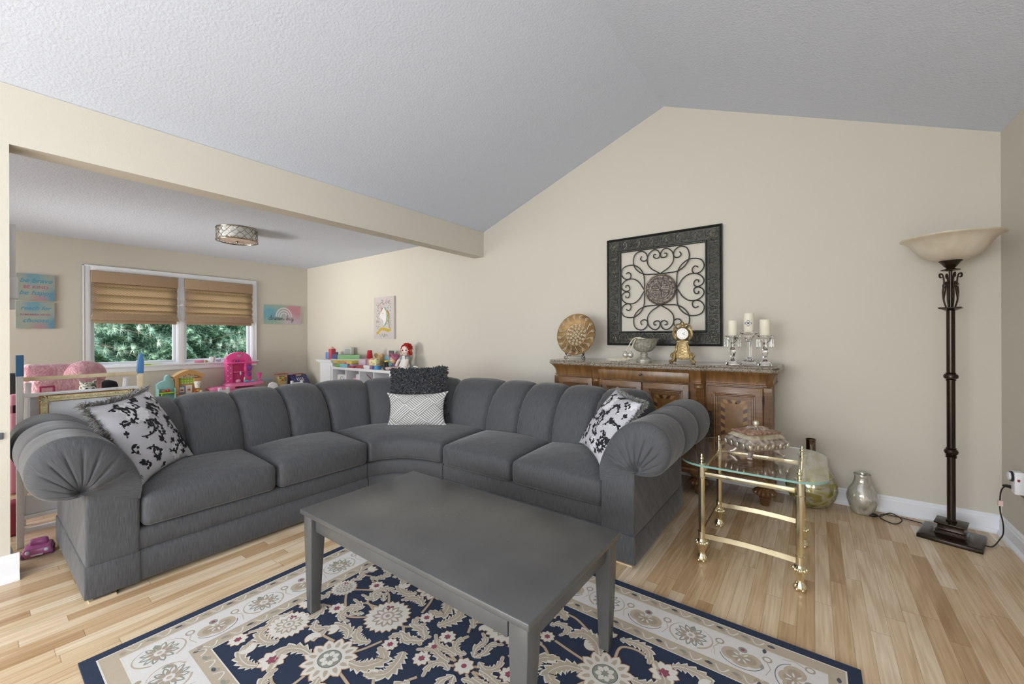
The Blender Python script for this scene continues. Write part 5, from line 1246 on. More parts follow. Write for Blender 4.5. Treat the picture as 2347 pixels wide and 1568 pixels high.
for side in range(4):
    nrep = 8; W_ = (fx1-fx0); st = (W_-0.04)/nrep
    for k in range(nrep):
        c = 0.02+st*(k+0.5)
        def T2(x, y): return along(side, c+x, 0.066+y)
        for s_ in (-1, 1):
            mb.tube([T2(*p) for p in cr([(0, -0.036), (s_*0.018, -0.030), (s_*0.036, -0.012), (s_*0.040, 0.010), (s_*0.026, 0.020), (s_*0.018, 0.008), (s_*0.026, 0.002)], 5)], 0.0030, 5)
            mb.tube([T2(*p) for p in cr([(0, 0.0), (s_*0.012, 0.018), (s_*0.030, 0.034), (s_*0.046, 0.030), (s_*0.048, 0.020)], 5)], 0.0028, 5)
            for j in range(4):
                a = 0.5+j*0.5; mb.tube([T2(s_*0.004, -0.03+j*0.012), T2(s_*(0.012+0.003*j), -0.022+j*0.014+0.010)], [0.0036, 0.0012], 5)
            for j in range(3): mb.sphere(T2(s_*(0.030+0.008*(j % 2)), -0.034+0.010*j), 0.0042, seg=7)
            mb.tube([T2(s_*0.044, -0.040), T2(s_*0.050, -0.006), T2(s_*0.052, 0.034)], [0.002, 0.0034, 0.002], 5)
        for q_ in range(26):
            ax_, ay_ = R.uniform(-st/2, st/2), R.uniform(-0.045, 0.042); aa_ = R.uniform(0, 6.28); ll_ = R.uniform(0.006, 0.016)
            mb.tube([T2(ax_, ay_), T2(ax_+math.cos(aa_)*ll_*.6, ay_+math.sin(aa_)*ll_*.6), T2(ax_+math.cos(aa_+.7)*ll_, ay_+math.sin(aa_+.7)*ll_)], [0.0014, 0.0028, 0.0012], 5)
        mb.tube([T2(0, -0.038), T2(0, 0.0), T2(0, 0.036)], [0.002, 0.004, 0.0015], 6); mb.sphere(T2(0, 0.038), 0.006, seg=8)
build('embossed_scrolls', mb, M_hi, fr, angle=70)
ccx, ccz = (fx0+fx1)/2, (fz0+fz1)/2; hw = (fx1-fx0)/2-FW
heart = [(0, -.38), (-.10, -.445), (-.20, -.51), (-.29, -.62), (-.315, -.74), (-.28, -.88), (-.17, -.975), (-.07, -.96), (-.01, -.87), (-.025, -.785), (-.09, -.765), (-.155, -.80), (-.15, -.86), (-.10, -.865)]
big = [(0, -.375), (-.18, -.385), (-.37, -.40), (-.53, -.48), (-.64, -.62), (-.665, -.78), (-.61, -.93), (-.47, -.985), (-.35, -.92), (-.31, -.81), (-.35, -.74), (-.43, -.735), (-.485, -.79), (-.45, -.86)]
M_wire = pm('#3a3a38', rough=0.45, metal=0.4, var=0.08)
for rot in range(4):
    for s_ in (-1, 1):
        for nm, c in (('heart_scroll', heart), ('large_scroll', big)):
            c_ = [(p[0]*s_, p[1]) for p in c]
            for _ in range(rot): c_ = [(-p[1], p[0]) for p in c_]
            mb = MB(); mb.tube([(ccx+p[0]*hw, yf-0.020, ccz+p[1]*hw) for p in cr(c_, 7)], 0.0048, 8); build(nm, mb, M_wire, t)
mb = MB(); TM = Matrix.Translation((ccx, yf-0.018, ccz)) @ Matrix.Rotation(PI/2, 4, 'X')
mb.lathe([(0.0, 0.0), (0.132, 0.0), (0.137, 0.006), (0.134, 0.012), (0.126, 0.010), (0.122, 0.004), (0.0, 0.004)], 56, M=TM, mi=0)
M_cop = mat_ramp_noise('copper_patina', [(0.3, '#4b443d'), (0.55, '#6b5f54'), (0.75, '#85827c')], scale=45, rough=0.35, metal=0.6)
md = build('medallion', mb, M_cop, t)
mb = MB()
for k in range(4):
    a = k*PI/2
    def q(x, y): return TM @ Vector((x*math.cos(a)-y*math.sin(a), x*math.sin(a)+y*math.cos(a), 0.009))
    mb.tube([q(0, 0), q(0.02, 0), q(0.055, 0)], [0.003, 0.006, 0.002], 6)
    for s_ in (-1, 1):
        mb.tube([q(*p) for p in cr([(0.02, s_*0.004), (0.04, s_*0.012), (0.066, s_*0.010), (0.072, s_*0.026), (0.058, s_*0.034), (0.050, s_*0.024)], 5)], 0.0034, 5)
        mb.tube([q(*p) for p in cr([(0.012, s_*0.010), (0.026, s_*0.024), (0.030, s_*0.044), (0.044, s_*0.050), (0.050, s_*0.040)], 5)], 0.0034, 5)
for k in range(14):
    a = 2*PI*k/14; c = (0.104*math.cos(a), 0.104*math.sin(a)); mb.tube([TM @ Vector((p[0], p[1], 0.009)) for p in spiral(c[0], c[1], 0.014, 0.003, a, 1.4, 14)], 0.0034, 5); mb.sphere(TM @ Vector((0.104*math.cos(a+.22), 0.104*math.sin(a+.22), 0.009)), 0.005, seg=7)
mb.tube([TM @ Vector((0.084*math.cos(2*PI*i/40), 0.084*math.sin(2*PI*i/40), 0.008)) for i in range(40)], 0.003, 5, closed=True); mb.sphere(TM @ Vector((0, 0, 0.01)), 0.009, seg=10)
build('medallion_relief', mb, mat_ramp_noise('pewter_relief', [(0.3, '#544b43'), (0.7, '#98948f')], scale=50, rough=0.3, metal=0.7), md)

# ------------------------------------------------------------ torchiere floor lamp
LX, LY = 0.6435, 3.447
M_lb = mat_ramp_noise('oil_rubbed_bronze', [(0.3, '#221a14'), (0.6, '#33271d'), (0.8, '#3f3022')], scale=8, rough=0.24, metal=0.45, mapping=(1, 1, 0.3))
t = thing('floor_lamp', 'tall bronze torchiere floor lamp with alabaster bowl shade in the right corner', 'floor lamp', (LX, LY, 0))
TB = Matrix.Translation((LX, LY, 0)) @ Matrix.Rotation(math.radians(-16), 4, 'Z')
def sq(rows, name, par):
    mb = MB(); vs = []
    for h, z in rows: vs += [TB @ Vector((a*h, b_*h, z)) for a, b_ in ((-1, -1), (1, -1), (1, 1), (-1, 1))]
    n = len(rows); mb.add(vs, [(4*k+i, 4*k+(i+1) % 4, 4*k+4+(i+1) % 4, 4*k+4+i) for k in range(n-1) for i in range(4)]+[(3, 2, 1, 0), tuple(range(4*n-4, 4*n))]); return build(name, mb, M_lb, par, smooth=False, bevel=0.002)
base = sq([(0.130, 0.0), (0.130, 0.020), (0.122, 0.025), (0.090, 0.027), (0.068, 0.034), (0.060, 0.046), (0.062, 0.048), (0.062, 0.052), (0.052, 0.056), (0.052, 0.084), (0.066, 0.090), (0.066, 0.097), (0.022, 0.099)], 'base', t)
def seg(rows, name='pole', flute=0, fr_=None):
    mb = MB(); mb.lathe(rows, 48, (LX, LY, 0), flute=flute, fa=0.10, frange=fr_); return build(name, mb, M_lb, t, angle=35)
seg([(0.022, 0.097), (0.024, 0.108), (0.0185, 0.112), (0.0185, 0.475)], flute=0)
seg([(0.024, 0.474), (0.024, 0.479), (0.020, 0.481), (0.025, 0.486), (0.020, 0.491), (0.027, 0.496), (0.031, 0.508), (0.027, 0.520), (0.020, 0.525), (0.024, 0.529), (0.020, 0.532)], 'turned_knot')
seg([(0.0185, 0.530), (0.0185, 0.925)])
seg([(0.022, 0.924), (0.022, 0.929), (0.019, 0.931), (0.030, 0.940), (0.032, 0.951), (0.028, 0.962), (0.020, 0.966), (0.024, 0.970), (0.019, 0.973)], 'turned_knot')
seg([(0.0185, 0.970), (0.0185, 1.340)])
sq([(0.020, 1.335), (0.046, 1.347), (0.048, 1.351), (0.046, 1.354), (0.012, 1.356)], 'collar', t)
seg([(0.008, 1.354), (0.008, 1.572)], 'spindle')
for k in range(8):
    a = 2*PI*k/8+0.2; ca, sa = math.cos(a), math.sin(a); big_ = k % 2 == 0
    pts = cr([(0.020, 1.356), (0.030, 1.40), (0.033 if big_ else 0.024, 1.45), (0.028 if big_ else 0.018, 1.50), (0.034 if big_ else 0.022, 1.545 if big_ else 1.50), (0.046 if big_ else 0.03, 1.552 if big_ else 1.49), (0.047 if big_ else 0.031, 1.535 if big_ else 1.475), (0.039 if big_ else 0.025, 1.530 if big_ else 1.475)], 5)
    mb = MB(); mb.tube([(LX+r*ca, LY+r*sa, z) for r, z in pts], 0.0042, 6, flat=1.3); build('cage_scroll', mb, M_lb, t)
seg([(0.012, 1.566), (0.040, 1.570), (0.042, 1.574), (0.022, 1.580), (0.018, 1.586), (0.026, 1.592), (0.042, 1.616), (0.050, 1.624), (0.050, 1.628), (0.010, 1.63)], 'cup')
M_ala = mat_ramp_noise('alabaster_glass', [(0.3, '#c6bda8'), (0.7, '#d9d2c2')], scale=7, rough=0.35, detail=3, dist=1.0, **{'Subsurface Weight': 0.3, 'Transmission Weight': 0.0})
mb = MB(); o_ = [(0.045, 1.626), (0.075, 1.632), (0.105, 1.645), (0.132, 1.668), (0.152, 1.695), (0.170, 1.725), (0.188, 1.745), (0.206, 1.756), (0.217, 1.762), (0.2165, 1.768), (0.205, 1.765), (0.186, 1.752), (0.166, 1.732), (0.148, 1.702), (0.128, 1.675), (0.102, 1.652), (0.074, 1.639), (0.0, 1.633)]
mb.lathe([(0.0, 1.624)]+o_, 64, (LX, LY, 0)); build('shade', mb, M_ala, t, angle=80)
M_cd = pm('#221f1e', rough=0.5, var=0.1)
def cord(pts, name='cord', r=0.0032, par=t): mb = MB(); mb.tube(cr(pts, 8), r, 7); return build(name, mb, M_cd, par)
cord([(0.58, 3.56, 0.012), (0.50, 3.615, 0.005), (0.42, 3.635, 0.005), (0.36, 3.625, 0.006), (0.345, 3.54, 0.006), (0.405, 3.485, 0.005), (0.445, 3.545, 0.02), (0.40, 3.61, 0.028), (0.35, 3.565, 0.012), (0.325, 3.545, 0.012)])
mb = MB(); mb.sphere((0.298, 3.560, 0.011), 0.03, seg=20, sc=(1.25, 0.62, 0.42)); sw = build('foot_switch', mb, M_cd, t)
mb = MB(); mb.lathe([(0.013, 0.018), (0.013, 0.030), (0.010, 0.032), (0, 0.032)], 16, (0.292, 3.562, 0)); build('switch_button', mb, M_cd, sw)
cord([(0.70, 3.57, 0.01), (0.745, 3.60, 0.005), (0.765, 3.575, 0.005), (0.735, 3.52, 0.012)])
cord([(0.765, 3.41, 0.010), (0.80, 3.43, 0.006), (0.846, 3.52, 0.02), (0.862, 3.525, 0.06), (0.853, 3.49, 0.13), (0.838, 3.47, 0.20), (0.836, 3.465, 0.27), (0.838, 3.45, 0.325), (0.848, 3.43, 0.355), (0.861, 3.42, 0.360)])
mb = MB(); mb.box(0.828, 3.458, 0.232, 0.846, 3.474, 0.262); build('cord_tag', mb, pm('#e3c3bb', rough=0.7, var=0.03), t, smooth=False, label='pale pink paper tag on the cord')

# ------------------------------------------------------------ outlet, plug-in timer
M_wp = pm('#e8e8ec', rough=0.35, var=0.01)
t = thing('wall_outlet', 'dark wall outlet plate low on the right wall behind the white timer', 'outlet', (XR-0.003, 3.385, 0.37))
mb = MB(); mb.box(XR-0.006, 3.33, 0.315, XR, 3.42, 0.43); build('plate', mb, pm('#6d675e', rough=0.4, var=0.03), t, smooth=False, bevel=0.003)
t = thing('plug_in_timer', 'white plug-in timer with black-ringed dial plugged in the right wall outlet', 'timer', (0.875, 3.385, 0.39))
mb = MB(); mb.box(0.861, 3.352, 0.335, XR-0.0065, 3.412, 0.455); build('body', mb, M_wp, t, smooth=False, bevel=0.004)
mb = MB(); TT = Matrix.Translation((0.861, 3.384, 0.425)) @ Matrix.Rotation(-PI/2, 4, 'Y'); mb.lathe([(0.0275, 0), (0.0275, 0.007), (0.024, 0.009)], 30, M=TT); d = build('dial_ring', mb, pm('#1f2330', rough=0.4, var=0.05), t)
mb = MB(); mb.lathe([(0.021, 0.006), (0.021, 0.016), (0.018, 0.018), (0, 0.018)], 30, M=TT); build('dial', mb, M_wp, d)
mb = MB(); mb.box(0.870, 3.3515, 0.405, 0.880, 3.3525, 0.418); build('rocker_switch', mb, pm('#8d2a35', rough=0.4, var=0.05), t, smooth=False)
t = thing('electric_plug', 'black lamp plug pushed into the white timer', 'plug', (0.845, 3.41, 0.36))
mb = MB(); mb.tube([(0.838, 3.428, 0.357), (0.850, 3.418, 0.360), (0.8608, 3.405, 0.361)], [0.006, 0.009, 0.010], 10); build('plug_body', mb, M_cd, t)

# ------------------------------------------------------------ mercury glass vases on the floor
M_v1 = mat_ramp_noise('green_mercury_glass', [(0.30, '#6d6a36'), (0.42, '#a29d55'), (0.52, '#b9b4a6'), (0.60, '#8f8a45'), (0.75, '#a78a58')], scale=5, detail=7, dist=1.6, rough=0.10, metal=0.45, bump=0.002, bscale=25, mapping=(1, 1, 2.2), **{'Coat Weight': 0.6})
M_v2 = mat_ramp_noise('silver_mercury_glass', [(0.30, '#a3a18f'), (0.45, '#cfcdc2'), (0.6, '#e4e1d6'), (0.75, '#cdb994')], scale=7, detail=7, dist=1.6, rough=0.10, metal=0.25, bump=0.002, bscale=30, **{'Coat Weight': 0.6, 'Transmission Weight': 0.35})
M_neck = pm('#75695c', rough=0.12, metal=1.0, var=0.25, scale=30)
vx, vy = -0.020, 3.545
t = thing('floor_vase', 'large green and gold mercury glass bottle vase on the floor', 'vase', (vx, vy, 0))
mb = MB(); mb.lathe([(0.0, 0.001), (0.05, 0.002), (0.085, 0.012), (0.120, 0.042), (0.143, 0.085), (0.152, 0.13), (0.148, 0.175), (0.128, 0.225), (0.096, 0.270), (0.062, 0.312), (0.038, 0.350), (0.029, 0.385)], 56, (vx, vy, 0)); build('body', mb, M_v1, t, angle=80)
mb = MB(); mb.lathe([(0.029, 0.385), (0.028, 0.41), (0.028, 0.455), (0.031, 0.462), (0.031, 0.466), (0.026, 0.466), (0.025, 0.44), (0.0, 0.40)], 36, (vx, vy, 0)); build('neck', mb, M_neck, t, angle=80)
vx, vy = 0.256, 3.585
t = thing('floor_vase', 'small silver mercury glass vase with wide mouth beside the foot switch', 'vase', (vx, vy, 0))
mb = MB(); mb.lathe([(0.0, 0.001), (0.046, 0.002), (0.052, 0.008), (0.070, 0.045), (0.083, 0.090), (0.084, 0.120), (0.072, 0.160), (0.052, 0.195), (0.042, 0.225), (0.041, 0.245), (0.046, 0.262), (0.044, 0.264), (0.037, 0.245), (0.038, 0.225), (0.0, 0.18)], 48, (vx, vy, 0)); build('body', mb, M_v2, t, angle=80)
# ------------------------------------------------------------ things on the jamb of the opening
t = thing('sensor_box', 'long white plastic box mounted on the jamb at the left edge of the opening', 'wall box', (-3.30, 0.15, 1.56))
mb = MB(); mb.box(-3.322, 0.133, 1.505, -3.285, 0.158, 1.775); mb.box(-3.322, 0.133, 1.340, -3.285, 0.157, 1.396); build('back_strip', mb, M_wp, t, smooth=False, bevel=0.002)
mb = MB(); mb.box(-3.322, 0.133, 1.393, -3.279, 0.1655, 1.505); build('cover', mb, M_wp, t, smooth=False, bevel=0.003)
t = thing('gate_latch', 'small grey metal latch on the left wall beside the opening', 'latch', (XL, 0.10, 0.715))
mb = MB(); mb.box(XL, 0.06, 0.700, XL+0.008, 0.112, 0.733); build('strike_plate', mb, pm('#8b9099', rough=0.3, metal=0.8, var=0.05), t, smooth=False, bevel=0.002)

def simple(name, label, cat, boxes, mat, group=None, bevel=0.004, mats=None):
    mb = MB()
    for b_ in boxes: mb.box(*b_[:6], b_[6] if len(b_) > 6 else 0)
    o = build(name, mb, mats or mat, smooth=False, bevel=bevel); return tag(o, label, cat, group)
# ------------------------------------------------------------ childs easel with framed picture
M_pine = mat_wood('raw_pine', '#c9b48d', '#dac8a4', '#e4d6b8', rough=0.55, sc=(6, 6, 2)); M_wht = pm('#e6e7ea', rough=0.5, var=0.02, scale=9); M_blu = pm('#4c7fb4', rough=0.5, var=0.06)
ex = -3.62
t = thing('child_easel', 'pale pine childs easel with blue tipped posts behind the left end of the sofa', 'easel', (ex, 0.44, 0))
for y in (0.187, 0.700):
    mb = MB(); mb.box(ex-0.012, y-0.014, 0.0, ex+0.012, y+0.014, 0.98); build('post', mb, M_wht if y < 0.5 else M_pine, t, smooth=False, bevel=0.002)
    mb = MB()
    if y < 0.5: mb.box(ex-0.013, y-0.015, 0.975, ex+0.013, y+0.015, 1.095)
    else:
        mb.prism([(y-0.018, 0.955), (y+0.016, 0.955), (y+0.018, 1.03), (y+0.012, 1.088), (y+0.0, 1.088), (y-0.010, 1.05)], ex-0.016, ex+0.016, lambda u, w, q: (q, u, w))
    build('blue_tip', mb, M_blu, t, smooth=False, bevel=0.002)
mb = MB(); mb.box(ex-0.010, 0.200, 0.945, ex+0.012, 0.690, 0.968); build('top_rail', mb, M_pine, t, smooth=False, bevel=0.003)
for z in (0.862, 0.168, 0.092):
    mb = MB(); mb.box(ex-0.010, 0.200, z-0.012, ex+0.012, 0.690, z+0.012); build('rail', mb, M_wht, t, smooth=False, bevel=0.003)
for y in (0.25, 0.665):
    mb = MB(); mb.tube([(ex-0.02, y-0.03, 0.93), (ex-0.42, y-0.03, 0.0)], 0.014, 6); build('back_leg', mb, M_wht, t)
mb = MB(); mb.box(ex-0.022, 0.225, 0.60, ex-0.012, 0.68, 0.852); build('board', mb, pm('#c9ccd2', rough=0.4, var=0.02), t, smooth=False)
# picture frame
fxx = ex+0.028
t = thing('picture_frame', 'ornate cream and gold picture frame leaning on the easel behind the sofa arm', 'picture frame', (fxx, 0.465, 0.62))
M_cg2 = mat_ramp_noise('cream_gold', [(0.3, '#c8b684'), (0.7, '#e6dcb8')], scale=60, rough=0.4, metal=0.2, bump=0.001, bscale=200); M_gb = pm('#96683a', rough=0.4, metal=0.2, var=0.1)
Y0, Y1, Z0, Z1 = 0.255, 0.668, 0.45, 0.858; W_ = 0.038
mb = MB()
for a in ((Y0, Z0, Y0+W_, Z1), (Y1-W_, Z0, Y1, Z1), (Y0+W_, Z1-W_, Y1-W_, Z1), (Y0+W_, Z0, Y1-W_, Z0+W_)): mb.box(fxx-0.008, a[0], a[1], fxx+0.008, a[2], a[3])
fr = build('frame', mb, M_gb, t, smooth=False, bevel=0.002)
mb = MB()
for k in range(26):
    y = Y0+0.045+(Y1-Y0-0.09)*k/25; mb.tube([(fxx+0.009, y-0.006, Z1-0.022), (fxx+0.011, y, Z1-0.014), (fxx+0.009, y+0.007, Z1-0.020)], 0.0038, 5)
    z = Z0+0.045+(Z1-Z0-0.09)*k/25
    for yy in (Y0+0.019, Y1-0.019): mb.tube([(fxx+0.009, yy-0.004, z-0.006), (fxx+0.011, yy+0.003, z), (fxx+0.009, yy-0.003, z+0.007)], 0.0038, 5)
mb.box(fxx+0.006, Y0+0.006, Z1-0.034, fxx+0.009, Y1-0.006, Z1-0.006); mb.box(fxx+0.006, Y0+0.006, Z0, fxx+0.009, Y0+0.034, Z1-0.006); mb.box(fxx+0.006, Y1-0.034, Z0, fxx+0.009, Y1-0.006, Z1-0.006)
for yy in (Y0+0.026, Y1-0.026):
    for k in range(9): a = 2*PI*k/9; mb.tube([(fxx+0.010, yy, Z1-0.026), (fxx+0.013, yy+0.014*math.cos(a), Z1-0.026+0.014*math.sin(a)), (fxx+0.010, yy+0.024*math.cos(a+.4), Z1-0.026+0.024*math.sin(a+.4))], 0.0035, 5)
build('gilt_ornament', mb, M_cg2, fr, smooth=False)
mb = MB(); mb.box(fxx-0.004, Y0+W_, Z0+W_, fxx+0.002, Y1-W_, Z1-W_); build('mat_board', mb, pm('#d6d8dd', rough=0.6, var=0.01), t, smooth=False)
mb = MB(); mb.box(fxx+0.002, 0.56, Z1-W_-0.10, fxx+0.003, Y1-W_-0.004, Z1-W_-0.004); build('blue_patch', mb, pm('#8ea4c8', rough=0.6, var=0.06), t, smooth=False)
simple('paper_sheet', 'crumpled white sheet of paper lying on top of the framed picture', 'paper', [(fxx-0.02, 0.30, 0.860, fxx+0.012, 0.585, 0.866), (fxx-0.018, 0.47, 0.865, fxx+0.010, 0.58, 0.874)], pm('#dcdde0', rough=0.7, var=0.02))
simple('white_poster', 'blank white poster board resting low inside the easel', 'board', [(ex-0.006, 0.206, 0.1805, ex+0.004, 0.50, 0.288)], pm('#dde0e6', rough=0.7, var=0.02), bevel=0.002)
# pink toy car
t = thing('toy_car', 'small pink toy car on the floor beside the left rolled arm', 'toy car', (-3.46, 0.255, 0))
M_pk = pm('#c06aa4', rough=0.25, var=0.1); cc = Vector((-3.445, 0.242, 0)); ca_ = math.radians(-10)
TCAR = Matrix.Translation(cc) @ Matrix.Rotation(ca_, 4, 'Z')
mb = MB(); mb.rbox(lambda a, b_, c: TCAR @ Vector((a, b_, c)), (-0.055, -0.055, 0.008), (0.055, 0.055, 0.052), r=0.016, n=(10, 10, 6)); mb.rbox(lambda a, b_, c: TCAR @ Vector((a, b_, c)), (-0.05, -0.035, 0.04), (0.0, 0.035, 0.078), r=0.014, n=(8, 8, 5))
build('car_body', mb, M_pk, t, weld=True, angle=80)
for a in (-0.036, 0.036):
    for b_ in (-0.052, 0.052):
        mb = MB(); mb.lathe([(0.0, -0.006), (0.014, -0.006), (0.016, 0.0), (0.014, 0.006), (0, 0.006)], 16, M=TCAR @ Matrix.Translation((a, b_, 0.016)) @ Matrix.Rotation(PI/2, 4, 'X')); build('wheel', mb, pm('#7d3d78', rough=0.4, var=0.1), t)
for b_ in (-0.034, 0.034): mb = MB(); mb.sphere(TCAR @ Vector((0.053, b_, 0.034)), 0.010, seg=10); build('headlight', mb, pm('#dfe3ee', rough=0.2, var=0.02), t)
mb = MB(); mb.box(0.052, -0.022, 0.012, 0.058, 0.022, 0.020, M=TCAR); build('bumper', mb, pm('#e7cfe4', rough=0.2, var=0.02), t, smooth=False)
# red toy piece and purple mat at the far left edge
simple('toy_bin', 'red toy bin on the floor behind the easel post at far left', 'toy bin', [(-3.98, 0.14, 0.0, -3.86, 0.203, 0.20)], pm('#9c3246', rough=0.4, var=0.05), bevel=0.02)
# plush sofa
M_pl = mat_ramp_noise('pink_plush', [(0.35, '#c9919c'), (0.65, '#e0b3bb')], scale=20, rough=0.95, bump=0.008, bscale=60, **{'Sheen Weight': 0.5})
px_ = -5.6
t = thing('plush_chair', 'pink fluffy plush childs chair behind the easel', 'childs chair', (px_, 0.55, 0))
I3 = lambda a, b_, c: Vector((a, b_, c))
mb = MB(); mb.rbox(I3, (px_-0.16, 0.29, 0.0), (px_+0.05, 0.80, 0.955), r=0.05, n=(6, 16, 14)); build('backrest', mb, M_pl, t, weld=True, angle=80)
mb = MB(); mb.sphere((px_+0.02, 0.685, 0.845), 0.152, seg=24, sc=(0.6, 1.0, 0.86)); build('headrest', mb, M_pl, t)
mb = MB(); mb.rbox(I3, (px_+0.03, 0.33, 0.30), (px_+0.16, 0.76, 0.84), r=0.06, n=(6, 14, 10)); build('back_cushion', mb, M_pl, t, weld=True, angle=80)
mb = MB(); mb.rbox(I3, (px_+0.0, 0.30, 0.0), (px_+0.45, 0.80, 0.34), r=0.06, n=(10, 12, 6)); build('seat', mb, M_pl, t, weld=True, angle=80)
# owl plush
t = thing('owl_plush', 'small green and white owl plush with big black eyes on the pink chair', 'plush toy', (px_+0.2, 0.67, 0.6))
M_ow = mat_ramp_noise('striped_plush', [(0.4, '#5d6650'), (0.5, '#d7d6cf'), (0.62, '#8a9178')], scale=28, rough=0.9); M_ow2 = pm('#e0dfdb', rough=0.9, var=0.03)
ox, oy, oz = px_+0.24, 0.678, 0.735
mb = MB(); mb.sphere((ox, oy, oz), 0.058, seg=20, sc=(0.7, 1.0, 0.95)); mb.sphere((ox-0.005, oy-0.01, oz-0.10), 0.07, seg=20, sc=(0.8, 1, 1.25))
for s_ in (-1, 1): mb.tube([(ox, oy+s_*0.030, oz+0.03), (ox, oy+s_*0.046, oz+0.055), (ox, oy+s_*0.056, oz+0.072)], [0.02, 0.012, 0.003], 8)
build('body', mb, M_ow, t)
mb = MB(); mb.sphere((ox+0.028, oy+0.004, oz-0.012), 0.042, seg=18, sc=(0.4, 1.1, 0.75)); f_ = build('face', mb, M_ow2, t)
for s_ in (-1, 1): mb = MB(); mb.sphere((ox+0.045, oy+0.006+s_*0.021, oz-0.008), 0.011, seg=12, sc=(0.5, 1, 1)); build('eye', mb, pm('#141414', rough=0.2, var=0.1), f_)
mb = MB(); mb.tube([(ox+0.042, oy+0.006, oz-0.022), (ox+0.050, oy+0.006, oz-0.034)], [0.006, 0.001], 6); build('beak', mb, pm('#3a332c', rough=0.5, var=0.1), f_)
simple('black_bag', 'black bag behind the pink plush chair at the left', 'bag', [(-6.2, 0.20, 0.0, -5.95, 0.42, 0.86), (-6.2, 0.8, 0.0, -5.95, 0.985, 0.74)], pm('#15161c', rough=0.8, var=0.2), bevel=0.05)
simple('pink_step_stool', 'pink plastic childs chair edge at the far left behind the jamb', 'childs chair', [(-5.2, 0.20, 0.0, -4.9, 0.30, 0.70), (-5.0, 0.20, 0.60, -4.9, 0.33, 0.76)], pm('#cf8aa0', rough=0.4, var=0.04), bevel=0.02)
simple('crimson_toy', 'crimson plastic toy with a loop grip in front of the plush chair', 'toy', [(-5.1, 0.36, 0.0, -5.06, 0.45, 0.72), (-5.1, 0.36, 0.72, -5.06, 0.375, 0.79), (-5.1, 0.435, 0.72, -5.06, 0.45, 0.79), (-5.1, 0.36, 0.785, -5.06, 0.45, 0.80)], pm('#b5476b', rough=0.4, var=0.04), bevel=0.006)

# ------------------------------------------------------------ canvases
def vcanvas(name, label, cat, org, ux, uz, nrm, w, h, th, colf, n, side='#cfc9c6'):
    """thin box canvas with a painted front; colf(u,v) u right v up in 0..1"""
    t = thing(name, label, cat, org)
    O, ux, uz, nr = Vector(org), Vector(ux), Vector(uz), Vector(nrm)
    mb = MB(); vs = [O+ux*(a*w)+uz*(b_*h)+nr*d for d in (0, th) for b_ in (-.5, .5) for a in (-.5, .5)]
    mb.add(vs, [(0, 2, 3, 1), (4, 5, 7, 6), (0, 1, 5, 4), (2, 6, 7, 3), (0, 4, 6, 2), (1, 3, 7, 5)]); build('stretcher', mb, pm(side, rough=0.7, var=0.02), t, smooth=False)
    mb = MB(); mb.grid(lambda u, v: O+ux*((u-.5)*w)+uz*((v-.5)*h)+nr*(th+0.0004), n, int(n*h/w), colf=colf); build('painting', mb, mat_vcol('paint_'+name, 0.7), t)
    return t, (lambda x, y, d=0: O+ux*x+uz*y+nr*(th+0.0008+d))
def mixc(a, b_, f): f = max(0, min(1, f)); return tuple(a[i]*(1-f)+b_[i]*f for i in range(3))
cA, cB, cC, cD = lin('#a9b0a2'), lin('#7fa9b6'), lin('#b7949b'), lin('#6f9ab3')
def wash(u, v):
    n_ = 0.12*math.sin(u*11+v*5)+0.1*math.sin(v*13-u*4)
    c = mixc(cA, cB, 1.5*math.exp(-((u-.45)**2/.05+(v-1.0)**2/.12))+n_*.6)
    c = mixc(c, cC, 1.3*math.exp(-((u-.62)**2/.05+(v-0.0)**2/.04))); return mixc(c, cD, 1.4*math.exp(-((u-1.02)**2/.05+(v-.12)**2/.10)))
for (y0, y1, z0, z1, lines, lab) in ((0.355, 0.653, 1.638, 1.945, (('be brave', .078, 0.075, 0.35, '#4f93ad'), ('BE KIND', 0.056, 0.0, 0, '#b0607e'), ('be happy', .078, -0.068, 0.35, '#4f93ad')), 'upper pastel watercolour canvas lettered be brave be kind be happy'),
                                   (0.352, 0.649, 1.308, 1.618, (('reach for', .068, 0.082, 0.35, '#4f93ad'), ('REMEMBER HOW', 0.033, 0.006, 0, '#b0607e'), ('choose', .076, -0.062, 0.35, '#4f93ad')), 'lower pastel watercolour canvas lettered reach for remember how choose')):
    t, P = vcanvas('canvas_sign', lab, 'wall sign', (XW+0.001, (y0+y1)/2, (z0+z1)/2), (0, 1, 0), (0, 0, 1), (1, 0, 0), y1-y0, z1-z0, 0.025, wash, 60)
    for s_, sz_, dy, sh_, colr in lines:
        text_mesh(s_, sz_*0.92, lambda u, v, q, dy=dy: P(u, v+dy), pm(colr, rough=0.7, var=0.05), 'lettering', t, shear=sh_, bold=0.0006 if sh_ == 0 else 0.0012)
cE, cF, cG, cH = lin('#a9c2ad'), lin('#7fb6c9'), lin('#d79aa8'), lin('#d5c9d6')
def wash2(u, v):
    c = mixc(cE, cF, 1.4*math.exp(-((u-.15)**2/.05+(v-.55)**2/.12))); c = mixc(c, cH, smoothstep(.35, .7, u)*(1-v)*1.2); return mixc(c, cG, 1.2*math.exp(-((u-.92)**2/.05+(v-.75)**2/.2))+0.8*math.exp(-((u-.7)**2/.01+(v-1)**2/.1)))
y0, y1, z0, z1 = 2.968, 3.576, 1.428, 1.742
t, P = vcanvas('canvas_sign', 'small canvas with white rainbow lettered dream big right of the window', 'wall sign', (XW+0.001, (y0+y1)/2, (z0+z1)/2), (0, 1, 0), (0, 0, 1), (1, 0, 0), y1-y0, z1-z0, 0.02, wash2, 90)
mb = MB()
for r in (0.128, 0.092, 0.056):
    pts = [(0.02+r*math.cos(a), -0.04+r*math.sin(a)*1.2) for a in [PI*k/24 for k in range(25)]]; put_ribbon(mb, pts, 0.0095, 0.0095, lambda x, y: P(x, y, 0.0002))
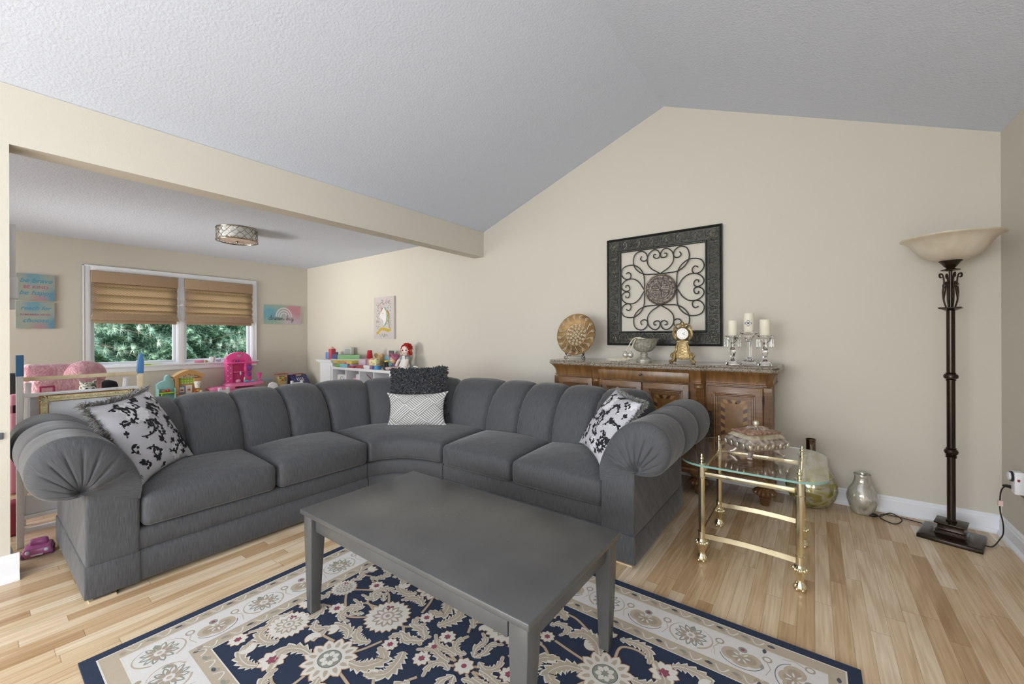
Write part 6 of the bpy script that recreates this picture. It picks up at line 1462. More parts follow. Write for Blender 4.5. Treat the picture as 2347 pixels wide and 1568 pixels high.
build('rainbow', mb, pm('#dfd6dc', rough=0.7, var=0.03), t, smooth=False)
# script lettering "dream big" drawn as continuous strokes
mb = MB()
def stroke(pts, ox, w=0.0028): mb.tube([P(ox+p[0]*0.036, -0.095+p[1]*0.036, 0.0006) for p in cr(pts, 6)], w, 5)
d_ = [(1.0, 1.0), (.55, 1.15), (.1, .75), (.15, .2), (.6, .05), (1.0, .5), (1.15, 1.6), (1.1, 2.3), (.95, 1.2), (1.05, .15), (1.5, .1)]
r_ = [(0, .1), (.3, .9), (.35, 1.15), (.45, .95), (.85, 1.0), (.8, .4), (1.0, .05), (1.4, .2)]
e_ = [(0, .2), (.5, .55), (.75, .9), (.45, 1.1), (.15, .6), (.4, .05), (1.0, .2)]
a_ = [(.9, .95), (.45, 1.1), (.05, .6), (.25, .05), (.7, .3), (.95, 1.0), (.9, .3), (1.1, .05), (1.5, .25)]
m_ = [(0, 1.0), (.1, 0.05), (.3, .8), (.55, 1.05), (.65, .6), (.65, .05), (.85, .8), (1.15, 1.05), (1.25, .5), (1.4, .05), (2.0, .5), (2.3, .8)]
b_l = [(0, .2), (.4, 1.2), (.6, 2.3), (.4, 2.4), (.3, 1.2), (.3, .1), (.8, .1), (1.0, .7), (.6, 1.0), (.35, .6)]
i_ = [(0, .9), (.1, .2), (.4, .05), (.7, .4)]
g_ = [(.9, .95), (.45, 1.1), (.05, .6), (.3, .05), (.8, .4), (.95, 1.0), (.85, -.4), (.5, -1.0), (.15, -.7), (.6, -.2), (1.5, .3)]
xo = -0.225
for L_, adv in ((d_, 1.45), (r_, 1.25), (e_, 1.0), (a_, 1.3), (m_, 2.9), (b_l, 1.3), (i_, 0.75), (g_, 1)): stroke(L_, xo); xo += adv*0.036
mb.sphere(P(xo-0.075+0.020, -0.095+0.052, 0.0006), 0.004, seg=6)
build('lettering', mb, pm('#5b5a5e', rough=0.6, var=0.05), t)
# unicorn canvas on the gable wall side of the play room
cw = lin('#cfc6c4')
t, P = vcanvas('unicorn_canvas', 'tall canvas of a rainbow-maned unicorn above a gold ribbon banner', 'canvas', (-5.075, YB-0.001, 1.475), (1, 0, 0), (0, 0, 1), (0, -1, 0), 0.475, 0.62, 0.035, lambda u, v: cw, 4)
_ac = [0]
def art(name, col, polys=(), strokes=()):
    mb = MB()
    for p in polys: _ac[0] += 1; z_ = 0.0002+_ac[0]*8e-6; mb.poly([P(x, y, z_) for x, y in p])
    for pts, w in strokes: _ac[0] += 1; z_ = 0.0002+_ac[0]*8e-6; put_ribbon(mb, cr(pts, 6), w, w*0.5, lambda x, y: P(x, y, z_))
    return build(name, mb, pm(col, rough=0.7, var=0.05), t, smooth=False)
art('horse_head', '#dedad8', polys=[cr([(-0.10, 0.02), (-0.085, 0.06), (-0.04, 0.12), (0.0, 0.155), (0.04, 0.12), (0.06, 0.03), (0.05, -0.08), (0.0, -0.12), (-0.01, -0.04), (-0.05, -0.015)], 5, True)])
art('mane_teal', '#8fb0ae', strokes=[([(0.0, 0.155), (0.06, 0.13), (0.075, 0.03), (0.06, -0.06), (0.01, -0.10)], 0.012), ([(0.14, 0.02), (0.15, -0.06), (0.19, -0.10)], 0.009)])
art('mane_green', '#5d9a5a', strokes=[([(0.03, 0.14), (0.085, 0.06), (0.075, -0.04), (0.04, -0.10), (-0.01, -0.125)], 0.010)])
art('mane_gold', '#cdb23f', strokes=[([(0.06, 0.12), (0.10, 0.04), (0.10, -0.05), (0.085, -0.13)], 0.010)])
art('mane_red', '#a65a5a', strokes=[([(0.08, 0.11), (0.12, 0.04), (0.115, -0.05), (0.14, -0.15)], 0.011)])
art('horn', '#b98f8a', polys=[[(-0.045, 0.12), (-0.028, 0.14), (-0.085, 0.20)]])
art('ear_tuft', '#9c4a4e', strokes=[([(-0.02, 0.15), (-0.05, 0.11), (-0.07, 0.08)], 0.008)])
art('banner', '#bda23c', polys=[cr([(-0.11, -0.165), (-0.04, -0.14), (0.05, -0.15), (0.115, -0.175), (0.115, -0.215), (0.05, -0.195), (-0.04, -0.185), (-0.12, -0.215)], 3, True), [(-0.12, -0.19), (-0.185, -0.215), (-0.16, -0.235), (-0.18, -0.26), (-0.10, -0.225)], [(0.11, -0.165), (0.18, -0.14), (0.165, -0.165), (0.19, -0.185), (0.115, -0.205)]])
Rr = random.Random(4); lv = []
for k in range(60):
    s_ = -1 if k % 2 else 1; z = 0.22-0.40*(k/60); x = s_*(0.135+0.03*math.sin(k*1.7))-0.0; lv.append(leaf2d(x, z, Rr.uniform(0, 2*PI), 0.030, 0.006))
for k in range(16): lv.append(leaf2d(Rr.uniform(-0.1, 0.12), Rr.uniform(0.19, 0.26), Rr.uniform(0, 6.28), 0.028, 0.007)); lv.append(leaf2d(Rr.uniform(-0.09, 0.09), Rr.uniform(-0.285, -0.24), Rr.uniform(0, 6.28), 0.024, 0.006))
art('foliage', '#7e8f7b', polys=lv)
art('blossoms', '#b98a8c', polys=[leaf2d(x, z, a, 0.02, 0.006) for x, z in ((0.0, 0.2), (0.14, 0.24), (-0.13, 0.19), (0.06, 0.23), (-0.15, -0.05)) for a in [k*1.25 for k in range(5)]])
art('eye', '#34343a', strokes=[([(-0.035, 0.075), (-0.022, 0.062), (-0.008, 0.068)], 0.003)])

# ------------------------------------------------------------ toys along the window wall
def T_(x=0, y=0, z=0): return Vector((x, y, z))
TX = -7.1
# low white toy table that carries the right-hand toys
simple('toy_table', 'low white childs table under the toy cash register by the window wall', 'childs table', [(-7.30, 2.96, 0.33, -6.92, 3.60, 0.355), (-7.28, 2.98, 0, -7.25, 3.01, 0.33), (-6.97, 2.98, 0, -6.94, 3.01, 0.33), (-7.28, 3.55, 0, -7.25, 3.58, 0.33), (-6.97, 3.55, 0, -6.94, 3.58, 0.33)], M_wht)
t = thing('toy_fridge', 'teal toy cupboard with green shelf of play food by the window wall', 'toy kitchen', (TX, 1.65, 0))
M_teal = pm('#8fc0bd', rough=0.45, var=0.04); M_lime = pm('#a9cf3c', rough=0.4, var=0.05)
mb = MB(); pr = [(1.55, 0.0), (1.740, 0.0), (1.740, 0.56), (1.725, 0.595), (1.70, 0.61), (1.695, 0.66), (1.668, 0.685), (1.640, 0.66), (1.632, 0.605), (1.58, 0.59), (1.55, 0.555)]
mb.prism(pr, TX-0.10, TX-0.02, lambda u, w, q: (q, u, w)); build('back', mb, M_teal, t, smooth=False, bevel=0.004)
mb = MB(); mb.box(TX-0.03, 1.55, 0.0, TX+0.04, 1.562, 0.50); mb.box(TX-0.03, 1.728, 0.0, TX+0.04, 1.740, 0.50); build('sides', mb, M_teal, t, smooth=False, bevel=0.003)
mb = MB(); mb.box(TX-0.03, 1.565, 0.435, TX+0.05, 1.727, 0.452); mb.box(TX+0.03, 1.58, 0.405, TX+0.045, 1.59, 0.435); build('shelf', mb, M_lime, t, smooth=False, bevel=0.003)
o = MB(); o.sphere((TX+0.02, 1.66, 0.474), 0.022, seg=12); tag(build('toy_tomato', o, pm('#c23a3a', rough=0.3, var=0.05)), 'round red toy tomato on the green shelf of the teal cupboard', 'toy food')
o = MB(); o.sphere((TX+0.02, 1.612, 0.470), 0.020, seg=12, sc=(1, 1.4, 0.9)); tag(build('toy_bread', o, pm('#b9745a', rough=0.6, var=0.05)), 'brown toy loaf beside the red toy tomato', 'toy food')
t = thing('toy_market', 'tan toy kitchen stand with arched roof and green checked curtain', 'toy kitchen', (TX, 1.88, 0))
M_tan = pm('#c79a5f', rough=0.5, var=0.06); Y0, Y1 = 1.745, 2.035
mb = MB(); mb.box(TX-0.12, Y0, 0.0, TX-0.02, Y1, 0.62); build('back', mb, M_tan, t, smooth=False, bevel=0.004)
arc = [(Y0-0.035, 0.655), (Y0-0.012, 0.672), (Y0+0.04, 0.705), (Y0+0.10, 0.732), ((Y0+Y1)/2, 0.742), (Y1-0.10, 0.732), (Y1-0.04, 0.705), (Y1+0.012, 0.675), (Y1+0.03, 0.655), (Y1+0.01, 0.625), (Y1-0.03, 0.645), (Y1-0.09, 0.670), ((Y0+Y1)/2, 0.685), (Y0+0.09, 0.670), (Y0+0.03, 0.645), (Y0-0.012, 0.625)]
mb = MB(); mb.prism(arc, TX-0.12, TX+0.05, lambda u, w, q: (q, u, w))
mb.box(TX-0.02, Y0, 0.3, TX+0.0, Y0+0.035, 0.66); mb.box(TX-0.02, Y1-0.035, 0.3, TX+0.0, Y1, 0.66)
for y in (Y0+0.09, Y0+0.145, Y0+0.2): mb.sphere((TX+0.03, y, 0.665), 0.02, seg=10)
build('roof', mb, M_tan, t, smooth=False)
mb = MB(); cs = []; g1, g2 = lin('#a8d43a'), lin('#e3e6cf')
mb.grid(lambda u, v: T_(TX-0.015, Y0+0.05+0.17*u, 0.545+0.085*v), 60, 30, colf=lambda u, v: g1 if (int(u*9.99) % 2 == 0 or int(v*4.99) % 2 == 1) else g2); build('curtain', mb, mat_vcol('gingham'), t)
mb = MB(); mb.box(TX-0.02, Y0+0.01, 0.375, TX+0.03, Y1-0.01, 0.395); build('ledge', mb, M_tan, t, smooth=False, bevel=0.004)
for k, (y, c) in enumerate(((Y0+0.035, '#7a86a8'), (Y0+0.115, '#e4e2dc'))):
    mb = MB(); mb.box(TX-0.018, y, 0.405, TX-0.010, y+0.072, 0.52); cd = build('picture_card', mb, pm(c, rough=0.5, var=0.02), t, smooth=False)
    mb = MB(); mb.box(TX-0.0095, y+0.012, 0.43, TX-0.009, y+0.06, 0.50); mb.box(TX-0.0092, y+0.02, 0.445, TX-0.0085, y+0.052, 0.47, 1); build('picture', mb, [pm('#ddd8d0', rough=.5, var=.02), pm('#b0503f', rough=.5, var=.1)], cd, smooth=False)
mb = MB(); mb.lathe([(0.030, 0), (0.040, 0.095), (0.038, 0.098), (0.0, 0.098)], 20, (TX+0.02, Y1-0.048, 0.475)); cp = build('smiling_cup', mb, pm('#ecebe8', rough=0.3, var=0.02), t, label='white cup with a drawn smiling face')
mb = MB(); mb.sphere((TX+0.058, Y1-0.062, 0.535), 0.004, seg=6); mb.sphere((TX+0.058, Y1-0.032, 0.535), 0.004, seg=6); mb.tube(cr([(TX+0.057, Y1-0.054, 0.522), (TX+0.058, Y1-0.047, 0.516), (TX+0.057, Y1-0.04, 0.522)], 4), 0.0014, 4); build('face', mb, pm('#2b2b33', rough=.5, var=.05), cp)
mb = MB(); mb.box(TX-0.02, Y1-0.09, 0.572, TX+0.045, Y1-0.002, 0.622); build('cup_shelf', mb, M_tan, t, smooth=False, bevel=0.006)
Rr = random.Random(2)
for k, (y, z, c, r) in enumerate(((Y1-0.075, 0.43, '#c9503a', .016), (Y1-0.045, 0.44, '#dca83a', .018), (Y1-0.015, 0.425, '#d9d2c6', .02), (Y1-0.06, 0.405, '#5fa3a0', .014), (Y1-0.025, 0.405, '#d98a3a', .014), (Y1-0.09, 0.402, '#d6c54a', .013))):
    o = MB(); o.sphere((TX+0.03, y, 0.3955+r*0.95 if z < 0.41 else z), r, seg=10, sc=(1, 1.2, .95)); tag(build('toy_food', o, pm(c, rough=0.4, var=0.08)), '%s piece of toy food heaped right on the tan toy kitchen ledge' % {'#c9503a': 'red', '#dca83a': 'yellow', '#d9d2c6': 'cream', '#5fa3a0': 'teal', '#d98a3a': 'orange', '#d6c54a': 'lemon'}[c], 'toy food', 'play food on the tan kitchen')
# pink play kitchen (plain, without the character)
t = thing('play_kitchen', 'bright pink plastic play kitchen with arched hood under the right window', 'toy kitchen', (TX, 2.5, 0))
M_p1 = pm('#e85a9c', rough=0.35, var=0.03); M_p2 = pm('#e99abf', rough=0.4, var=0.03); M_p3 = pm('#b03a7a', rough=0.4, var=0.05)
mb = MB(); mb.box(TX-0.14, 2.17, 0.0, TX+0.10, 2.76, 0.43); build('cabinet', mb, M_p2, t, smooth=False, bevel=0.015)
mb = MB(); mb.prism([(2.13, 0.415), (2.40, 0.415), (2.43, 0.445), (2.40, 0.462), (2.16, 0.462), (2.12, 0.44)], TX-0.14, TX+0.14, lambda u, w, q: (q, u, w)); mb.prism([(2.34, 0.455), (2.76, 0.455), (2.82, 0.48), (2.81, 0.505), (2.36, 0.50), (2.33, 0.475)], TX-0.14, TX+0.14, lambda u, w, q: (q, u, w)); build('worktop', mb, pm('#e27aa8', rough=0.35, var=0.03), t, smooth=False, bevel=0.008)
mb = MB(); mb.box(TX-0.10, 2.365, 0.49, TX-0.04, 2.455, 0.86); mb.box(TX-0.12, 2.36, 0.49, TX-0.10, 2.72, 0.86); mb.box(TX-0.10, 2.62, 0.49, TX-0.04, 2.71, 0.86); build('tower', mb, M_p1, t, smooth=False, bevel=0.008)
mb = MB()
for k in range(8): mb.sphere((TX-0.038, 2.385+0.035*(k % 2), 0.53+0.04*k), 0.009, seg=8, sc=(0.3, 1, 1))
build('dots', mb, pm('#ecdbe6', rough=0.4, var=0.02), t)
pr = [(2.37, 0.80), (2.37, 0.84)]+[(2.54+0.175*math.cos(PI-k*PI/14), 0.845+0.125*math.sin(k*PI/14)) for k in range(15)]+[(2.71, 0.80)]
mb = MB(); mb.prism(pr, TX-0.12, TX-0.07, lambda u, w, q: (q, u, w)); mb.prism([(2.355, 0.795), (2.74, 0.795), (2.745, 0.815), (2.35, 0.815)], TX-0.12, TX+0.06, lambda u, w, q: (q, u, w)); build('arched_hood', mb, pm('#ea4f9a', rough=0.3, var=0.03), t, smooth=False, bevel=0.008)
mb = MB(); mb.prism([(2.51, 0.915), (2.53, 0.928), (2.545, 0.918), (2.56, 0.928), (2.58, 0.915), (2.545, 0.885)], TX-0.07, TX-0.066, lambda u, w, q: (q, u, w)); build('heart_badge', mb, pm('#b9a4a0', rough=.4, var=.1), t, smooth=False)
mb = MB(); mb.box(TX-0.10, 2.46, 0.66, TX+0.02, 2.60, 0.672); mb.box(TX-0.05, 2.60, 0.66, TX+0.0, 2.63, 0.74); build('rack', mb, M_p1, t, smooth=False, bevel=0.004)
for k, (y, z, c) in enumerate(((2.22, 0.30, '#7fbad2'), (2.60, 0.36, '#7fbad2'), (2.70, 0.36, '#7fbad2'))): mb = MB(); mb.sphere((TX+0.102, y, z), 0.018, seg=12, sc=(.35, 1, 1)); build('dial', mb, pm(c, rough=.4, var=.03), t)
def toybit(name, lab, cat, c, y, z, r, sc=(1, 1, 1), x=TX-0.01, grp='play kitchen accessories'): o = MB(); o.sphere((x, y, z), r, seg=12, sc=sc); return tag(build(name, o, pm(c, rough=0.4, var=0.05)), lab, cat, grp)
toybit('toy_cup', 'raspberry toy cup on the hood shelf of the pink kitchen', 'toy dish', '#c23a72', 2.465, 0.833, 0.018)
toybit('toy_teapot', 'purple toy teapot on the hood shelf of the pink kitchen', 'toy dish', '#8a3f9c', 2.505, 0.836, 0.02)
toybit('toy_phone', 'purple toy telephone hanging right under the pink hood', 'toy phone', '#8b4aa8', 2.66, 0.72, 0.05, (.3, 1, 1), TX-0.018)
toybit('toy_mixer', 'teal and purple toy blender on the right of the pink tower', 'toy appliance', '#8a4898', 2.665, 0.62, 0.034, (.5, 1, 1), TX-0.02)
toybit('toy_whisk', 'silver toy whisk hanging in the pink kitchen tower', 'toy utensil', '#a9b4bd', 2.535, 0.645, 0.02, (.6, .7, 1.6), TX+0.02)
toybit('toy_bottle', 'pale green toy bottle on the pink kitchen worktop', 'toy bottle', '#9ed0a0', 2.595, 0.545, 0.02, (.8, .7, 2.0), TX+0.0)
toybit('toy_plate', 'pale pink toy plate with a smile on the pink worktop', 'toy dish', '#e3a0c0', 2.49, 0.530, 0.036, (.5, 1, .75), TX+0.05)
toybit('toy_pan', 'teal and pink toy stove rings at the middle of the worktop', 'toy dish', '#5fb2d0', 2.60, 0.520, 0.03, (.5, 1.4, .55), TX+0.06)
toybit('toy_bowl', 'teal toy bowl on the right of the pink worktop', 'toy dish', '#6bb9d6', 2.685, 0.520, 0.026, (.5, 1.3, .6), TX+0.06)
o = MB(); o.lathe([(0.0, 0), (0.02, 0.0), (0.018, 0.025), (0.012, 0.04), (0.04, 0.125), (0.036, 0.125), (0.0, 0.05)], 18, (TX+0.02, 2.795, 0.506)); tag(build('toy_funnel', o, pm('#dd4f9e', rough=.3, var=.03)), 'magenta toy goblet at the right end of the pink worktop', 'toy dish')
simple('toy_tray', 'thin blue toy tray jutting out right of the pink kitchen', 'toy tray', [(TX-0.08, 2.815, 0.508, TX+0.06, 2.975, 0.516)], pm('#6d9ab8', rough=.4, var=.05), bevel=0.002)
# white childs chairs in front (tops only show over the sofa)
def kid_chair(x, y0, y1, z, lab, name='childs_chair'):
    t = thing(name, lab, 'childs chair', (x, (y0+y1)/2, 0), 'small white play chairs')
    for y in (y0, y1-0.04): mb = MB(); mb.rbox(I3, (x-0.02, y, 0), (x+0.02, y+0.04, z), r=0.012, n=(4, 4, 8)); build('back_post', mb, M_wht, t, weld=True, angle=80)
    mb = MB(); mb.rbox(I3, (x-0.012, y0+0.02, z-0.14), (x+0.012, y1-0.02, z-0.03), r=0.01, n=(4, 6, 5)); build('backrest', mb, M_wht, t, weld=True, angle=80)
    mb = MB(); mb.rbox(I3, (x, y0, 0.27), (x+0.26, y1, 0.30), r=0.012, n=(8, 8, 3)); build('seat', mb, M_wht, t, weld=True, angle=80)
    for y in (y0+0.01, y1-0.04): mb = MB(); mb.box(x+0.22, y, 0, x+0.25, y+0.03, 0.27); build('front_leg', mb, M_wht, t, smooth=False, bevel=0.003)
kid_chair(-6.3, 1.99, 2.12, 0.53, 'small white play chair with notched back below the pink kitchen')
kid_chair(-6.55, 3.03, 3.22, 0.515, 'small white play chair in front of the toy cash register')
t = thing('round_play_chair', 'white play chair with rounded back left of the bead toy', 'childs chair', (-6.8, 2.88, 0))
mb = MB(); mb.prism([(2.80, 0.2), (2.80, 0.42), (2.82, 0.475), (2.87, 0.50), (2.93, 0.475), (2.95, 0.42), (2.95, 0.2)], -6.81, -6.785, lambda u, w, q: (q, u, w)); build('backrest', mb, M_wht, t, smooth=False, bevel=0.004)
mb = MB(); mb.box(-6.79, 2.80, 0.0, -6.55, 2.95, 0.24); build('seat', mb, M_wht, t, smooth=False, bevel=0.01)
# bead toy and cash register on the low table
t = thing('bead_toy', 'wooden abacus toy with coloured beads and red roof on the low white table', 'toy', (-7.15, 3.15, 0.355))
mb = MB(); mb.box(-7.20, 3.09, 0.355, -7.10, 3.225, 0.545); build('body', mb, pm('#d9c08a', rough=.5, var=.06), t, smooth=False, bevel=0.003)
mb = MB(); mb.prism([(3.065, 0.575), (3.25, 0.575), (3.235, 0.590), (3.08, 0.590)], -7.21, -7.09, lambda u, w, q: (q, u, w)); build('roof', mb, pm('#b5503f', rough=.5, var=.06), t, smooth=False)
for k in range(3): mb = MB(); mb.tube([(-7.095, 3.11+0.045*k, 0.46), (-7.085, 3.11+0.045*k, 0.576)], 0.002, 5); build('peg', mb, M_pine, t)
for r_i in range(3):
    for k in range(3): mb = MB(); mb.sphere((-7.085, 3.11+0.045*k, 0.545-0.03*r_i), 0.014, seg=8); build('bead', mb, pm(('#c0392b', '#2e8b57', '#e0b03a')[(k+r_i) % 3], rough=.4, var=.04), t)
for k, c in enumerate(('#3f9c8a', '#dd8a3f', '#e2c65a', '#e8e5dc', '#4f8fc0')):
    o = MB(); o.box(-7.07, 3.045+0.045*k, 0.3552, -7.03, 3.085+0.045*k, 0.408); tag(build('toy_block', o, pm(c, rough=.45, var=.03), smooth=False, bevel=0.002), '%s toy block in the row before the bead toy' % ('teal', 'orange', 'yellow', 'white', 'blue')[k], 'toy block', 'blocks before the bead toy')
t = thing('toy_register', 'navy and red toy cash register on the low white table in the corner', 'toy register', (-7.12, 3.42, 0.355))
M_nv = pm('#33366e', rough=.4, var=.05); M_rd = pm('#b03040', rough=.4, var=.05)
mb = MB(); mb.prism([(-6.98, 0.355), (-7.22, 0.355), (-7.22, 0.555), (-7.14, 0.560), (-7.00, 0.44), (-6.98, 0.42)], 3.285, 3.56, lambda u, w, q: (u, q, w)); build('case', mb, M_nv, t, smooth=False, bevel=0.008)
mb = MB(); mb.box(-6.985, 3.30, 0.365, -6.970, 3.545, 0.415); mb.box(-7.16, 3.35, 0.548, -7.10, 3.50, 0.572); build('drawer', mb, M_rd, t, smooth=False, bevel=0.004)
mb = MB(); mb.box(-7.10, 3.37, 0.528, -7.094, 3.46, 0.560); build('screen', mb, pm('#8fa39a', rough=.3, var=.03), t, smooth=False)
mb = MB()
for i in range(4):
    for j in range(3): mb.sphere((-7.06+0.022*j, 3.37+0.03*i, 0.500-0.019*j), 0.009, seg=8)
build('keys', mb, pm('#e4dfd2', rough=.4, var=.03), t)
# things on the window sill
ZS = 0.822
simple('toy_paddle', 'lime green toy paddle lying on the left window sill', 'toy', [(-7.34, 1.43, ZS+.0005, -7.32, 1.53, ZS+0.018), (-7.335, 1.53, ZS+0.006, -7.325, 1.66, ZS+0.012)], pm('#b8d93a', rough=.4, var=.04), bevel=0.003)
simple('pink_case', 'pink pencil case lying on the right window sill', 'pencil case', [(-7.34, 2.02, ZS+.0005, -7.325, 2.135, ZS+0.040)], pm('#e79ab4', rough=.6, var=.04), bevel=0.006)
o = MB(); o.lathe([(0.0, .0005), (0.018, .0005), (0.02, 0.02), (0.016, 0.032), (0, 0.034)], 16, (-7.335, 2.165, ZS)); tag(build('amber_jar', o, pm('#b5894a', rough=.2, var=.06)), 'small amber jar on the sill right of the pink case', 'jar')
t = thing('white_bowl', 'white fluted paper cup with a stick on the right window sill', 'bowl', (-7.335, 2.245, ZS))
mb = MB(); mb.lathe([(0.0, .0005), (0.030, .0005), (0.036, 0.03), (0.044, 0.080), (0.040, 0.080), (0.0, 0.02)], 24, (-7.335, 2.245, ZS), flute=8, fa=0.15, frange=(2, 4)); build('cup', mb, M_wht, t)
mb = MB(); mb.tube([(-7.335, 2.255, ZS+0.03), (-7.335, 2.282, ZS+0.125)], 0.002, 5); build('stick', mb, M_pine, t)
o = MB(); o.sphere((-7.335, 2.325, ZS+0.026), 0.026, seg=12, sc=(.7, 1.4, 1)); tag(build('soft_ball', o, pm('#cfd3ea', rough=.5, var=.05)), 'pale lilac soft toy on the sill beside the white cup', 'toy')

# ------------------------------------------------------------ white cabinets on the gable wall side
t = thing('corner_cabinet', 'white painted cabinet with crown moulding next to the cube shelf', 'cabinet', (-6.1, 3.5, 0))
mb = MB(); mb.box(-6.25, 3.34, 0.0, -5.885, 3.69, 0.80); build('body', mb, M_wht, t, smooth=False, bevel=0.004)
mb = MB(); mb.box(-6.27, 3.32, 0.80, -5.87, 3.695, 0.815); mb.box(-6.29, 3.30, 0.815, -5.86, 3.70, 0.835); mb.box(-6.305, 3.29, 0.835, -5.85, 3.70, 0.848); build('crown', mb, M_wht, t, smooth=False, bevel=0.004)
mb = MB(); mb.box(-6.215, 3.328, 0.06, -5.92, 3.3405, 0.76); d = build('door', mb, M_wht, t, smooth=False, bevel=0.003)
t = thing('cube_shelf', 'long low white cube shelf crowded with toys along the wall', 'shelf', (-5.17, 3.5, 0))
sx0, sx1 = -5.878, -4.440; cw_ = (sx1-sx0-0.036*2)/4
mb = MB(); mb.box(sx0, 3.32, 0.712, sx1, 3.695, 0.748); build('top', mb, M_wht, t, smooth=False, bevel=0.002)
mb = MB(); mb.box(sx0, 3.32, 0.0, sx1, 3.695, 0.036); build('bottom', mb, M_wht, t, smooth=False, bevel=0.002)
for x in (sx0, sx1-0.036): mb = MB(); mb.box(x, 3.32, 0.036, x+0.036, 3.695, 0.712); build('side_panel', mb, M_wht, t, smooth=False, bevel=0.002)
for k in range(1, 4): x = sx0+0.036+cw_*k; mb = MB(); mb.box(x-0.010, 3.325, 0.036, x+0.010, 3.69, 0.712); build('divider', mb, M_wht, t, smooth=False, bevel=0.001)
mb = MB(); mb.box(sx0+0.036, 3.325, 0.365, sx1-0.036, 3.69, 0.383); build('middle_shelf', mb, M_wht, t, smooth=False, bevel=0.001)
mb = MB(); mb.box(sx0+0.03, 3.688, 0.03, sx1-0.03, 3.695, 0.72); build('back_panel', mb, M_wht, t, smooth=False)
zc = 0.7485
def on(name, lab, cat, x0, x1, y0, y1, z0, z1, c, bevel=0.004, grp=None, rough=.45):
    return simple(name, lab, cat, [(x0, y0, z0+.0005, x1, y1, z1)], pm(c, rough=rough, var=.05), bevel=bevel, group=grp)
zcc = 0.848
on('game_box', 'small blue cartoon box on the white corner cabinet', 'box', -6.27, -6.165, 3.44, 3.60, zcc, 0.955, '#5c86b8', grp='boxes on the cabinet')
t = thing('pencil_box', 'tall red pencil-shaped box standing on the white corner cabinet', 'box', (-6.06, 3.44, zcc))
mb = MB(); mb.box(-6.105, 3.40, zcc+.0005, -6.015, 3.47, 1.01); build('shaft', mb, pm('#c2455a', rough=.5, var=.03), t, smooth=False, bevel=0.004)
mb = MB(); mb.add([(-6.105, 3.40, 1.01), (-6.015, 3.40, 1.01), (-6.015, 3.47, 1.01), (-6.105, 3.47, 1.01), (-6.06, 3.435, 1.055)], [(0, 1, 4), (1, 2, 4), (2, 3, 4), (3, 0, 4), (3, 2, 1, 0)]); build('tip', mb, pm('#dfb49c', rough=.5, var=.03), t, smooth=False)
t = thing('small_frame', 'pale grey framed lettered block behind the green game box', 'picture frame', (-5.93, 3.62, zcc))
mb = MB(); mb.box(-6.00, 3.60, zcc+.0005, -5.80, 3.65, 1.03); build('frame', mb, pm('#c9cac6', rough=.5, var=.02), t, smooth=False, bevel=0.003)
mb = MB(); mb.box(-5.98, 3.598, 0.90, -5.83, 3.6005, 1.01); pn = build('panel', mb, pm('#a9aeaa', rough=.5, var=.02), t, smooth=False)
t = thing('game_box', 'green and blue game box lying askew on top of the yellow game box', 'game box', (-5.7, 3.45, zcc))
q_ = [(-5.985, 3.375), (-5.735, 3.335), (-5.42, 3.50), (-5.67, 3.54)]
mb = MB(); mb.prism(q_, 0.862, 0.925, lambda u, w, k_: (u, w, k_)); l_ = build('lid', mb, pm('#5a9c50', rough=.4, var=.08), t, smooth=False)
mb = MB(); mb.add([(-5.985, 3.3745, 0.863), (-5.736, 3.3346, 0.863), (-5.736, 3.3346, 0.924), (-5.985, 3.3745, 0.924)], [(0, 1, 2, 3)]); build('blue_end', mb, pm('#4a508e', rough=.4, var=.08), l_, smooth=False)
mb = MB(); mb.prism([(x*1.0, y) for x, y in q_], 0.8485, 0.8615, lambda u, w, k_: (u, w, k_)); build('tray', mb, pm('#e0e0dc', rough=.5, var=.02), t, smooth=False)
t = thing('game_box', 'yellow board game box lettered OPERATION in red under the green box', 'game box', (-5.7, 3.45, 0.81))
mb = MB(); mb.box(-5.847, 3.332, 0.802, -5.36, 3.60, 0.848); b_ = build('box', mb, pm('#c9b85c', rough=.45, var=.06), t, smooth=False, bevel=0.002)
text_mesh('OPERATION', 0.042, lambda u, v, q: (-5.62+u, 3.3312, 0.825+v), pm('#a8423c', rough=.5, var=.05), 'lettering', b_)
on('game_box', 'lilac board game box at the bottom of the pile', 'game box', -5.80, -5.37, 3.36, 3.64, zc, 0.7995, '#b9a6c0')
on('green_toy', 'green plastic toy before the board game pile', 'toy', -5.80, -5.68, 3.325, 3.355, zc, 0.785, '#5fae3f', bevel=0.012)
on('teal_basket', 'small teal plastic basket at the front of the cube shelf', 'basket', -5.67, -5.46, 3.322, 3.352, zc, 0.800, '#79b9c4', bevel=0.008)
o = MB(); o.sphere((-5.52, 3.338, 0.818), 0.017, seg=10, sc=(2.2, 1, 1)); tag(build('pink_toy', o, pm('#d9628f', rough=.5, var=.05)), 'pink toy in the teal basket', 'toy')
on('red_book', 'red hardback book lying at the front of the cube shelf', 'book', -5.44, -5.295, 3.323, 3.357, zc, 0.775, '#a63a42')
on('game_box', 'pale lilac toy packet piled left of the red cups', 'packet', -5.345, -5.17, 3.43, 3.60, zc, 0.875, '#c9b9c6')
on('game_box', 'flat red game box in the middle of the cube shelf', 'game box', -5.285, -5.075, 3.36, 3.42, 0.7488, 0.79, '#a84a4c')
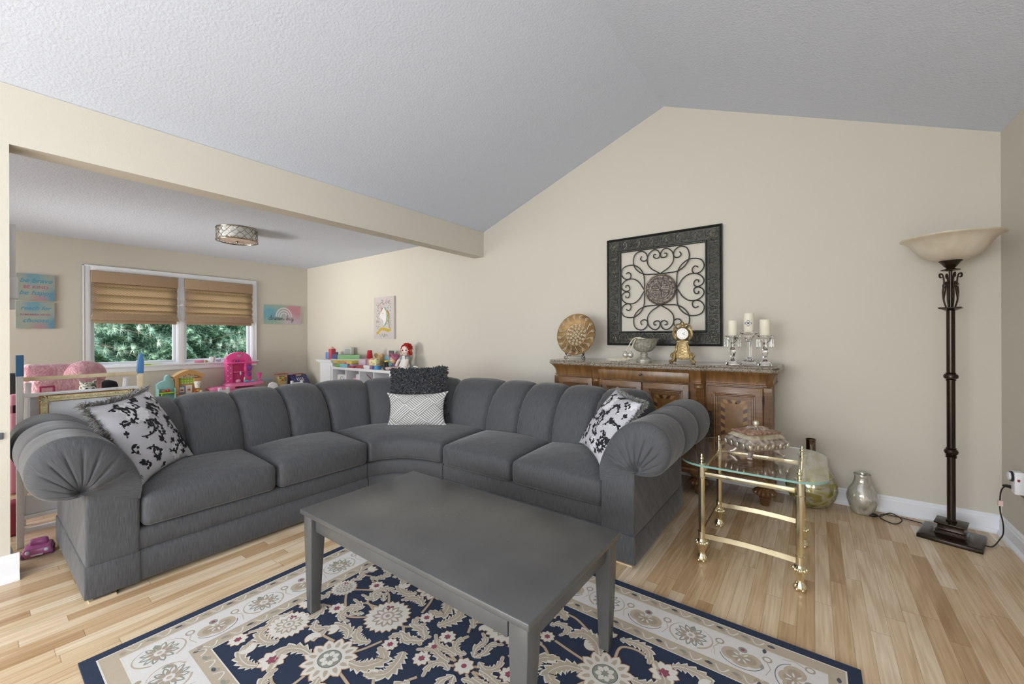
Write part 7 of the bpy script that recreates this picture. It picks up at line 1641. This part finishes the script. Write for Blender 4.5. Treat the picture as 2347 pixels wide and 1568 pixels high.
# red plastic cups stacked on clear cups
cup = [(0.0, 0.0005), (0.030, 0.0005), (0.031, 0.01), (0.042, 0.105), (0.045, 0.110), (0.041, 0.110), (0.0, 0.02)]
def cups(z, c, lab, n, flip=True):
    for k in range(n):
        t_ = MB(); pr = [(r, (0.11-zz if flip else zz)*0.85) for r, zz in cup]
        if flip: pr = pr[::-1]; pr = [(r, max(0.0005, zz)) for r, zz in [(rr, (0.11-z0_)*0.85) for rr, z0_ in cup[1:5]]][::-1]; pr = [(pr[0][0], pr[0][1])]+pr[1:]+[(0.0, pr[-1][1])]
        t_.lathe(pr, 24, (-5.11, 3.462, z+0.014*k)); tag(build('plastic_cup', t_, pm(c, rough=.3, var=.03)), lab[k], 'cup', 'stacked party cups')
cups(0.7760, '#c98d98', ('clear pink cup at the bottom of the cup tower', 'second clear pink cup from the bottom of the tower'), 2)
cups(0.8850, '#b3202e', ('lower red party cup nested in the tower', 'middle red party cup nested in the tower', 'top red party cup of the tower'), 3)
o = MB(); o.sphere((-5.06, 3.585, 0.865), 0.075, seg=18, sc=(1.1, .7, .85)); o.sphere((-5.06, 3.59, 0.80), 0.06, seg=14, sc=(1.1, .8, .86)); o.sphere((-5.13, 3.58, 0.93), 0.03, seg=10); o.sphere((-4.99, 3.58, 0.93), 0.03, seg=10); tag(build('plush_dog', o, pm('#c9a878', rough=.9, var=.08, bump=.003, bscale=90)), 'tan plush toy behind the red cup tower', 'plush toy')
t = thing('white_tray', 'white plastic tray at the front of the cube shelf below the cups', 'tray', (-4.93, 3.37, zc))
mb = MB(); mb.box(-5.05, 3.325, zc+.0005, -4.925, 3.355, 0.765); mb.box(-5.06, 3.322, 0.765, -4.915, 3.358, 0.800); build('rim', mb, M_wht, t, smooth=False, bevel=0.006)
o = MB(); o.rbox(I3, (-5.02, 3.37, 0.775), (-4.83, 3.45, 0.90), r=0.035, n=(10, 4, 8)); tag(build('snack_bag', o, mat_ramp_noise('printed_bag', [(0.35, '#b9cf8e'), (0.5, '#e6ddb0'), (0.62, '#c2604e'), (0.75, '#8fb6c8')], scale=24, rough=.3)), 'crinkled printed snack bag leaning over the white tray', 'bag')
on('teal_book', 'teal picture book standing behind the snack bag', 'book', -4.88, -4.69, 3.55, 3.58, zc, 0.925, '#6ea9b8')
on('dark_frame', 'small dark framed picture standing on the books by the bonnet doll', 'picture frame', -4.86, -4.76, 3.60, 3.62, zc, 1.0, '#55575c')
o = MB(); o.lathe([(0, .0005), (0.034, .0005), (0.026, 0.03), (0.022, 0.05), (0.034, 0.11), (0.028, 0.125), (0, 0.125)], 18, (-4.66, 3.42, zc)); tag(build('toy_vase', o, pm('#d6c83e', rough=.35, var=.05)), 'yellow and teal toy beaker in front of the bonnet doll', 'toy')
o = MB(); o.lathe([(0, .0005), (0.05, .0005), (0.05, 0.05), (0, 0.052)], 20, (-4.80, 3.375, zc)); tag(build('play_dough_tub', o, pm('#3f8cc0', rough=.35, var=.3, scale=50)), 'blue and green tub at the shelf front by the black shoes', 'tub')
on('purple_box', 'small purple printed box between the tray and the blue tub', 'box', -4.91, -4.86, 3.33, 3.36, zc, 0.80, '#8a6aa0')
# bonnet doll
t = thing('bonnet_doll', 'small doll with tan face and mauve bonnet beside the rag doll', 'doll', (-4.57, 3.50, zc))
mb = MB(); mb.sphere((-4.585, 3.475, 0.885), 0.056, seg=20, sc=(.9, .9, 1.05)); hd = build('head', mb, pm('#d9b08c', rough=.6, var=.03), t)
mb = MB(); mb.sphere((-4.568, 3.495, 0.915), 0.066, seg=20, sc=(1, .95, .85)); mb.tube(cr([(-4.64, 3.46, 0.90), (-4.61, 3.43, 0.955), (-4.565, 3.42, 0.965), (-4.525, 3.44, 0.93)], 5), 0.009, 6); build('bonnet', mb, pm('#a8607e', rough=.8, var=.08), t)
mb = MB()
for s_ in (-1, 1): mb.sphere((-4.592+s_*0.018, 3.426, 0.892), 0.005, seg=8)
mb.tube([(-4.602, 3.426, 0.862), (-4.592, 3.424, 0.859), (-4.582, 3.426, 0.862)], 0.0016, 4); build('features', mb, pm('#3a2a26', rough=.5, var=.05), hd)
mb = MB(); mb.lathe([(0, .0005), (0.06, .0005), (0.055, 0.03), (0.03, 0.085), (0.0, 0.09)], 18, (-4.575, 3.485, zc)); build('dress', mb, pm('#7d5a8c', rough=.8, var=.2, scale=30), t)
# rag doll with red yarn hair
t = thing('rag_doll', 'seated rag doll with red yarn hair, white apron and black shoes', 'doll', (-4.38, 3.50, zc))
M_skin = pm('#e2cfc4', rough=.8, var=.02); hx, hy, hz = -4.378, 3.515, 1.010
mb = MB(); mb.sphere((hx, hy, hz), 0.066, seg=22, sc=(1, .8, 1.05)); hd = build('head', mb, M_skin, t)
R = random.Random(8); mb = MB()
for i in range(330):
    a = R.uniform(-0.35, PI+0.35); rr = R.uniform(0.9, 1.12); bx = hx+0.068*math.cos(a)*rr; bz = hz+0.014+0.070*math.sin(a)*rr; by = hy+R.uniform(-0.02, 0.055)
    if a < 0.1 or a > PI-0.1: bz -= R.uniform(0, 0.06)
    v = Vector((R.uniform(-1, 1), R.uniform(-1, 1), R.uniform(-1, 1)))*0.013; mb.tube([(bx-v.x, by-v.y, bz-v.z), (bx+v.z*.4, by, bz+v.x*.4), (bx+v.x, by+v.y, bz+v.z)], 0.005, 5)
build('yarn_hair', mb, pm('#b8261f', rough=.85, var=.15, scale=60), t)
fd = Vector((0.5, -0.86, 0)); fs = Vector((0.86, 0.5, 0)); hc = Vector((hx, hy, hz))
for s_ in (-1, 1): mb = MB(); mb.sphere(hc+fd*0.050+fs*(s_*0.025)+Vector((0, 0, 0.006)), 0.011, seg=10, sc=(.8, .8, 1.15)); build('eye', mb, pm('#17171b', rough=.2, var=.05), hd)
mb = MB(); mb.tube(cr([tuple(hc+fd*0.053-fs*0.018+Vector((0, 0, -0.026))), tuple(hc+fd*0.055+Vector((0, 0, -0.033))), tuple(hc+fd*0.053+fs*0.018+Vector((0, 0, -0.026)))], 4), 0.0018, 4); build('smile', mb, pm('#9a4a44', rough=.5, var=.05), hd)
mb = MB(); mb.lathe([(0.0, .0005), (0.12, .0005), (0.115, 0.03), (0.075, 0.08), (0.050, 0.13), (0.055, 0.17), (0.03, 0.195), (0, 0.2)], 24, (hx, 3.52, zc), sx=1.0, sy=.62, flute=12, fa=.08, frange=(1, 3)); build('dress', mb, pm('#8f9a98', rough=.85, var=.08, scale=40), t)
def apf(u, v):
    zz = 0.155-0.150*v; rr = (0.052+0.075*v**0.8)*1.06; aa = -PI/2-0.75+2.0*u; return Vector((hx+rr*math.cos(aa), 3.52+rr*0.66*math.sin(aa)-0.004, zc+zz+0.004+0.004*math.sin(u*30)*v))
mb = MB(); mb.grid(apf, 30, 12); mb.grid(lambda u, v: Vector((hx-0.028+0.056*u, 3.478-0.004*math.sin(u*PI), zc+0.195-0.045*v)), 6, 4); build('apron', mb, pm('#dfdedb', rough=.85, var=.03), t, solid=0.003)
for s_ in (-1, 1):
    mb = MB(); mb.tube(cr([(hx+s_*0.052, 3.50, zc+0.165), (hx+s_*0.092, 3.465, zc+0.12), (hx+s_*0.098, 3.435, zc+0.05)], 5), [0.022]*3+[0.018]*8 if False else 0.020, 10); build('arm', mb, M_skin, t)
    mb = MB(); mb.sphere((hx+s_*0.066, 3.50, zc+0.155), 0.036, seg=12); build('puff_sleeve', mb, pm('#8f9a98', rough=.85, var=.08, scale=40), t)
mw, mr = lin('#e2dedb'), lin('#c07a70')
for s_ in (0, 1):
    mb = MB(); A = Vector((hx-0.02, 3.45-0.02*s_, zc+0.03)); B = Vector((hx-0.20-0.012*s_, 3.385-0.028*s_, zc+0.026)); d = (B-A).normalized(); pth = Vector((-d.y, d.x, 0))
    mb.grid(lambda u, v: A.lerp(B, v)+(pth*math.cos(2*PI*u)+Vector((0, 0, 1))*math.sin(2*PI*u))*0.021, 14, 60, cu=True, colf=lambda u, v: mr if (v*13) % 1 < .45 else mw); build('striped_leg', mb, mat_vcol('striped_sock'), t)
    mb = MB(); mb.tube(cr([tuple(B), tuple(B+d*0.015), tuple(B+d*0.026+Vector((0, 0, 0.03))), tuple(B+d*0.022+Vector((-0.012, 0, 0.062)))], 4), 0.024, 10); mb.sphere(B+d*0.020+Vector((-0.012, 0, 0.064)), 0.024, seg=10); mb.sphere(B+d*0.01, 0.0245, seg=10); build('shoe', mb, pm('#1d2024', rough=.5, var=.05), t)
# inside the cubes
t = thing('white_tote', 'white tote bag with grey ring motif in the first cube', 'bag', (-5.68, 3.45, 0.383))
mb = MB(); mb.rbox(I3, (-5.80, 3.36, 0.3835), (-5.57, 3.52, 0.64), r=0.03, n=(8, 5, 8)); b_ = build('bag', mb, pm('#dcdcdc', rough=.7, var=.02), t, weld=True, angle=80)
mb = MB(); mb.tube([(-5.66+0.035*math.cos(2*PI*k/20), 3.358, 0.575+0.035*math.sin(2*PI*k/20)) for k in range(20)], 0.004, 5, closed=True); build('ring_motif', mb, pm('#9a9a9e', rough=.6, var=.03), b_)
on('pink_book', 'pink book leaning in the second cube', 'book', -5.44, -5.31, 3.40, 3.46, 0.383, 0.60, '#d9a2b4')
on('white_folder', 'white folder standing in the second cube', 'folder', -5.30, -5.22, 3.36, 3.60, 0.383, 0.66, '#dcd9dc')
o = MB(); o.tube([(-5.03, 3.36, 0.67), (-4.94, 3.38, 0.60), (-4.86, 3.40, 0.54)], 0.006, 6); tag(build('red_wand', o, pm('#8f3a4a', rough=.4, var=.05)), 'thin dark red toy wand leaning in the third cube', 'toy')
on('dark_frame', 'dark rimmed toy frame in the fourth cube', 'picture frame', -4.56, -4.50, 3.34, 3.40, 0.383, 0.60, '#2f3646')
# two white metal hoop chair backs behind the corner
for i, (x, y, zt, lab) in enumerate(((-3.93, 3.30, 0.832, 'white metal hoop chair back left of the shaggy pillow'), (-3.56, 3.32, 0.800, 'white metal hoop chair back right of the shaggy pillow'))):
    t = thing('hoop_chair', lab, 'chair', (x, y, 0), 'white hoop-backed chairs behind the sofa')
    mb = MB(); mb.tube([(x-0.055, y, 0.42), (x-0.055, y, zt-0.06)]+[(x+0.055*math.cos(PI-PI*k/10), y, zt-0.055+0.055*math.sin(PI*k/10)) for k in range(11)]+[(x+0.055, y, zt-0.06), (x+0.055, y, 0.42)], 0.007, 8); build('hoop_back', mb, M_wht, t)
    mb = MB(); mb.lathe([(0, .40), (0.12, .40), (0.125, .41), (0.12, .42), (0, .42)], 24, (x, y+0.0, 0)); build('seat', mb, M_wht, t)
    for a in range(4): mb = MB(); mb.tube([(x+0.08*math.cos(a*PI/2+.78), y+0.08*math.sin(a*PI/2+.78), 0.40), (x+0.11*math.cos(a*PI/2+.78), y+0.11*math.sin(a*PI/2+.78), 0.0)], 0.008, 6); build('leg', mb, M_wht, t)
